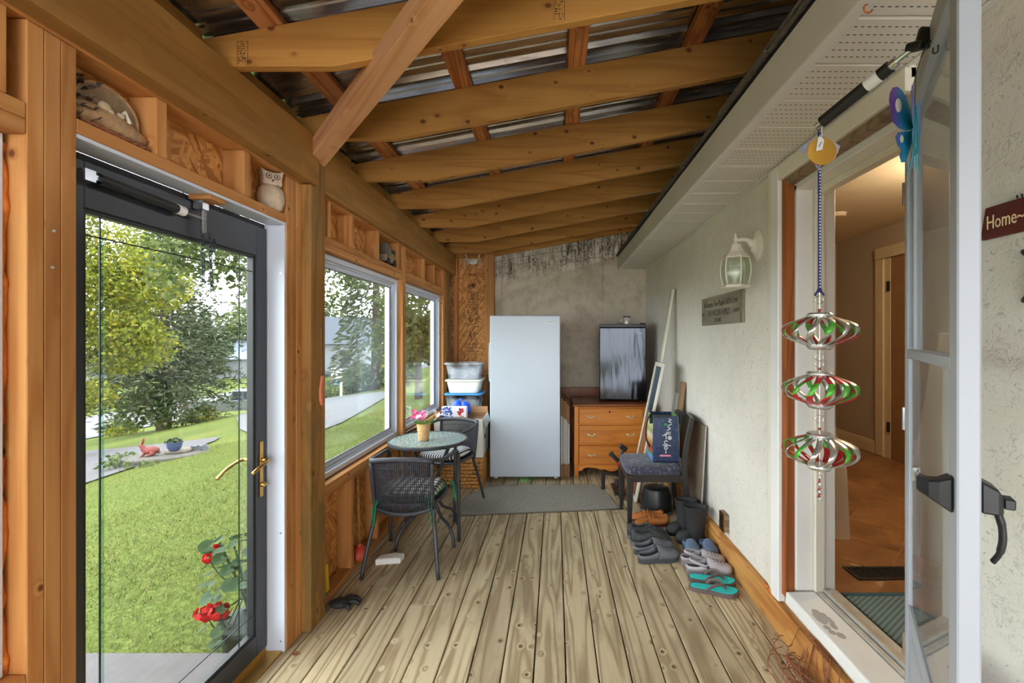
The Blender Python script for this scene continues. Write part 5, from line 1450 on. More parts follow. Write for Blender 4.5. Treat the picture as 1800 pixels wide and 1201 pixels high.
def lace_shoe(name, label, loc, rz, mat, soleM, L_=0.285, sneaker=True, group=None, lining=None):
    r_ = thing(name, label, 'shoe', loc, rz, group)
    sz = 0.030 if sneaker else 0.022
    sole_mesh(L_, 0.0, sz, 0.002, toe=0.014 if sneaker else 0.008).build('sole', soleM, r_, smooth='auto', angle=50)
    rings = []
    for t, h, k in ((0.01,0.055,0.5),(0.04,0.078,0.8),(0.10,0.078,1),(0.2,0.070,1),(0.3,0.068,1),(0.40,0.074,1),(0.46,0.078,1),(0.54,0.070,1),(0.62,0.058,1),(0.70,0.049,1),(0.78,0.043,1),(0.86,0.038,1),(0.93,0.030,1),(0.985,0.012,1)):
        if not sneaker: h *= 0.82
        rings.append(arch(t, hwid(max(t,0.03))+0.001, L_, sz-0.003, h, 12))
    # ankle opening: leave the top strips of the rear sections open
    n = 13; vs = [p for q in rings for p in q]; fs = []
    for i in range(len(rings)-1):
        for k in range(12):
            if 2 <= i <= 5 and 3 <= k <= 8: continue
            fs.append((i*n+k, i*n+k+1, (i+1)*n+k+1, (i+1)*n+k))
    o = MB().add(vs, fs).build('upper', mat, r_, smooth=True); solid(o, 0.004, 1)
    MB().ell((0, (0.27-0.5)*L_, sz+0.012), (0.028, 0.075, 0.018), 14, 6).build('insole_fill', lining or M['black'], r_, smooth=True)  # fill in the ankle opening; black default paints its shaded recess
    col = []
    for i in (2,3,4,5,6): col.append(rings[i][3])
    back = [rings[6][k] for k in (4,5,6,7,8,9)] + [rings[i][9] for i in (5,4,3,2)] + [rings[2][k] for k in (8,7,6,5,4)]
    MB().tube([Vector(p)+Vector((0,0,0.002)) for p in col + back], 0.0045, 6, closed=True).build('collar', mat, r_, smooth=True)
    if sneaker:
        for j, t in enumerate((0.52, 0.57, 0.62, 0.67)):
            h = 0.072 - (t-0.5)*0.15
            for s in (-1, 1):
                MB().tube(spline([(-0.020*s, (t-0.5)*L_, sz+h*0.92), (0, (t+0.015-0.5)*L_, sz+h+0.003), (0.020*s, (t+0.03-0.5)*L_, sz+h*0.9)], 4), 0.0028, 5).build('lace', dkg, r_, smooth=True)
        for s in (-1, 1): MB().tube(spline([(0,(0.50-0.5)*L_,sz+0.082),(0.02*s,(0.52-0.5)*L_,sz+0.088),(0.030*s,(0.56-0.5)*L_,sz+0.070),(0.012*s,(0.52-0.5)*L_,sz+0.080)],4), 0.002, 5).build('bow', M['black'], r_, smooth=True)
    else:
        MB().tube([(x_, (0.60-0.5)*L_ + 0.018*(1-(x_/0.03)**2), sz+0.052*(1-(x_/0.05)**2)) for x_ in np.linspace(-0.03,0.03,9)], 0.003, 6).build('apron_seam', plain('stitch_tan', c(150,90,40), 0.6), r_, smooth=True)
        MB().tube(spline([(-0.03,(0.56-0.5)*L_,sz+0.045),(0,(0.57-0.5)*L_,sz+0.064),(0.03,(0.56-0.5)*L_,sz+0.045)],5), 0.007, 6, flat=0.4).build('strap', mat, r_, smooth=True)
    return r_
snk = plain('black_sneaker_fabric', c(66,66,70), 0.7, var=0.3, scale=30, bump=0.2); sns = plain('grey_black_sole', c(96,96,100), 0.7)
tan = plain('tan_leather', c(184,112,54), 0.45, var=0.15, scale=12); tas = plain('maroon_brown_sole', c(84,48,40), 0.6); tin_ = plain('tan_lining', c(150,96,56), 0.7)
lace_shoe('sneaker', 'black laced sneaker next to the dark grey clog', (0.675, 3.208, 0), TP+0.05, snk, sns, 0.29, True, 'black sneakers')
lace_shoe('sneaker', 'black laced sneaker next to the tan leather shoes', (0.668, 3.312, 0), TP+0.05, snk, sns, 0.29, True, 'black sneakers')
lace_shoe('leather_shoe', 'tan leather slip-on shoe nearer to the black sneakers', (0.745, 3.520, 0), PI/2+0.1, tan, tas, 0.28, False, 'tan leather shoes', tin_)
lace_shoe('leather_shoe', 'tan leather slip-on shoe deeper under the chair', (0.725, 3.627, 0), PI/2-0.06, tan, tas, 0.28, False, 'tan leather shoes', tin_)

def boot(label, loc, rz):
    r_ = thing('rubber_boot', label, 'boot', loc, rz, 'black rubber boots')
    prof = [(0.058,0.0),(0.060,0.03),(0.056,0.08),(0.060,0.14),(0.068,0.20),(0.074,0.245),(0.0765,0.250),(0.0765,0.258),(0.0735,0.258)]
    o = MB().lathe(prof, 28, cap0=True, cap1=False, sx=1.12, sy=0.80).build('shaft', M['blackm'], r_, smooth=True); solid(o, 0.004)
    rings = []
    for t, w_, h in ((0.0,0.040,0.085),(0.3,0.042,0.085),(0.55,0.046,0.075),(0.8,0.042,0.062),(0.95,0.026,0.045),(1.0,0.010,0.025)):
        rings.append([(0.03+0.115*t, w_*math.cos(PI*k/10), 0.012 + h*math.sin(PI*k/10)**0.8) for k in range(11)])
    o = MB().loft(rings, closed=False).build('foot', M['blackm'], r_, smooth=True); solid(o, 0.004)
    MB().box(-0.062,0.135,-0.042,0.042,0.0,0.012).build('sole', M['black'], r_, bevel=0.008)
    MB().tube([(0.0765*1.12*math.cos(a), 0.0765*0.82*math.sin(a), 0.254) for a in np.linspace(0, 2*PI, 29)[:-1]], 0.004, 6, closed=True).build('rim', M['blackm'], r_, smooth=True)
    return r_
boot('short black rubber boot nearer the camera by the outlet', (1.000, 3.238, 0), PI)
boot('short black rubber boot behind its mate beside the chair leg', (0.968, 3.374, 0), PI)

def flipflop(label, loc, rz):
    r_ = thing('flip_flop', label, 'sandal', loc, rz, 'turquoise flip-flops')
    tq = plain('turquoise_foam', c(40,190,186), 0.7, var=0.1); br = plain('taupe_rubber', c(104,88,86), 0.6)
    sole_mesh(0.27, 0.0, 0.022, 0.002, toe=0.006).build('sole', br, r_, smooth='auto', angle=50)
    sole_mesh(0.27, 0.0225, 0.026, -0.005, toe=0.006).build('footbed', tq, r_)
    for s in (-1, 1):
        MB().tube(spline([(0, 0.070, 0.026), (0.006*s, 0.055, 0.042), (0.024*s, 0.025, 0.058), (0.040*s, -0.015, 0.046), (0.040*s, -0.04, 0.020)], 6), [0.004]*4+[0.006]*6+[0.010]*15, 8, flat=0.4).build('strap', br, r_, smooth=True)
    MB().tube([(0,0.070,0.024),(0,0.066,0.042)], 0.003, 6).build('toe_post', br, r_)
flipflop('turquoise flip-flop nearest the camera', (0.905, 2.600, 0), TP-0.30)
flipflop('turquoise flip-flop between its mate and the light grey clog', (0.930, 2.704, 0), TP-0.26)

# ---------------------------------------------------------------- grey runner mat
MAT = thing('floor_mat', 'grey low-pile mat on the deck in front of the freezer', 'mat', (-0.2, 4.0, 0))
def carpet():
    m, nt, N, L, B = nodes_of('grey_carpet')
    v = mapped(N, L, (1,1,1), rnd=False); n = noise(N, L, v, 95, 4, 0.8); n2 = noise(N, L, v, 7, 3)
    col = ramp(N, L, n, [(0.36, c(84,80,74)), (0.62, c(190,184,174))]); col = mixc(N, L, mathn(N, L, 'MULTIPLY', n2, 0.35), col, c(120,112,100))
    L.new(col, B.inputs['Base Color']); B.inputs['Roughness'].default_value = 1.0; B.inputs['Specular IOR Level'].default_value = 0.1
    bumped(N, L, B, n, 0.8, 0.006)
    return m
cp = carpet()
mp_ = [(-0.66,-0.30),(0.55,-0.17),(0.745,-0.14),(0.69,0.20),(0.60,0.49),(-0.45,0.47),(-0.60,0.18)]
MB().prism(mp_, 0.001, 0.011).build('pile', cp, MAT, bevel=0.004)
MB().tube([(p[0], p[1], 0.006) for p in mp_], 0.006, 6, closed=True).build('bound_edge', plain('grey_binding', c(104,98,90), 0.95), MAT, smooth=True)

# ---------------------------------------------------------------- bistro table and two wicker chairs
TF = plain('graphite_steel', c(62,64,70), 0.4, metal=0.2, var=0.12)
tb = thing('bistro_table', 'round bistro table with rippled glass top', 'table', (-0.925, 3.325, 0))
def ripple():
    m = bpy.data.materials.new('rippled_glass'); m.use_nodes = True
    nt = m.node_tree; N = nt.nodes; L = nt.links; B = N['Principled BSDF']
    tc = N.new('ShaderNodeTexCoord')
    vo = N.new('ShaderNodeTexVoronoi'); vo.inputs['Scale'].default_value = 75; L.new(tc.outputs['Object'], vo.inputs['Vector'])
    b = N.new('ShaderNodeBump'); b.inputs['Strength'].default_value = 0.8; b.inputs['Distance'].default_value = 0.004; L.new(vo.outputs['Distance'], b.inputs['Height'])
    L.new(b.outputs[0], B.inputs['Normal'])
    L.new(ramp(N, L, vo.outputs['Distance'], [(0.1, c(196,212,204)), (0.7, c(104,126,120))]), B.inputs['Base Color'])
    B.inputs['Roughness'].default_value = 0.12; B.inputs['Transmission Weight'].default_value = 0.15; B.inputs['IOR'].default_value = 1.45
    return m
ZT = 0.715
MB().lathe([(0.268, ZT-0.008), (0.268, ZT-0.001)], 48).build('glass_top', ripple(), tb)
MB().lathe([(0.268,ZT-0.022),(0.281,ZT-0.022),(0.284,ZT-0.012),(0.281,ZT+0.001),(0.269,ZT+0.001),(0.268,ZT-0.022)], 48, cap0=False, cap1=False).build('rim', TF, tb, smooth='auto')
for k in range(4):
    a = PI/4 + k*PI/2 + 0.15; u = Vector((math.cos(a), math.sin(a), 0))
    pts = spline([u*0.225 + Vector((0,0,ZT-0.02)), u*0.13 + Vector((0,0,0.52)), u*0.06 + Vector((0,0,0.36)), u*0.12 + Vector((0,0,0.20)), u*0.215 + Vector((0,0,0.14)), u*0.262 + Vector((0,0,0.075)), u*0.275 + Vector((0,0,0.0))], 6)
    MB().tube(pts, 0.0115, 10).build('leg', TF, tb, smooth=True)
MB().tube([(0.062*math.cos(2*PI*k/20), 0.062*math.sin(2*PI*k/20), 0.36) for k in range(20)], 0.007, 8, closed=True).build('hub_ring', TF, tb, smooth=True)

wick = plain('dark_wicker', c(56,56,64), 0.55, var=0.25, scale=40)
def bistro_chair(label, loc, rz):
    r_ = thing('bistro_chair', label, 'chair', loc, rz, 'wicker bistro chairs')
    # one bent tube: front leg, arm, back, arm, front leg
    half = [(0.245,0.265,0.0),(0.245,0.262,0.30),(0.245,0.255,0.55),(0.243,0.235,0.635),(0.238,0.17,0.668),(0.232,0.0,0.676),(0.222,-0.12,0.688),(0.190,-0.205,0.702),(0.10,-0.238,0.712)]
    pts = half + [(0,-0.245,0.714)] + [(-x,y,z) for x,y,z in half[::-1]]
    MB().tube(spline(pts, 4), 0.0125, 10).build('arm_frame', TF, r_, smooth=True)
    for s in (-1, 1):
        MB().tube(spline([(0.232*s,-0.262,0.0),(0.205*s,-0.215,0.20),(0.178*s,-0.165,0.375),(0.172*s,-0.15,0.43)],5), 0.012, 10).build('back_leg', TF, r_, smooth=True)
        MB().tube(spline([(0.178*s,-0.18,0.40),(0.180*s,-0.205,0.52),(0.186*s,-0.225,0.69)],5), 0.013, 8).build('back_post', wick, r_, smooth=True)
        MB().tube([(0.245*s,0.26,0.39),(0.19*s,0.19,0.415)], 0.009, 8).build('seat_bracket', TF, r_)
    # seat ring
    ring_ = [(0.205*math.copysign(abs(math.cos(a))**0.7, math.cos(a)), 0.205*math.copysign(abs(math.sin(a))**0.7, math.sin(a)), 0.425) for a in np.linspace(0, 2*PI, 33)[:-1]]
    MB().tube(ring_, 0.012, 8, closed=True).build('seat_ring', TF, r_, smooth=True)
    w_ = MB()
    for i in range(29):
        x = -0.19 + 0.38*i/28
        ymax = 0.205*(max(0, 1-(abs(x)/0.205)**2.86))**0.35
        w_.tube([(x,-ymax,0.428),(x,0,0.418),(x,ymax,0.428)], 0.005, 5)
    for j in range(11):
        y = -0.17 + 0.34*j/10
        w_.tube([(-0.19,y,0.421),(0,y,0.415),(0.19,y,0.421)], 0.004, 5)
    w_.build('woven_seat', wick, r_, smooth=True)
    w_ = MB()
    N_ = 34
    for i in range(N_):
        s = -1 + 2*i/(N_-1); x = 0.176*s
        bow = -0.045*(1-s*s)
        zb_ = 0.40 - 0.03*(1-s*s); zt_ = 0.695 + 0.018*(1-s*s)
        w_.tube(spline([(x,-0.178+bow*0.6,zb_),(x*1.01,-0.195+bow,0.55),(x*1.05,-0.212+bow*0.75,zt_)],3), 0.0044, 5)
    for j in range(5):
        z = 0.44 + 0.055*j
        w_.tube([(0.178*s, -0.188 - 0.0006*j*10 - 0.045*(1-s*s), z) for s in np.linspace(-1,1,15)], 0.0026, 5)
    w_.build('woven_back', wick, r_, smooth=True)
    MB().tube([(0.180*s, -0.178-0.03*(1-s*s), 0.40-0.03*(1-s*s)) for s in np.linspace(-1,1,15)], 0.014, 8).build('back_rail', wick, r_, smooth=True)
    MB().tube([(0.188*s, -0.222-0.022*(1-s*s), 0.700+0.014*(1-s*s)) for s in np.linspace(-1,1,15)], 0.017, 8).build('top_wrap', wick, r_, smooth=True)
    return r_
c1 = bistro_chair('dark wicker bistro chair with its back to the camera', (-0.935, 2.995, 0), 0.0)
# the same chair facing the table from the far side, copied part by part
c2 = copy_tree(c1); c2.location = (-0.945, 3.93, 0); c2.rotation_euler = (0, 0, PI - 0.32)
c2['label'] = 'dark wicker bistro chair behind the glass table facing the camera'

def check_mat(name, kind):
    m, nt, N, L, B = nodes_of(name)
    tc = N.new('ShaderNodeTexCoord'); sp = N.new('ShaderNodeSeparateXYZ'); L.new(tc.outputs['Object'], sp.inputs[0])
    def sq(s, p): return mathn(N, L, 'LESS_THAN', mathn(N, L, 'FRACT', mathn(N, L, 'MULTIPLY', s, 1/p)), 0.5)
    if kind == 'plaid':
        a, b = sq(sp.outputs[0], 0.05), sq(sp.outputs[1], 0.05)
        t = mathn(N, L, 'ADD', a, b)
        col = ramp(N, L, mathn(N, L, 'MULTIPLY', t, 0.5), [(0.0, c(226,220,206)), (0.5, c(120,118,114)), (1.0, c(34,34,38))])
    else:
        col = mixc(N, L, sq(sp.outputs[0], 0.022), c(222,224,228), c(30,32,44))
    L.new(col, B.inputs['Base Color']); B.inputs['Roughness'].default_value = 0.95
    return m
def cushion_rings(w_, d_, h, z):
    rings = []
    for (zz_, g) in ((0.0,-0.03),(h*0.15,0.0),(h*0.5,0.012),(h*0.85,0.0),(h,-0.04),(h+0.004,-0.10)):
        rg = []
        for k in range(28):
            a = 2*PI*k/28; ca_, sa_ = math.cos(a), math.sin(a)
            rg.append(((w_+g)*math.copysign(abs(ca_)**0.5, ca_), (d_+g)*math.copysign(abs(sa_)**0.5, sa_), z+zz_))
        rings.append(rg)
    return rings
grn = plain('green_ribbon', c(44,132,92), 0.7)
cu = thing('seat_cushion', 'black and white plaid cushion with green ties on near bistro chair', 'cushion', (-0.935, 2.99, 0.437))
MB().loft(cushion_rings(0.175, 0.18, 0.06, 0.0)).build('pad', check_mat('plaid_fabric', 'plaid'), cu, smooth=True)
rf = []
for k in range(60):
    a = 2*PI*k/60; ca_, sa_ = math.cos(a), math.sin(a)
    rf.append(((0.196+0.012*math.sin(k*1.9))*math.copysign(abs(ca_)**0.5, ca_), (0.20+0.012*math.sin(k*2.3))*math.copysign(abs(sa_)**0.5, sa_), 0.020+0.012*math.sin(k*2.6)))
ri = [((0.170)*math.copysign(abs(math.cos(2*PI*k/60))**0.5, math.cos(2*PI*k/60)), 0.175*math.copysign(abs(math.sin(2*PI*k/60))**0.5, math.sin(2*PI*k/60)), 0.030) for k in range(60)]
o = MB().loft([ri, rf], cap=False).build('ruffle', grn, cu, smooth=True); solid(o, 0.002)
for (x, y, dz) in ((-0.175,-0.205,0.15),(-0.160,-0.212,0.17),(0.165,-0.210,0.16),(0.180,-0.203,0.17),(0.212,0.21,0.13),(0.222,0.215,0.17)):
    MB().tube(spline([(x*0.95,y*0.9,0.02),(x,y-0.01*(1 if y<0 else -1),-0.02),(x*1.03,y,-0.06),(x*1.07,y-0.008,-dz*0.8)],4), 0.009, 6, flat=0.2).build('tie', grn, cu, smooth=True)
cu2 = thing('seat_cushion', 'blue white striped cushion on the far bistro chair', 'cushion', (-0.945, 3.93, 0.437), PI - 0.32)
MB().loft(cushion_rings(0.172, 0.175, 0.06, 0.0)).build('pad', check_mat('striped_fabric', 'stripe'), cu2, smooth=True)

# flower pot
fp = thing('flower_pot', 'tan paper wrapped pot of pink and white flowers on glass table', 'flower pot', (-0.948, 3.28, ZT+0.002))
MB().lathe([(0.034,0.0),(0.036,0.003),(0.043,0.070),(0.046,0.072),(0.045,0.080),(0.049,0.115),(0.052,0.122),(0.046,0.120),(0.044,0.095)], 26, cap1=True).build('pot', plain('kraft_paper_wrap', c(196,156,106), 0.8, var=0.12, scale=30, bump=0.3, bscale=50), fp, smooth='auto')
pk = leafy('pink_petals', [c(226,60,130), c(240,130,180), c(206,50,120)]); wt = leafy('white_petals', [c(244,240,240), c(232,210,226)]); lf = leafy('pot_leaves', [c(70,120,50), c(110,160,70)])
fr_ = random.Random(8)
def blossom(nm, cpos, r, mat, n=6, par=None):
    m_ = MB(); cpos = Vector(cpos)
    up_ = Vector((fr_.uniform(-.6,.6), fr_.uniform(-.9,0.1), fr_.uniform(0.3,1))).normalized(); x_ = up_.orthogonal().normalized(); y_ = up_.cross(x_)
    for k in range(n):
        a = 2*PI*k/n; d_ = x_*math.cos(a) + y_*math.sin(a); t_ = up_.cross(d_)
        p0 = cpos; p1 = cpos + d_*r*0.6 + t_*r*0.38 + up_*r*0.25; p2 = cpos + d_*r + up_*r*0.2; p3 = cpos + d_*r*0.6 - t_*r*0.38 + up_*r*0.25
        m_.add([p0,p1,p2,p3], [(0,1,2,3)])
    return m_.build(nm, mat, par)
for k in range(22):
    x, y, z = fr_.gauss(0, 0.030), fr_.gauss(0, 0.028), 0.150 + abs(fr_.gauss(0, 0.028))
    side = x + 0.4*fr_.gauss(0, 0.03)
    if k < 13: x -= 0.032
    else: x += 0.030; z += 0.02
    MB().tube([(x*0.3,y*0.3,0.10),(x*0.8,y*0.8,0.13),(x,y,z)], 0.0012, 5).build('stem', lf, fp)
    blossom('blossom', (x,y,z), fr_.uniform(0.018,0.025), pk if (k < 13 or k % 5 == 0) else wt, 5, fp)
for k in range(10):
    a = 2*PI*k/10; u = Vector((math.cos(a), math.sin(a), 0)); t_ = Vector((-math.sin(a), math.cos(a), 0))
    p = u*0.03 + Vector((0,0,0.118)); q = u*0.068 + Vector((0,0,0.135 + 0.02*math.sin(k*2)))
    o = MB().add([p, (p+q)/2+t_*0.012+Vector((0,0,0.01)), q, (p+q)/2-t_*0.012+Vector((0,0,0.01))], [(0,1,2,3)]).build('leaf', lf, fp)

# ---------------------------------------------------------------- basket, box and bins in the corner behind the table
def weave2(name, a, b, s_=0.03):
    return weave_mat(name, a, b, s_, s_*1.3)
bs = thing('wicker_basket', 'square tan woven basket under the white cardboard box', 'basket', (-0.945, 4.62, 0))
bw = plain('tan_wicker', c(196,140,72), 0.6, var=0.25, scale=30)
MB().box(-0.235, 0.235, -0.225, 0.225, 0.0, 0.012).build('base', bw, bs)
for (ax, sgn) in (('y', -1), ('y', 1), ('x', 1), ('x', -1)):
    w_ = MB()
    nn = 10; rows = 8
    for j in range(rows):
        z = 0.020 + 0.034*j
        pts = []
        for i in range(nn*2+1):
            u = -0.24 + 0.48*i/(nn*2); off = 0.009*math.sin(PI*i + PI*j + PI/2)
            e = 0.228*sgn + off
            pts.append((u, e, z) if ax == 'y' else (e*1.04, u*0.95, z))
        w_.tube(pts, 0.0165, 6, flat=0.4)
    for i in range(nn+1):
        u = -0.23 + 0.46*i/nn
        e = 0.228*sgn
        p = [(u, e, 0.0), (u, e, 0.275)] if ax == 'y' else [(e*1.04, u*0.95, 0.0), (e*1.04, u*0.95, 0.275)]
        w_.tube(p, 0.007, 5)
    w_.build('woven_side', bw, bs, smooth=True)
MB().tube([(-0.235,-0.228,0.278),(0.235,-0.228,0.278),(0.235,0.228,0.278),(-0.235,0.228,0.278)], 0.010, 8, closed=True).build('rim', bw, bs, smooth=True)
MB().box(-0.22,0.22,-0.21,0.21,0.265,0.282).build('contents', kraft, bs)
bx_ = thing('cardboard_box', 'open white cardboard box with brown inside on the wicker basket', 'box', (-0.945, 4.63, 0.2895), 0.03)
t_ = 0.006
for (x0,x1,y0,y1) in ((-0.235,0.235,-0.215,-0.209),(-0.235,0.235,0.209,0.215),(-0.235,-0.229,-0.209,0.209),(0.229,0.235,-0.209,0.209)):
    MB().box(x0,x1,y0,y1,0.0,0.375).build('side', cwhite, bx_, bevel=0.001)
MB().box(-0.229,0.229,-0.209,0.209,0.0,0.006).build('bottom', kraft, bx_)
ll = MB().box(-0.228,0.228,-0.2085,-0.206,0.01,0.376).box(-0.228,0.228,0.206,0.2085,0.01,0.376).box(-0.2285,-0.2255,-0.205,0.205,0.01,0.376).box(0.2255,0.2285,-0.205,0.205,0.01,0.376)
ll.build('inner_lining', kraft, bx_)
MB().add([(0.235,-0.21,0.372),(0.235,0.21,0.372),(0.262,0.205,0.29),(0.262,-0.205,0.29)], [(0,1,2,3)]).build('flap', cwhite, bx_)
o = MB().add([(-0.235,0.21,0.375),(0.235,0.21,0.375),(0.228,0.235,0.435),(-0.228,0.235,0.435)], [(0,1,2,3)]).build('flap', kraft, bx_); solid(o, 0.004)
MB().box(0.2345,0.2362,-0.10,-0.02,0.16,0.20).build('hand_hole', M['dark'], bx_)
MB().box(-0.22,0.22,-0.20,0.20,0.02,0.335).build('contents', plain('packed_contents', c(120,90,66), 0.9, var=0.3, scale=14), bx_)
# orange tool handle poking out of the box
ot = thing('orange_pouch', 'small orange pouch poking out of the cardboard box', 'pouch', (-0.93, 4.50, 0.626))
MB().add([(-0.05,0,0),(0.05,0,0),(0.025,0.0,0.05),(-0.02,0.0,0.045),(-0.05,0.03,0),(0.05,0.03,0),(0.025,0.02,0.05),(-0.02,0.02,0.045)], [(3,2,1,0),(4,5,6,7),(0,1,5,4),(1,2,6,5),(2,3,7,6),(3,0,4,7)]).build('body', plain('orange_vinyl', c(226,130,40), 0.5), ot, bevel=0.006)
MB().tube([(-0.02,0.01,0.045),(0.025,0.01,0.05)], 0.003, 6).build('zip', M['ink'], ot)
# crate carrying the bins
cr = thing('plain_crate', 'pine crate carrying the stacked storage bins in the corner', 'crate', (-1.0, 5.16, 0))
for z in (0.03, 0.17, 0.31, 0.43):
    lumber('slat', -0.20, 0.20, -0.20, -0.188, z, z+0.09, M['stud'], cr); lumber('slat', -0.20, 0.20, 0.188, 0.20, z, z+0.09, M['stud'], cr)
    lumber('slat', -0.20, -0.188, -0.187, 0.187, z, z+0.09, M['stud'], cr); lumber('slat', 0.188, 0.20, -0.187, 0.187, z, z+0.09, M['stud'], cr)
for x in (-0.18, 0.18):
    for y in (-0.18, 0.18): lumber('post', x-0.008, x+0.008, y-0.008, y+0.008, 0.0, 0.52, M['stud'], cr)
lumber('top', -0.20, 0.20, -0.20, 0.20, 0.521, 0.53, M['stud'], cr)
clearp = glass('clear_plastic', (0.86,0.88,0.90), 0.15, haze=0.45, haze_col=(0.80,0.82,0.86))
milky = plain('milky_plastic', c(226,224,214), 0.3, var=0.06)
blid = plain('blue_lid_plastic', c(62,140,196), 0.35, var=0.06)
def bin_(label, z, h, wt_, wb_, d_, lidm, bodym, lidh=0.022):
    r_ = thing('storage_bin', label, 'bin', (-1.015, 5.155, z), 0.0, 'storage bins stacked in the corner')
    def rg(w_, dd, zz_): return [(w_*math.copysign(abs(math.cos(a))**0.25, math.cos(a)), dd*math.copysign(abs(math.sin(a))**0.25, math.sin(a)), zz_) for a in np.linspace(0,2*PI,33)[:-1]]
    o = MB().loft([rg(wb_,d_*0.88,0.0), rg(wb_+0.004,d_*0.9,0.006), rg(wt_-0.008,d_-0.006,h-lidh)], cap=False).add(rg(wb_,d_*0.88,0.0), [tuple(range(31,-1,-1))]).build('tub', bodym, r_, smooth='auto'); solid(o, 0.002)
    MB().loft([rg(wt_+0.004,d_+0.004,h-lidh), rg(wt_+0.008,d_+0.008,h-lidh+0.003), rg(wt_+0.008,d_+0.008,h-0.006), rg(wt_,d_,h-0.001), rg(wt_-0.03,d_-0.03,h-0.001), rg(wt_-0.034,d_-0.034,h-0.005)]).build('lid', lidm, r_, smooth='auto')
    return r_
b1 = bin_('clear storage bin with light blue lid at the bottom of the stack', 0.531, 0.315, 0.205, 0.165, 0.17, blid, clearp)
MB().box(-0.14,0.14,-0.13,0.13,0.01,0.24).build('contents', plain('folded_cloth', c(190,186,180), 0.95, var=0.15, scale=14), b1, bevel=0.02)
b2 = bin_('milky white storage bin in the middle of the stack', 0.847, 0.150, 0.195, 0.155, 0.165, milky, milky)
b3 = bin_('clear storage bin with papers inside on top of the stack', 0.998, 0.185, 0.205, 0.165, 0.17, glass('clear_lid', (0.86,0.88,0.9), 0.2, haze=0.7, haze_col=(0.85,0.86,0.88)), clearp)
MB().cbox((0,0,0.06), (0.30,0.22,0.10), (0.05,0.03,0.1)).build('contents', plain('paper_stack', c(214,214,222), 0.8, var=0.12, scale=20), b3)
# blue bag and printed fruit bag on the box
bb2 = thing('blue_bag', 'shiny blue plastic bag in front of the blue-lidded bin', 'bag', (-0.99, 4.775, 0.626))
MB().ell((0,0,0.078), (0.112,0.044,0.076), 20, 12).ell((-0.035,-0.005,0.115), (0.062,0.040,0.062), 16, 10).ell((0.04,0.0,0.105), (0.065,0.038,0.060), 16, 10).build('body', plain('blue_plastic_film', c(34,84,200), 0.25, var=0.3, scale=20, bump=0.5, bscale=30), bb2, smooth=True)
MB().tube([(-0.03,0,0.175),(0,0,0.19),(0.03,0,0.178)], 0.006, 6).build('knot', plain('blue_knot', c(40,90,206), 0.3), bb2, smooth=True)
fbg = thing('fruit_bag', 'printed frozen fruit bag with blueberries and strawberries on it', 'bag', (-1.02, 4.685, 0.626))
MB().box(-0.145,0.115,-0.025,0.025,0.0,0.125).build('body', plain('white_film', c(226,228,236), 0.3, var=0.05), fbg, bevel=0.008)
r8 = random.Random(3)
for k in range(34):
    MB().lathe([(r8.uniform(0.008,0.014),0),(0.006,0.001)], 10, Matrix.Translation((-0.09+r8.uniform(-0.05,0.05), -0.0255, 0.06+r8.uniform(-0.05,0.052))) @ Euler((PI/2,0,0)).to_matrix().to_4x4()).build('printed_berry', plain('berry_blue_%d' % (k%3), [c(40,60,140), c(70,96,176), c(120,140,206)][k%3], 0.4), fbg)
for k in range(14):
    MB().lathe([(r8.uniform(0.010,0.017),0),(0.006,0.001)], 10, Matrix.Translation((0.055+r8.uniform(-0.035,0.042), -0.0255, 0.05+r8.uniform(-0.038,0.05))) @ Euler((PI/2,0,0)).to_matrix().to_4x4()).build('printed_berry', plain('berry_red_%d' % (k%3), [c(190,30,40), c(214,70,80), c(90,24,34)][k%3], 0.4), fbg)
# timber leaning between bins and freezer
lt_ = thing('leaning_timber', 'dark brown timber offcut leaning between bins and freezer', 'timber', (-0.77, 5.45, 0))
lumber('board', -0.035, 0.035, -0.02, 0.02, 0.0, 1.02, wood('dark_offcut', c(140,92,58), c(98,58,34), knots=5), lt_).rotation_euler = (0, -PI/2 - 0.03, 0)
lumber('shelf_piece', -0.10, 0.075, -0.05, 0.05, 1.03, 1.05, M['stud'], lt_)
MB().tube(spline([(0.02,-0.052,1.03),(0.04,-0.058,0.97),(0.03,-0.06,0.92),(0.05,-0.06,0.95)],4), 0.004, 6).build('rag', M['white'], lt_, smooth=True)

# ---------------------------------------------------------------- small things on the stud wall ledges
wkb = thing('wall_basket', 'woven wall basket with dried flowers above the garden door', 'basket', (-1.293, 1.305, 2.027))
wkm = plain('grey_tan_weave', c(176,142,104), 0.8, var=0.25, scale=60, bump=0.4, bscale=140)
rings = []
for i in range(9):
    t = i/8; y = -0.10 + 0.21*t
    rings.append([(0.030*math.cos(a)*(0.75+0.25*math.sin(PI*t)), y, 0.012 + (0.055 - 0.012*t + 0.02*math.sin(PI*t))*(0.5+0.5*math.sin(a)) ) for a in np.linspace(0, 2*PI, 17)[:-1]])
MB().loft(rings).build('body', wkm, wkb, smooth=True)
back = [( -0.004, -0.085+0.19*(0.5-0.5*math.cos(PI*k/14)), 0.055 + 0.092*math.sin(PI*k/14)**0.7) for k in range(15)]
bp_ = MB().prism([(p[1], p[2]) for p in back], -0.004, 0.0, Matrix(((0,0,1,0),(1,0,0,0),(0,1,0,0),(0,0,0,1)))).build('back_shield', plain('grey_weave', c(140,118,92), 0.85, var=0.2, scale=50, bump=0.4, bscale=140), wkb)
MB().tube([(-0.001, p[1], p[2]) for p in back], 0.005, 8).build('braided_rim', wkm, wkb, smooth=True)
lowr = [(0.026, -0.09+0.20*k/20, 0.010 + 0.004*math.sin(k*2.4)) for k in range(21)]
MB().tube(lowr, 0.006, 6).build('braided_edge', plain('rust_braid', c(150,92,62), 0.8, var=0.3, scale=80), wkb, smooth=True)
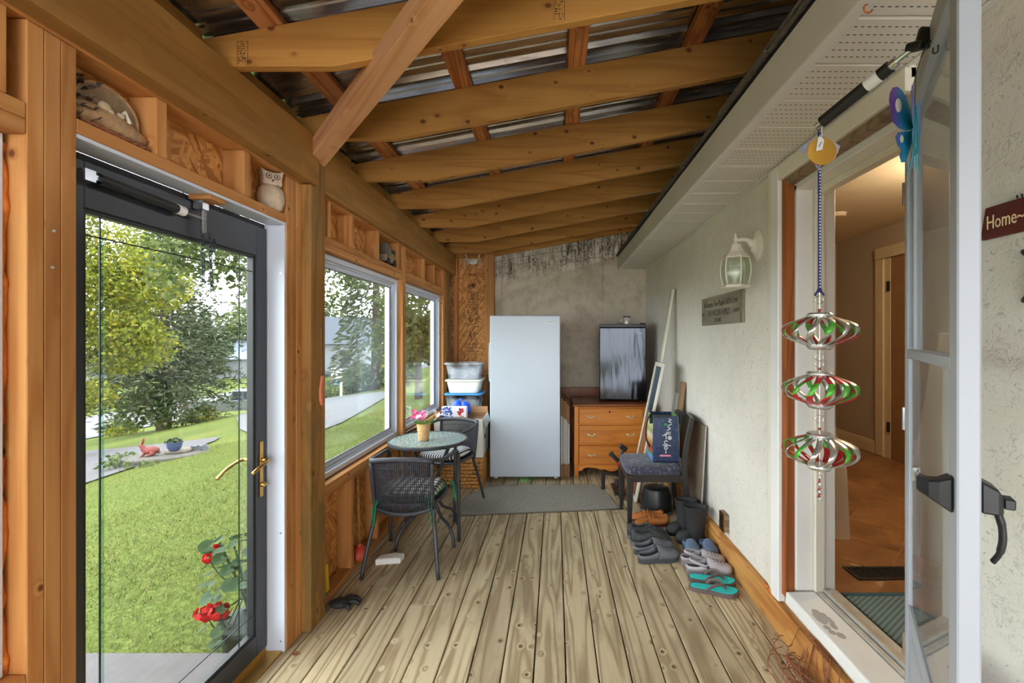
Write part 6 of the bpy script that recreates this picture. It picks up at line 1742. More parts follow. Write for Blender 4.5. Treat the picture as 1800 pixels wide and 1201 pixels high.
dk = leafy('dried_flowers', [c(96,66,50), c(130,96,76), c(70,66,72), c(150,130,116)], trans=0.1)
for k in range(16):
    blossom('dried_flower', (0.012 + fr_.uniform(-0.01,0.02), -0.075 + fr_.uniform(-0.035,0.03), 0.06 + fr_.uniform(-0.05,0.07)), fr_.uniform(0.012,0.02), dk, 6, wkb)
for (y, z, r1) in ((-0.015,0.080,0.014),(-0.002,0.072,0.010),(0.03,0.075,0.009)):
    MB().ell((0.016,y,z), (0.010,r1*1.3,r1), 12, 8).build('pebble', plain('dull_pebble', c(190,170,140), 0.8), wkb, smooth=True)
MB().tube([(0.016,0.025,0.062),(0.016,0.045,0.092),(0.016,0.06,0.066)], 0.006, 6).build('shell_bit', M['cream'], wkb)

ow = thing('owl_figurine', 'pale stone owl figurine on the ledge above the garden door', 'figurine', (-1.288, 2.062, 2.027), -0.75)
ow.scale = (1.12, 1.12, 1.12)
owm = plain('pale_stoneware', c(190,170,146), 0.7, var=0.15, scale=40, bump=0.25, bscale=90)
MB().lathe([(0.030,0.0),(0.040,0.006),(0.049,0.035),(0.050,0.060),(0.044,0.085),(0.030,0.100),(0.02,0.104)], 24, sx=0.75).build('body', owm, ow, smooth='auto')
hd_ = [(-0.036,0.100),(0.036,0.100),(0.034,0.128),(0.042,0.165),(0.022,0.154),(0.0,0.151),(-0.022,0.154),(-0.042,0.165),(-0.034,0.128)]
MB().prism(hd_, -0.026, 0.027, Matrix(((0,0,1,0),(1,0,0,0),(0,1,0,0),(0,0,0,1)))).build('head', owm, ow, bevel=0.007, seg=2)
edk = plain('owl_eye_brown', c(70,42,34), 0.5)
for s in (-1, 1):
    Mx = Matrix.Translation((0.0275, 0.0145*s, 0.133)) @ Euler((0,PI/2,0)).to_matrix().to_4x4()
    MB().lathe([(0.0115,0),(0.0115,0.0015)], 18, Mx).build('eye', edk, ow); MB().lathe([(0.0085,0.0016),(0.0085,0.0022)], 18, Mx).build('iris', owm, ow); MB().lathe([(0.004,0.0023),(0.004,0.0034)], 14, Mx).build('pupil', edk, ow)
MB().add([(0.0275,-0.006,0.121),(0.0275,0.006,0.121),(0.0275,0,0.110),(0.035,0,0.117)], [(0,1,3),(1,2,3),(2,0,3)]).build('beak', edk, ow)
tk = thing('toy_truck', 'small dark toy truck on the ledge above the large window', 'toy', (-1.290, 3.50, 2.009))
tkm = plain('antique_pewter', c(150,134,112), 0.5, metal=0.3, var=0.3, scale=40)
MB().box(-0.03,0.03,-0.10,0.10,0.022,0.075).build('chassis', tkm, tk, bevel=0.004); MB().box(-0.028,0.028,-0.02,0.085,0.076,0.135).build('cab', tkm, tk, bevel=0.01)
MB().box(-0.03,0.03,-0.10,-0.03,0.076,0.160).build('bed', plain('dark_pewter', c(96,88,78), 0.6), tk, bevel=0.004)
for y in (-0.065, 0.065): MB().lathe([(0.026,-0.034),(0.026,0.034)], 18, Matrix.Translation((0,y,0.026)) @ Euler((0,PI/2,0)).to_matrix().to_4x4()).build('wheel', M['black'], tk)
MB().box(0.0282,0.030,-0.005,0.035,0.095,0.125).box(0.0282,0.030,0.045,0.075,0.095,0.125).build('side_window', M['black'], tk)

cb_ = thing('crab_ornament', 'silver metal crab ornament at the top of the strand board panel', 'ornament', (-1.005, 5.555, 2.385))
crm = plain('aged_silver', c(214,204,184), 0.4, metal=0.25, var=0.25, scale=40)
MB().ell((0,-0.015,0), (0.062,0.018,0.040), 18, 10).build('shell', crm, cb_, smooth=True)
MB().lathe([(0.030,0),(0.030,0.004)], 18, Matrix.Translation((0,-0.030,-0.008)) @ Euler((PI/2,0,0)).to_matrix().to_4x4()).build('medallion', plain('pale_green_disc', c(190,196,170), 0.4), cb_)
for s in (-1, 1):
    MB().tube(spline([(0.045*s,-0.012,0.020),(0.075*s,-0.02,0.050),(0.082*s,-0.02,0.075)],4), [0.006]*4+[0.007]*3+[0.009]*2, 8).tube([(0.082*s,-0.02,0.070),(0.070*s,-0.022,0.098)], [0.008,0.002], 6).tube([(0.082*s,-0.02,0.070),(0.096*s,-0.022,0.095)], [0.007,0.002], 6).build('claw', crm, cb_, smooth=True)
    for k in range(4):
        zz_ = 0.018 - 0.020*k
        MB().tube([(0.05*s,-0.012,zz_*0.6),(0.088*s,-0.026,zz_+0.012),(0.118*s - 0.012*s*k,-0.010,zz_-0.042)], [0.0045,0.004,0.002], 6).build('leg', crm, cb_)
hbh = thing('hanging_brush', 'terracotta pink brush hanging by a cord on the heavy post', 'brush', (-1.203, 2.335, 0))
hbm = plain('terracotta_pink', c(206,122,82), 0.6, var=0.12, scale=60, bump=0.3, bscale=260)
MB().loft([[(0.002+dx_, w_*sy, z) for (dx_, sy) in ((0,-1),(0.010,-0.8),(0.014,0),(0.010,0.8),(0,1))] for (z, w_) in ((1.105,0.003),(1.115,0.012),(1.135,0.020),(1.165,0.023),(1.20,0.021),(1.225,0.013),(1.245,0.008),(1.258,0.006))]).build('paddle', hbm, hbh, smooth='auto')
MB().tube(spline([(0.004,0,1.255),(0.002,0.002,1.36),(0.002,-0.001,1.50),(0.003,-0.004,1.535),(0.002,0.002,1.50)],5), 0.0018, 5).build('cord', M['greybrown'], hbh, smooth=True)
MB().lathe([(0.008,0),(0.008,0.002)], 12, Matrix.Translation((0.011,0,1.122)) @ Euler((0,PI/2,0)).to_matrix().to_4x4()).build('tip', M['cream'], hbh)
pl_ = thing('plunger', 'red rubber plunger with wooden handle leaning between the studs', 'plunger', (-1.235, 2.935, 0))
MB().lathe([(0.062,0.039),(0.064,0.046),(0.058,0.075),(0.040,0.098),(0.018,0.112),(0.016,0.125)], 24, Matrix.Translation((-0.03,0.005,0))).build('cup', plain('red_rubber', c(186,66,44), 0.5), pl_, smooth='auto')
MB().tube([(-0.03,0.005,0.12),(-0.045,0.01,0.575)], 0.0105, 10).build('handle', wood('handle_wood', c(196,140,80), c(160,106,58), knots=1), pl_, smooth=True)
ds = thing('ice_scraper', 'teal and yellow scraper standing on the bottom plate by the post', 'scraper', (-1.275, 2.475, 0.039))
MB().box(0.012,0.024,-0.018,0.010,0.0,0.16).build('teal_blade', plain('teal_plastic', c(30,130,140), 0.4), ds, bevel=0.003)
MB().loft([[(0.025,-0.005,0.03),(0.034,-0.005,0.03),(0.034,0.030,0.03),(0.025,0.030,0.03)],[(0.025,-0.012,0.185),(0.034,-0.012,0.185),(0.034,0.012,0.185),(0.025,0.012,0.185)]]).build('yellow_handle', plain('yellow_plastic', c(228,184,40), 0.4), ds, bevel=0.002)
gv = thing('work_glove', 'crumpled black work glove on the deck at the foot of the post', 'glove', (-1.165, 2.455, 0))
MB().ell((0,0,0.022), (0.055,0.040,0.022), 14, 8).build('palm', M['blackm'], gv, smooth=True)
for k, (a, l) in enumerate(((0.1,0.06),(0.45,0.065),(0.8,0.06),(1.15,0.05),(-0.6,0.045))):
    MB().tube(spline([(0.035*math.cos(a),0.03*math.sin(a),0.02),((0.05+l*0.5)*math.cos(a),(0.04+l*0.5)*math.sin(a),0.026),((0.045+l)*math.cos(a),(0.035+l)*math.sin(a),0.012)],4), [0.012]*6+[0.010]*3, 8).build('finger', M['blackm'], gv, smooth=True)
wtb = thing('white_block', 'chipped white plaster block on the deck behind near bistro chair', 'block', (-1.075, 2.955, 0), 0.25)
MB().prism([(-0.085,-0.03),(0.07,-0.045),(0.09,0.02),(0.03,0.045),(-0.055,0.035),(-0.07,0.01)], 0.0, 0.035).build('block', M['white'], wtb, bevel=0.003)
MB().prism([(-0.075,-0.024),(0.05,-0.038),(0.07,0.014),(0.02,0.034),(-0.045,0.028)], 0.0352, 0.038).build('worn_face', M['cream'], wtb)
lv = thing('dry_leaf', 'curled dry leaf on the deck by the door frame', 'leaf', (-1.21, 2.085, 0.0))
o = MB().add([(0,0,0.002),(0.018,0.012,0.012),(0.04,0.004,0.004),(0.02,-0.014,0.010),(0.02,0,0.004)], [(0,4,1),(4,2,1),(0,3,4),(4,3,2)]).build('blade', plain('dry_leaf_brown', c(130,70,36), 0.8), lv); solid(o, 0.0008)
# coil of rusty wire on the deck by the sill
cw = thing('wire_tangle', 'tangle of rusty brown wire on the deck beside the door sill', 'wire', (1.015, 1.90, 0))
rw = plain('rusty_wire', c(150,92,60), 0.6, var=0.3, scale=40)
r9 = random.Random(21)
for k in range(14):
    pts = []; cx_, cy_ = r9.uniform(-0.05,0.05), r9.uniform(-0.14,0.10); ra, rb_ = r9.uniform(0.045,0.095), r9.uniform(0.05,0.11); a0 = r9.uniform(0,6.28); tilt = r9.uniform(-0.5,0.5)
    for i in range(26):
        a = a0 + i*0.33
        pts.append((cx_ + ra*math.cos(a) + r9.uniform(-.006,.006), cy_ + rb_*math.sin(a) + r9.uniform(-.006,.006), max(0.002, 0.045 + 0.045*math.sin(a*0.8+tilt) + 0.02*math.cos(a+k))))
    pts = [p if p[0] < 0.068 else (min(p[0], 0.108), p[1], max(p[2], 0.156)) for p in pts]     # loops ride up over the base board
    MB().tube(spline(pts, 2), 0.0019, 5).build('wire_loop', rw, cw, smooth=True)

# ---------------------------------------------------------------- the garden and the road
GP = [(-6,-0.18),(0,-0.18),(1.5,-0.32),(7.5,-1.15),(14,-2.35),(19,-3.3),(25,-4.2),(34,-4.6),(60,-4.2),(140,-2.5),(300,2)]
def gz(x, y=0.0):
    d = -x - 1.4 + 0.35*max(0.0, min(y, 60) - 24)*min(1.0, max(0.0, (-x-5)/6))
    for (a, za), (b, z_) in zip(GP[:-1], GP[1:]):
        if d <= b: return za + (z_-za)*(d-a)/(b-a)
    return GP[-1][1]
def lawn_mat():
    m, nt, N, L, B = nodes_of('lawn_grass')
    v = mapped(N, L, (1,1,1), rnd=False)
    n1 = noise(N, L, v, 0.6, 4); n2 = noise(N, L, v, 30, 4, 0.7)
    col = ramp(N, L, n2, [(0.3, c(52,64,24)), (0.55, c(84,96,42)), (0.75, c(118,118,66))])
    col = mixc(N, L, mathn(N, L, 'MULTIPLY', ramp_v(N, L, n1, 0.5, 0.75), 0.5), col, c(108,104,52))
    L.new(col, B.inputs['Base Color']); B.inputs['Roughness'].default_value = 0.95; B.inputs['Specular IOR Level'].default_value = 0.1
    bumped(N, L, B, n2, 0.6, 0.03)
    return m
def gravel_mat(name, a, b):
    return plain(name, a, 0.95, var=0.18, scale=7, bump=0.4, bscale=45)
ds_ = [-1.40, -1.42, -2.9] + list(-np.arange(4, 40, 1.0)) + [-42, -45, -50, -55, -61, -70, -90, -141, -240]
ys_ = [-30, -10, -3, 0, 2, 5, 8, 12, 16, 20] + list(np.arange(24, 62, 2.0)) + [70, 80, 120, 220]
ds_ = [float(q) for q in ds_]; ys_ = [float(q) for q in ys_]
vs = []; fs = []
for x in ds_:
    for y in ys_: vs.append((x, y, gz(x, y)))
nY = len(ys_)
for i in range(len(ds_)-1):
    for j in range(nY-1): fs.append((i*nY+j, i*nY+j+1, (i+1)*nY+j+1, (i+1)*nY+j))
lw = MB().add(vs, fs).build('ground', lawn_mat())
tag(lw, 'green lawn sloping down from the porch to the road', 'lawn', kind='structure')
# strips laid on the slope
def strip(name, poly, mat, label, cat, lift=0.03, sub=0.8):
    """polygon in plan, draped over the slope"""
    bm = bmesh.new()
    vv = [bm.verts.new((x, y, 0)) for x, y in poly]
    bm.faces.new(vv)
    for x in ds_[:-4]:
        bmesh.ops.bisect_plane(bm, geom=bm.verts[:] + bm.edges[:] + bm.faces[:], plane_co=(x,0,0), plane_no=(1,0,0))
    for y in ys_:
        bmesh.ops.bisect_plane(bm, geom=bm.verts[:] + bm.edges[:] + bm.faces[:], plane_co=(0,y,0), plane_no=(0,1,0))
    bmesh.ops.triangulate(bm, faces=bm.faces[:])
    for v in bm.verts: v.co.z = gz(v.co.x, v.co.y) + lift
    bmesh.ops.recalc_face_normals(bm, faces=bm.faces)
    for f in bm.faces:
        if f.normal.z < 0: f.normal_flip()
    me = bpy.data.meshes.new(name); bm.to_mesh(me); bm.free()
    return tag(put(name, me, mat), label, cat, kind='structure')
strip('drive', [(-7.7,6.4),(-7.9,7.5),(-8.05,8.6),(-8.15,10.2),(-8.25,11.0),(-8.6,11.7),(-9.6,12.1),(-11.4,13.1),(-14.4,14.8),(-18.4,17.4),(-22,14),(-22,2),(-12,2)], gravel_mat('grey_gravel', c(76,72,76), None), 'grey gravel drive curving across the lawn', 'drive')
strip('road', [(-26.2,-30),(-26.2,220),(-35.5,220),(-35.5,-30)], gravel_mat('road_asphalt', c(92,90,94), None), 'pale asphalt road beyond the lawn', 'road', 0.06)
strip('drive_apron', [(-5.3,9.8),(-5.25,11.2),(-5.7,13.6),(-6.8,19.1),(-7.4,21.0),(-8.8,21.2),(-11.0,23.4),(-12.6,25),(-15,27),(-18,26),(-14,20),(-9,13),(-6.6,10.2)], gravel_mat('paved_drive', c(84,84,88), None), 'pale paved lane seen through the large window', 'lane')
# concrete step outside the garden door
stp = thing('step', 'grey concrete slab step outside the garden door', 'step', (-2.2, 1.5, -0.18), kind='structure')
conc = plain('concrete', c(84,80,82), 0.9, var=0.12, scale=5, bump=0.35, bscale=90)
MB().box(-0.85, 0.79, -0.9, 0.70, -0.15, 0.115).build('slab', conc, stp, bevel=0.01)
o = MB().add([(0.08+0.11*math.cos(2*PI*k/11)*(0.7+0.4*((k*5)%3)/2), 0.30+0.06*math.sin(2*PI*k/11)*(0.7+0.4*((k*7)%3)/2), 0.1155) for k in range(11)], [tuple(range(11))]).build('chipped_patch', plain('chipped_concrete', c(92,74,58), 0.95, var=0.2, scale=40), stp)

# grass blades near the house
rng = np.random.default_rng(5)
def blades(n, xr, yr, h0, h1, w, seed, skip=None):
    rg = np.random.default_rng(seed)
    # denser close to the house
    u = rg.random(n)**1.5; x = xr[0] + (xr[1]-xr[0])*u; y = yr[0] + (yr[1]-yr[0])*rg.random(n)
    keep = np.ones(n, bool)
    keep &= ~((x > -3.06) & (x < -1.4) & (y < 2.21))
    x, y = x[keep], y[keep]; n = len(x)
    d = -x - 1.4
    z = np.interp(d, [p[0] for p in GP], [p[1] for p in GP])
    h = h0 + (h1-h0)*rg.random(n); a = rg.random(n)*2*np.pi; wv = w*(0.6+0.8*rg.random(n))
    lean = rg.normal(0, 0.7, (n, 2)) * h[:, None]
    dx, dy = np.cos(a)*wv, np.sin(a)*wv
    P = np.zeros((n, 3, 3))
    P[:,0] = np.stack([x-dx, y-dy, z-0.005], 1); P[:,1] = np.stack([x+dx, y+dy, z-0.005], 1)
    P[:,2] = np.stack([x+lean[:,0], y+lean[:,1], z+h], 1)
    return P
def tri_mesh(name, P):
    n = len(P); k = P.shape[1]
    me = bpy.data.meshes.new(name)
    me.vertices.add(n*k); me.vertices.foreach_set('co', P.reshape(-1).astype(np.float32))
    me.loops.add(n*k); me.loops.foreach_set('vertex_index', np.arange(n*k, dtype=np.int32))
    me.polygons.add(n); me.polygons.foreach_set('loop_start', np.arange(0, n*k, k, dtype=np.int32))
    me.update(calc_edges=True); me.validate()
    return me
gm_ = leafy('grass_blades', [c(60,72,28), c(88,98,42), c(118,120,64), c(76,88,36), c(132,120,74)], trans=0.3)
P1 = blades(150000, (-1.50,-8.6), (1.4,10.5), 0.012, 0.045, 0.0022, 3)
P2 = blades(36000, (-1.50,-5.2), (3.0,13.0), 0.015, 0.05, 0.005, 4)
gr = put('grass', tri_mesh('grass', np.concatenate([P1, P2])), gm_)
tag(gr, 'short green grass blades on the lawn outside the porch', 'grass', kind='stuff')

# ---------------------------------------------------------------- trees
def leaf_cloud(name, centers, radii, n, size, seed, flat=0.6, mat=None, parent=None, droop=0.0, shell=0.5):
    """rhombic leaves filling a set of ellipsoids"""
    rg = np.random.default_rng(seed)
    centers = np.array(centers, float); radii = np.array(radii, float)
    vol = radii.prod(1)**0.66; pick = rg.choice(len(centers), n, p=vol/vol.sum())
    d = rg.normal(size=(n,3)); d /= np.linalg.norm(d, axis=1)[:,None]
    r = shell + (1-shell)*rg.random(n)**0.6
    r = np.where(rg.random(n) < 0.12, r*1.18, r)
    p = centers[pick] + d*r[:,None]*radii[pick]
    p[:,2] -= droop*rg.random(n)
    nrm = rg.normal(size=(n,3)) + np.array([0,0,flat*2]); nrm /= np.linalg.norm(nrm, axis=1)[:,None]
    t = np.cross(nrm, rg.normal(size=(n,3))); t /= np.linalg.norm(t, axis=1)[:,None]
    b = np.cross(nrm, t)
    s = size*(0.6+0.8*rg.random(n))
    P = np.stack([p - t*s[:,None], p + b*(s*0.55)[:,None], p + t*s[:,None], p - b*(s*0.55)[:,None]], 1)
    return put(name, tri_mesh(name, P), mat, parent)
bark = plain('bark', c(74,64,56), 0.95, var=0.3, scale=14, bump=0.5, bscale=40, stretch=(1,1,0.2))
def branches(par, base, specs, mat=bark, nm='branch'):
    for (p0, p1, p2, r0, r1) in specs:
        pts = spline([p0, p1, p2], 5); n = len(pts)
        MB().tube(pts, [r0 + (r1-r0)*i/(n-1) for i in range(n)], 7).build(nm, mat, par, smooth=True)
lf_y = leafy('yellow_green_leaves', [c(92,104,28), c(122,126,36), c(150,142,48), c(74,88,30), c(110,114,44)], trans=0.45)
lf_m = leafy('mid_green_leaves', [c(56,70,32), c(78,90,44), c(98,106,58), c(48,62,32)], trans=0.4)
lf_d = leafy('dark_green_leaves', [c(36,48,28), c(50,64,38), c(62,74,46)], trans=0.2)
nd = leafy('spruce_needles', [c(48,58,38), c(66,74,48), c(82,88,58), c(58,64,44)], trans=0.15)
# 1 yellow-green maple at the left of the door view
X_, Y_ = -15.4, 13.8; Z_ = gz(X_)
t1 = thing('maple_tree', 'bright yellow-green maple filling the near side of the door view', 'tree', (X_, Y_, Z_), 0, 'garden trees')
branches(t1, None, [((0,0,-0.2),(0.1,0,2.5),(0.0,0.2,6),0.22,0.10),((0,0,2.2),(1.2,0.3,3.4),(2.4,0.4,4.2),0.09,0.03),((0,0,2.8),(-1.0,-0.6,4.4),(-1.9,-1,5.5),0.09,0.03),((0,0,3.4),(0.6,1.2,5),(0.8,2.0,6.4),0.08,0.02)], nm='trunk')
leaf_cloud('crown', [(0,0,5.2),(1.6,0.6,3.6),(-1.4,-0.6,3.8),(0.6,1.4,6.4),(-0.6,0,7.8),(2.2,0.8,5.6),(1.2,-0.8,2.2),(-1.2,0.4,2.4),(2.2,0.2,4.0),(0.4,0.2,1.9),(-2.4,-0.8,5.6)], [(2.2,2,1.7),(1.5,1.4,1.0),(1.5,1.4,1.2),(1.7,1.5,1.3),(1.6,1.5,1.3),(1.4,1.2,1.1),(1.2,1.1,0.6),(1.3,1.2,0.7),(1.0,0.9,0.7),(1.2,1.1,0.5),(1.4,1.2,1.2)], 40000, 0.068, 1, 0.4, lf_y, t1, shell=0.35)
# 2 spruce with bare upper boughs
X_, Y_ = -20.3, 23.6; Z_ = gz(X_, Y_)
t2 = thing('spruce_tree', 'tall thin spruce with bare drooping boughs on the lawn', 'tree', (X_, Y_, Z_), 0, 'garden trees')
MB().tube([(0,0,-0.3),(0.05,0,3),(0,0.05,7),(0.02,0,12)], [0.34,0.27,0.16,0.03], 10).build('trunk', bark, t2, smooth=True)
rt = random.Random(14)
bm_ = MB(); segs = []
for k in range(150):
    z = 1.5 + 10.2*(k/150)
    a = k*2.399 + rt.uniform(-0.3,0.3); ln = (3.7*(1-(z-1.5)/11.5)**0.8 + 0.35)*rt.uniform(0.7,1.1)
    u = Vector((math.cos(a), math.sin(a), 0))
    p0 = Vector((0,0,z)); p1 = p0 + u*ln*0.5 + Vector((0,0,0.02*ln)); p2 = p0 + u*ln + Vector((0,0,-0.22*ln*rt.uniform(0.6,1.3)))
    bm_.tube(spline([p0,p1,p2],3), [0.035,0.028,0.022,0.016,0.012,0.009,0.006], 5)
    for t in np.linspace(0.15,1,9):
        q = p0.lerp(p1, t*2) if t < 0.5 else p1.lerp(p2, t*2-1)
        segs.append((q, u, z, ln*(1-t*0.55)))
bm_.build('boughs', bark, t2, smooth=True)
rg = np.random.default_rng(6); P = []
for (q, u, z, ln) in segs:
    dens = 16 if z < 5.5 else (9 if z < 8 else 5)
    tv = Vector((-u.y, u.x, 0))
    for i in range(dens):
        s = rg.normal()*0.34*min(1.3, ln); p = np.array(q) + np.array(tv)*s + np.array(u)*rg.normal()*0.15 + np.array([0,0,-abs(s)*0.25 + rg.normal()*0.06])
        d = np.array(tv)*np.sign(s)*0.5 + np.array(u)*0.7 + rg.normal(size=3)*0.4; d /= np.linalg.norm(d); w_ = np.cross(d, rg.normal(size=3)); w_ /= np.linalg.norm(w_)
        L2 = 0.17*(0.7+0.6*rg.random()); 
        P.append([p - d*L2, p + w_*0.045, p + d*L2, p - w_*0.045])
put('needles', tri_mesh('needles', np.array(P)), nd, t2)
leaf_cloud('sucker_leaves', [(0.9,-0.6,0.9),(-1.2,-0.4,0.8),(1.8,0.2,0.7),(0.3,-0.9,1.6)], [(1.0,0.8,0.8),(0.9,0.8,0.7),(0.8,0.7,0.5),(1.3,0.8,0.7)], 1800, 0.11, 8, 0.4, lf_m, t2)
# 3 tree whose branches hang into both openings, trunk behind the post
X_, Y_ = -5.27, 9.6; Z_ = gz(X_)
t3 = thing('ash_tree', 'leafy tree whose branches hang across door and window tops', 'tree', (X_, Y_, Z_), 0, 'garden trees')
branches(t3, None, [((0,0,-0.2),(0.0,0.05,2.5),(0.15,0.2,5.5),0.20,0.10),((0,0.05,2.6),(-0.9,-0.5,4.4),(-1.9,-1.2,5.0),0.07,0.02),((0.05,0.1,3.2),(0.8,1.0,4.8),(1.2,2.6,5.2),0.07,0.02),((0.1,0.1,4.0),(1.2,0.2,5.2),(2.2,0.6,5.0),0.05,0.015),((-0.9,-0.5,4.4),(-2.0,-0.4,5.2),(-2.8,-0.2,4.5),0.035,0.01)], nm='trunk')
leaf_cloud('crown', [(-1.5,-1.2,3.75),(-0.9,-1.1,3.5),(-0.5,-1.2,3.7),(-1.2,-1.2,4.1),(-0.5,-1.0,3.1),(-2.0,-0.9,3.9),(-0.7,-1.2,4.2),(-0.5,0.2,5.9),(0.4,-0.6,6.0),(-0.6,2.2,4.0),(-0.1,2.6,3.9),(-0.45,2.0,3.2),(0.5,2.8,4.1),(0.1,2.4,4.6),(0.9,3.2,4.7),(-2.6,-0.2,4.6),(-1.7,-1.4,3.3)], [(0.6,0.5,0.35),(0.5,0.4,0.35),(0.4,0.4,0.35),(0.8,0.6,0.3),(0.3,0.3,0.3),(0.6,0.5,0.35),(0.5,0.5,0.3),(1.3,1.1,0.9),(1.5,1.3,0.9),(0.45,0.5,0.4),(0.5,0.5,0.3),(0.3,0.4,0.4),(0.5,0.5,0.4),(0.8,0.8,0.5),(0.7,0.8,0.6),(0.7,0.6,0.5),(0.35,0.3,0.3)], 8500, 0.058, 12, 0.2, lf_m, t3, droop=0.3, shell=0.15)
# 4 spruce seen through the large window, 5 bushy tree behind the second window
def conifer(label, x, y, h, rad, seed, n=5200, mat=nd, sz=0.15):
    t = thing('conifer', label, 'tree', (x, y, gz(x, y)), 0, 'garden trees')
    MB().tube([(0,0,-0.3),(0.03,0,h*0.5),(0,0,h)], [0.26,0.16,0.03], 9).build('trunk', bark, t, smooth=True)
    rg = np.random.default_rng(seed); u = rg.random(n)**0.8; z = h*(0.06+0.94*u); lay = np.floor(z/0.55); a = rg.random(n)*2*np.pi
    r = rad*(1-z/h)**0.8*(0.35+0.65*rg.random(n)**0.5) + 0.08
    z = z - 0.28*r + 0.14*np.sin(a*5+lay)
    p = np.stack([r*np.cos(a), r*np.sin(a), z], 1)
    d = np.stack([np.cos(a), np.sin(a), -0.35+0*a], 1) + rg.normal(size=(n,3))*0.35; d /= np.linalg.norm(d, axis=1)[:,None]
    w_ = np.cross(d, rg.normal(size=(n,3))); w_ /= np.linalg.norm(w_, axis=1)[:,None]
    s = sz*(0.7+0.6*rg.random(n))[:,None]
    put('needles', tri_mesh('needles', np.stack([p-d*s, p+w_*s*0.3, p+d*s, p-w_*s*0.3], 1)), mat, t)
    return t
conifer('spruce with hanging boughs beyond the lane in the large window', -9.3, 23.6, 13.0, 2.3, 31, 6500, nd, 0.20)
t5 = thing('bushy_tree', 'light green bushy tree just outside the second window', 'tree', (-4.5, 15.0, gz(-4.5)), 0, 'garden trees')
branches(t5, None, [((0,0,-0.2),(0,0,1.8),(0.1,0,4.5),0.14,0.05)], nm='trunk')
leaf_cloud('crown', [(0,0,3.2),(0.4,0.5,4.8),(-0.4,-0.3,1.9),(0.5,0.3,2.0),(0,0,6.2)], [(1.3,1.4,1.3),(1.1,1.1,1.1),(1.0,1.0,0.9),(1.0,1.0,0.9),(1,1,1)], 6500, 0.10, 17, 0.4, lf_m, t5)
# hedge and shrubs across the lane
for i, (x, y, rx, ry, h) in enumerate(((-13.0, 31.0, 1.5, 1.5, 2.0), (-17.6, 36.0, 2.0, 1.5, 1.8), (-10.0, 28.6, 1.3, 1.3, 1.9))):
    hb2 = thing('clipped_shrub', ['round clipped shrub beside the post sign', 'wide clipped shrub before the white house', 'dense clipped hedge end beside the lane'][i], 'shrub', (x, y, gz(x, y)), 0, 'shrubs across the lane')
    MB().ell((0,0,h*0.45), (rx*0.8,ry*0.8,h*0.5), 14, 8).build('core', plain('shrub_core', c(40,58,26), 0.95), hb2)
    leaf_cloud('foliage', [(0,0,h*0.5)], [(rx,ry,h*0.55)], 1500, 0.11, 40+i, 0.3, lf_d if i == 0 else lf_y, hb2, shell=0.8)
# brush at the foot of the lawn
for i, (x, y) in enumerate(((-23.2, 24.4), (-24.6, 20.6), (-21.2, 27.6))):
    wb_ = thing('weedy_shrub', ['low yellow-green weeds at the lawn edge by the fence', 'low reddish weeds beside the fence post', 'low weeds beyond the spruce trunk'][i], 'shrub', (x, y, gz(x, y)), 0, 'weeds at the lawn edge')
    leaf_cloud('foliage', [(0,0,0.3),(0.6,-0.6,0.25),(-0.7,0.5,0.3)], [(0.8,0.9,0.45)]*3, 700, 0.10, 60+i, 0.2, lf_y, wb_, shell=0.2)
    branches(wb_, None, [((0,0,-0.1),(0.05,0,0.3),(0.1,0,0.7),0.02,0.006)], nm='stem')
# distant trees
far = [(-46,60,9,3.6),(-66,50,11,4.6),(-70,62,12,5.5),(-62,74,12,5.5),(-48,70,10,4.6),(-56,84,12,5.5),(-76,78,13,6),(-88,72,13,6),(-44,78,10,4.6),(-50,98,12,6),(-38,92,10,5),(-34,80,9,4.5),(-30,96,11,5.5),(-96,92,14,7),(-24,76,10,4.6),(-64,108,13,6.5)]
fl = ['near the pale house behind the spruce', 'left of the pale house', 'tall one behind the maple', 'beyond the road between the houses', 'before the blue-roofed house', 'far beyond the road in the middle', 'furthest behind the maple', 'at the very edge behind the maple', 'beside the blue-roofed house', 'far off behind the blue-roofed house', 'far off between door and window views', 'behind the white house', 'furthest behind the white house', 'small and far behind the maple', 'by the lane end behind the hedge', 'small and far in the middle']
for i, (x, y, h, r) in enumerate(far):
    t = thing('distant_tree', 'rounded distant tree ' + fl[i], 'tree', (x, y, gz(x, y)), 0, 'distant trees')
    MB().tube([(0,0,-0.5),(0,0,h*0.6)], [0.3,0.15], 7).build('trunk', bark, t, smooth=True)
    rq = random.Random(100+i)
    cs = [(rq.uniform(-.5,.5)*r, rq.uniform(-.5,.5)*r, h*(0.40+0.5*rq.random())) for _ in range(7)] + [(0,0,h*0.4)]
    leaf_cloud('crown', cs, [(r*0.55,r*0.55,h*0.22)]*8, 1500, 0.38, 200+i, 0.4, (lf_d, lf_m, lf_d)[i % 3], t, shell=0.6)

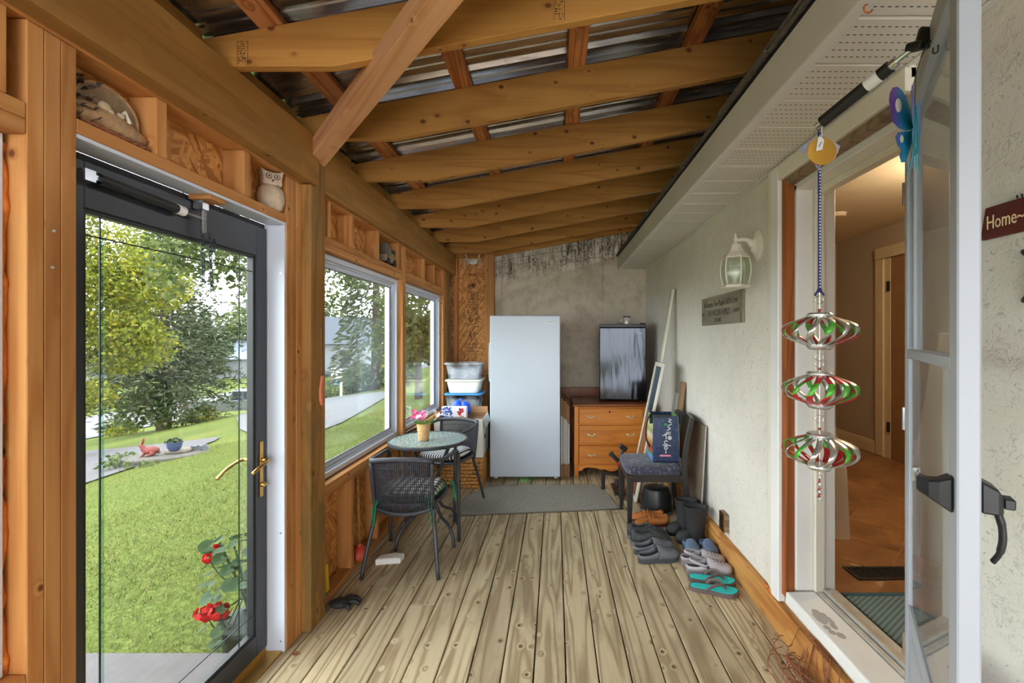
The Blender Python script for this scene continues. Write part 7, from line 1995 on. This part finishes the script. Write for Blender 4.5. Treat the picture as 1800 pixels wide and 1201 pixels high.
# ---------------------------------------------------------------- houses, truck, fence, sign
hwhite = plain('white_siding', c(112,114,120), 0.7, var=0.04); hroof = plain('slate_roof', c(62,66,76), 0.9, var=0.1); hglass = plain('dark_window', c(46,52,60), 0.2)
def house(name, label, x, y, rz, w_, d_, h, rh, wins, wallm, roofm, porch=False):
    hs_ = thing(name, label, 'house', (x, y, gz(x, y)), rz)
    MB().box(-w_/2, w_/2, -d_/2, d_/2, -1.0, h).build('walls', wallm, hs_)
    e = 0.4
    MB().add([(-w_/2-e,-d_/2-e,h-0.1),(w_/2+e,-d_/2-e,h-0.1),(w_/2+e,d_/2+e,h-0.1),(-w_/2-e,d_/2+e,h-0.1),(-w_/2-e,0,h+rh),(w_/2+e,0,h+rh)], [(0,1,5,4),(2,3,4,5),(0,4,3),(1,2,5),(3,2,1,0)]).build('roof', roofm, hs_)
    for (wx, wz, ww, wh) in wins:
        f = MB().box(wx-ww/2-0.1, wx+ww/2+0.1, -d_/2-0.06, -d_/2, wz-0.1, wz+wh+0.1).build('window', hwhite, hs_)
        MB().box(wx-ww/2, wx+ww/2, -d_/2-0.08, -d_/2-0.061, wz, wz+wh).build('glass', hglass, f)
    if porch:
        MB().box(-w_/2-0.3, w_/2+0.3, -d_/2-2.2, -d_/2, 2.6, 2.85).build('porch_roof', roofm, hs_)
        for px_ in np.linspace(-w_/2, w_/2, 4): MB().box(px_-0.1, px_+0.1, -d_/2-2.1, -d_/2-1.9, -0.5, 2.6).build('porch_post', hwhite, hs_)
    return hs_
house('white_house', 'white two-storey house with porch across the lane', -22.6, 46.0, 0.25, 7.5, 8, 5.4, 2.6, [(-2.2,0.9,1.0,1.4),(0.2,0.9,1.1,1.9),(2.3,0.9,1.0,1.4),(-2.0,3.4,0.9,1.3),(2.0,3.4,0.9,1.3)], hwhite, hroof, True)
house('pale_house', 'low pale house with dark windows beyond the road behind the spruce', -57.0, 64.0, 0.7, 13, 8, 3.2, 2.0, [(-4.5,0.9,1.6,1.3),(-1.8,0.9,1.4,1.3),(1.2,0.3,1.0,2.1),(4.0,0.9,1.8,1.3)], hwhite, plain('brown_roof', c(128,116,110), 0.9))
house('blue_roof_house', 'small house with blue-grey roof beyond the truck', -47.0, 68.0, 0.6, 10, 8, 2.8, 2.6, [(-2.5,0.9,1.2,1.2),(2.2,0.9,1.2,1.2)], hwhite, plain('blue_grey_roof', c(120,130,150), 0.9))

tr = thing('pickup_truck', 'silver pickup truck parked by the road at the end of the lawn', 'truck', (-22.6, 32.6, gz(-22.6, 32.6)+0.02), math.radians(24))
sil = plain('silver_paint', c(110,116,124), 0.25, metal=0.4, var=0.03, coat=0.5)
# local X runs from tail (-2.8) to nose (+2.8); the tail is towards the left of the photograph
def side(poly, y0, y1, nm, mat, bevel=0.03):
    return MB().prism(poly, -y1, -y0, Euler((PI/2,0,0)).to_matrix().to_4x4()).build(nm, mat, tr, bevel=bevel)
side([(-2.85,0.55),(-2.35,0.45),(2.6,0.45),(2.85,0.6),(2.85,1.0),(2.6,1.12),(1.35,1.18),(-0.45,1.18),(-0.45,1.22),(-2.85,1.22)], -0.95, 0.95, 'body', sil)
side([(-0.45,1.18),(1.35,1.18),(0.75,1.82),(-0.30,1.86)], -0.85, 0.85, 'cab', sil)
for yy_ in (-0.86, 0.86):
    s_ = -0.012 if yy_ < 0 else 0.012
    side([(-0.32,1.24),(0.28,1.24),(0.28,1.76),(-0.22,1.78)], min(yy_,yy_+s_), max(yy_,yy_+s_), 'side_window', hglass, 0); side([(0.36,1.24),(1.15,1.24),(0.72,1.72),(0.36,1.75)], min(yy_,yy_+s_), max(yy_,yy_+s_), 'side_window', hglass, 0)
MB().box(-2.7,-0.55,-0.82,0.82,1.20,1.226).build('bed_cavity', M['black'], tr)
for wx in (-1.75, 1.85):
    for wy in (-0.88, 0.88):
        s_ = 1 if wy > 0 else -1
        w_ = MB().lathe([(0.41,-0.13),(0.42,-0.10),(0.42,0.10),(0.41,0.13)], 24, Matrix.Translation((wx, wy, 0.42)) @ Euler((PI/2,0,0)).to_matrix().to_4x4()).build('wheel', M['blackm'], tr, smooth='auto')
        MB().lathe([(0.27,-0.02),(0.27,0.02)], 20, Matrix.Translation((wx, wy+0.125*s_, 0.42)) @ Euler((PI/2,0,0)).to_matrix().to_4x4()).build('hubcap', M['steel'], w_)
        MB().tube(arc((wx, 0.955*s_, 0.46), 0.50, 0, PI, 12), 0.05, 6).build('wheel_arch', M['black'], tr)
for yy_ in (-0.86, 0.86): MB().box(-2.88,-2.80,yy_-0.09,yy_+0.09,0.82,1.15).build('tail_light', plain('tail_red', c(190,30,34), 0.3), tr)
MB().box(-2.98,-2.84,-0.85,0.85,0.5,0.64).build('bumper', M['steel'], tr, bevel=0.02)

fn = thing('rail_fence', 'short white and brown rail fence beyond the drive', 'fence', (-26.0, 24.4, gz(-26.0, 24.4)))
for k in range(3):
    p = lumber('post', -0.08+1.3*k-1.5, 0.08+1.3*k-1.5, -0.08-1.2*k+1.2, 0.08-1.2*k+1.2, -0.5, 1.25, M['post'] if k else M['brownwood'], fn)
for z in (0.35, 0.65, 0.95):
    r_ = MB().box(-1.9, 1.9, -0.03, 0.03, z, z+0.13).build('rail', M['white'], fn); r_.rotation_euler = (0, 0, -0.745)
sn = thing('post_sign', 'white post with hanging blue and white board across the lane', 'sign', (-12.7, 27.0, gz(-12.7, 27.0)))
MB().box(-0.05,0.05,-0.05,0.05,0,1.75).box(-0.62,0.05,-0.04,0.04,1.66,1.74).build('post', M['white'], sn)
MB().box(-0.58,-0.08,-0.015,0.015,0.75,1.58).build('board', plain('sign_blue', c(90,130,170), 0.5, var=0.2, scale=4), sn)
MB().box(-0.58,-0.08,-0.02,-0.016,1.1,1.58).build('board_top', M['white'], sn)

# stone slab with rabbit and pot
sb = thing('stone_slab', 'flat grey stone slab on the grass carrying the rabbit statue', 'stone', (-7.98, 9.30, gz(-7.98)))
rs2 = random.Random(5)
MB().prism([(0.75*math.cos(2*PI*k/14)*rs2.uniform(0.85,1.1), 0.45*math.sin(2*PI*k/14)*rs2.uniform(0.85,1.1)) for k in range(14)], -0.05, 0.10).build('slab', plain('field_stone', c(78,74,68), 0.9, var=0.2, bump=0.4), sb, bevel=0.02, rot=(0,0,0.5))
o = MB().prism([(0.22+0.25*math.cos(2*PI*k/10)*rs2.uniform(0.8,1.1), 0.1+0.2*math.sin(2*PI*k/10)*rs2.uniform(0.8,1.1)) for k in range(10)], 0.10, 0.17).build('upper_stone', plain('pale_stone', c(104,96,86), 0.9, var=0.15), sb, bevel=0.02, rot=(0,0,0.5))
leaf_cloud('weeds', [(-0.5,-0.5,0.05),(-0.8,-0.1,0.03),(0.1,-0.6,0.0)], [(0.4,0.25,0.12)]*3, 260, 0.05, 77, 0.2, lf_m, sb, shell=0.1)
rb = thing('rabbit_statue', 'red-brown sitting rabbit statue on the stone slab', 'statue', (-8.20, 9.18, gz(-7.98)+0.10), 0.45)
rb.scale = (0.6, 0.6, 0.6)
rbm = plain('terracotta_red', c(104,40,34), 0.7, var=0.15, scale=20)
B_ = MB()
# facing -X: rump, back, chest, head, ears in one skin
prof_ = [(0.26,0,0.12,0.06),(0.22,0,0.15,0.12),(0.12,0,0.175,0.15),(0.0,0,0.18,0.135),(-0.09,0,0.20,0.11),(-0.14,0,0.27,0.085),(-0.165,0,0.34,0.075),(-0.21,0,0.37,0.065),(-0.255,0,0.355,0.04),(-0.27,0,0.35,0.015)]
B_.tube([p[:3] for p in prof_], [p[3] for p in prof_], 12)
for s in (-1, 1):
    B_.tube([(-0.17,0.025*s,0.40),(-0.15,0.04*s,0.50),(-0.14,0.045*s,0.58),(-0.14,0.045*s,0.62)], [0.016,0.028,0.022,0.006], 8)
    B_.tube([(-0.10,0.06*s,0.16),(-0.13,0.065*s,0.06),(-0.17,0.065*s,0.02),(-0.20,0.065*s,0.018)], [0.05,0.032,0.024,0.018], 8)
    B_.tube([(0.14,0.10*s,0.15),(0.10,0.12*s,0.07),(0.0,0.12*s,0.03),(-0.05,0.12*s,0.022)], [0.085,0.06,0.03,0.022], 8)
B_.ell((0.27,0,0.10), (0.045,0.045,0.045), 10, 6)
B_.build('body', rbm, rb, smooth=True)
for s in (-1, 1): MB().ell((-0.215,0.052*s,0.385), (0.010,0.006,0.010), 8, 6).build('eye', M['ink'], rb)
pt = thing('blue_planter', 'dark blue glazed pot on the pale stone slab', 'planter', (-7.83, 9.36, gz(-7.98)+0.171))
pt.scale = (0.75, 0.75, 0.75)
MB().lathe([(0.11,0.0),(0.15,0.06),(0.175,0.14),(0.18,0.20),(0.195,0.21),(0.195,0.235),(0.17,0.235),(0.15,0.20)], 24).build('pot', plain('blue_glaze', c(52,66,96), 0.3, var=0.3, scale=14), pt, smooth='auto')
leaf_cloud('leaves', [(0,0,0.25)], [(0.2,0.2,0.08)], 90, 0.05, 71, 0.3, lf_d, pt, shell=0.1)
blw = thing('slate_bits', 'small dark slates leaning beside the blue pot', 'stones', (-7.62, 9.62, gz(-7.98)+0.12))
for k in range(3): MB().cbox((0.09*k,0.03*k,0.045), (0.12,0.05,0.09), (0.3,0.5*k,0.4*k)).build('slate', plain('slate_%d' % k, c(90,92,98), 0.8), blw)

# geranium by the step
ge = thing('geranium', 'potted geranium with red flower heads beside the concrete step', 'plant', (-1.66, 2.46, -0.215))
MB().lathe([(0.11,0.0),(0.13,0.12),(0.142,0.125),(0.142,0.15),(0.12,0.15)], 24).build('pot', plain('green_plastic_pot', c(44,56,42), 0.6), ge, smooth='auto')
gl2 = leafy('geranium_leaves', [c(34,54,32), c(52,74,44), c(72,92,58)], trans=0.25); rdp = leafy('geranium_petals', [c(160,10,18), c(186,16,24), c(140,6,16)], trans=0.3)
rgx = random.Random(31)
gm3 = MB()
for k in range(110):
    a = rgx.uniform(0, 2*PI); r = 0.20*rgx.random()**0.5; z = 0.12 + rgx.random()*0.50
    cpt = Vector((r*math.cos(a), r*math.sin(a), z)); up_ = Vector((math.cos(a)*0.5 + rgx.gauss(0,.3), math.sin(a)*0.5 + rgx.gauss(0,.3), 1)).normalized(); x_ = up_.orthogonal().normalized(); y_ = up_.cross(x_); s_ = rgx.uniform(0.025, 0.045)
    ring8 = [cpt + (x_*math.cos(2*PI*i/9) + y_*math.sin(2*PI*i/9))*s_*(1 if i % 9 else 0.35) + up_*s_*0.18 for i in range(9)]
    lvs = MB().add([cpt] + ring8, [(0, 1+i, 1+(i+1) % 9) for i in range(9)])
    lvs.build('leaf', gl2, ge)
for k in range(9):
    a = 2*PI*k/9
    MB().tube(spline([(0,0,0.2),(0.06*math.cos(a),0.06*math.sin(a),0.4),(0.13*math.cos(a),0.13*math.sin(a),0.58)],4), 0.005, 6).build('stem', gl2, ge, smooth=True)
for (hx, hy, hz, hr, n_) in ((-0.085,-0.10,0.250,0.058,34),(-0.155,-0.10,0.240,0.055,34),(-0.150,-0.04,0.545,0.030,14),(-0.175,-0.05,0.500,0.030,12)):
    hd3 = MB()
    for k in range(n_):
        d_ = Vector((rgx.gauss(0,1), rgx.gauss(0,1), rgx.gauss(0,1))).normalized(); cpt = Vector((hx,hy,hz)) + Vector((d_.x, d_.y, d_.z*0.7))*hr*rgx.uniform(0.6,1)
        up_ = d_; x_ = up_.orthogonal().normalized(); y_ = up_.cross(x_)
        for i in range(5):
            a = 2*PI*i/5; q = x_*math.cos(a) + y_*math.sin(a); tq_ = up_.cross(q); s_ = 0.017
            hd3.add([cpt, cpt+q*s_*0.7+tq_*s_*0.5, cpt+q*s_*1.1, cpt+q*s_*0.7-tq_*s_*0.5], [(0,1,2,3)])
    hd3.build('flower_head', rdp, ge)
    MB().tube(spline([(0.0,0.0,0.35),(hx*0.6,hy*0.6,hz-0.12),(hx,hy,hz-0.01)],4), 0.003, 6).build('flower_stem', gl2, ge, smooth=True)
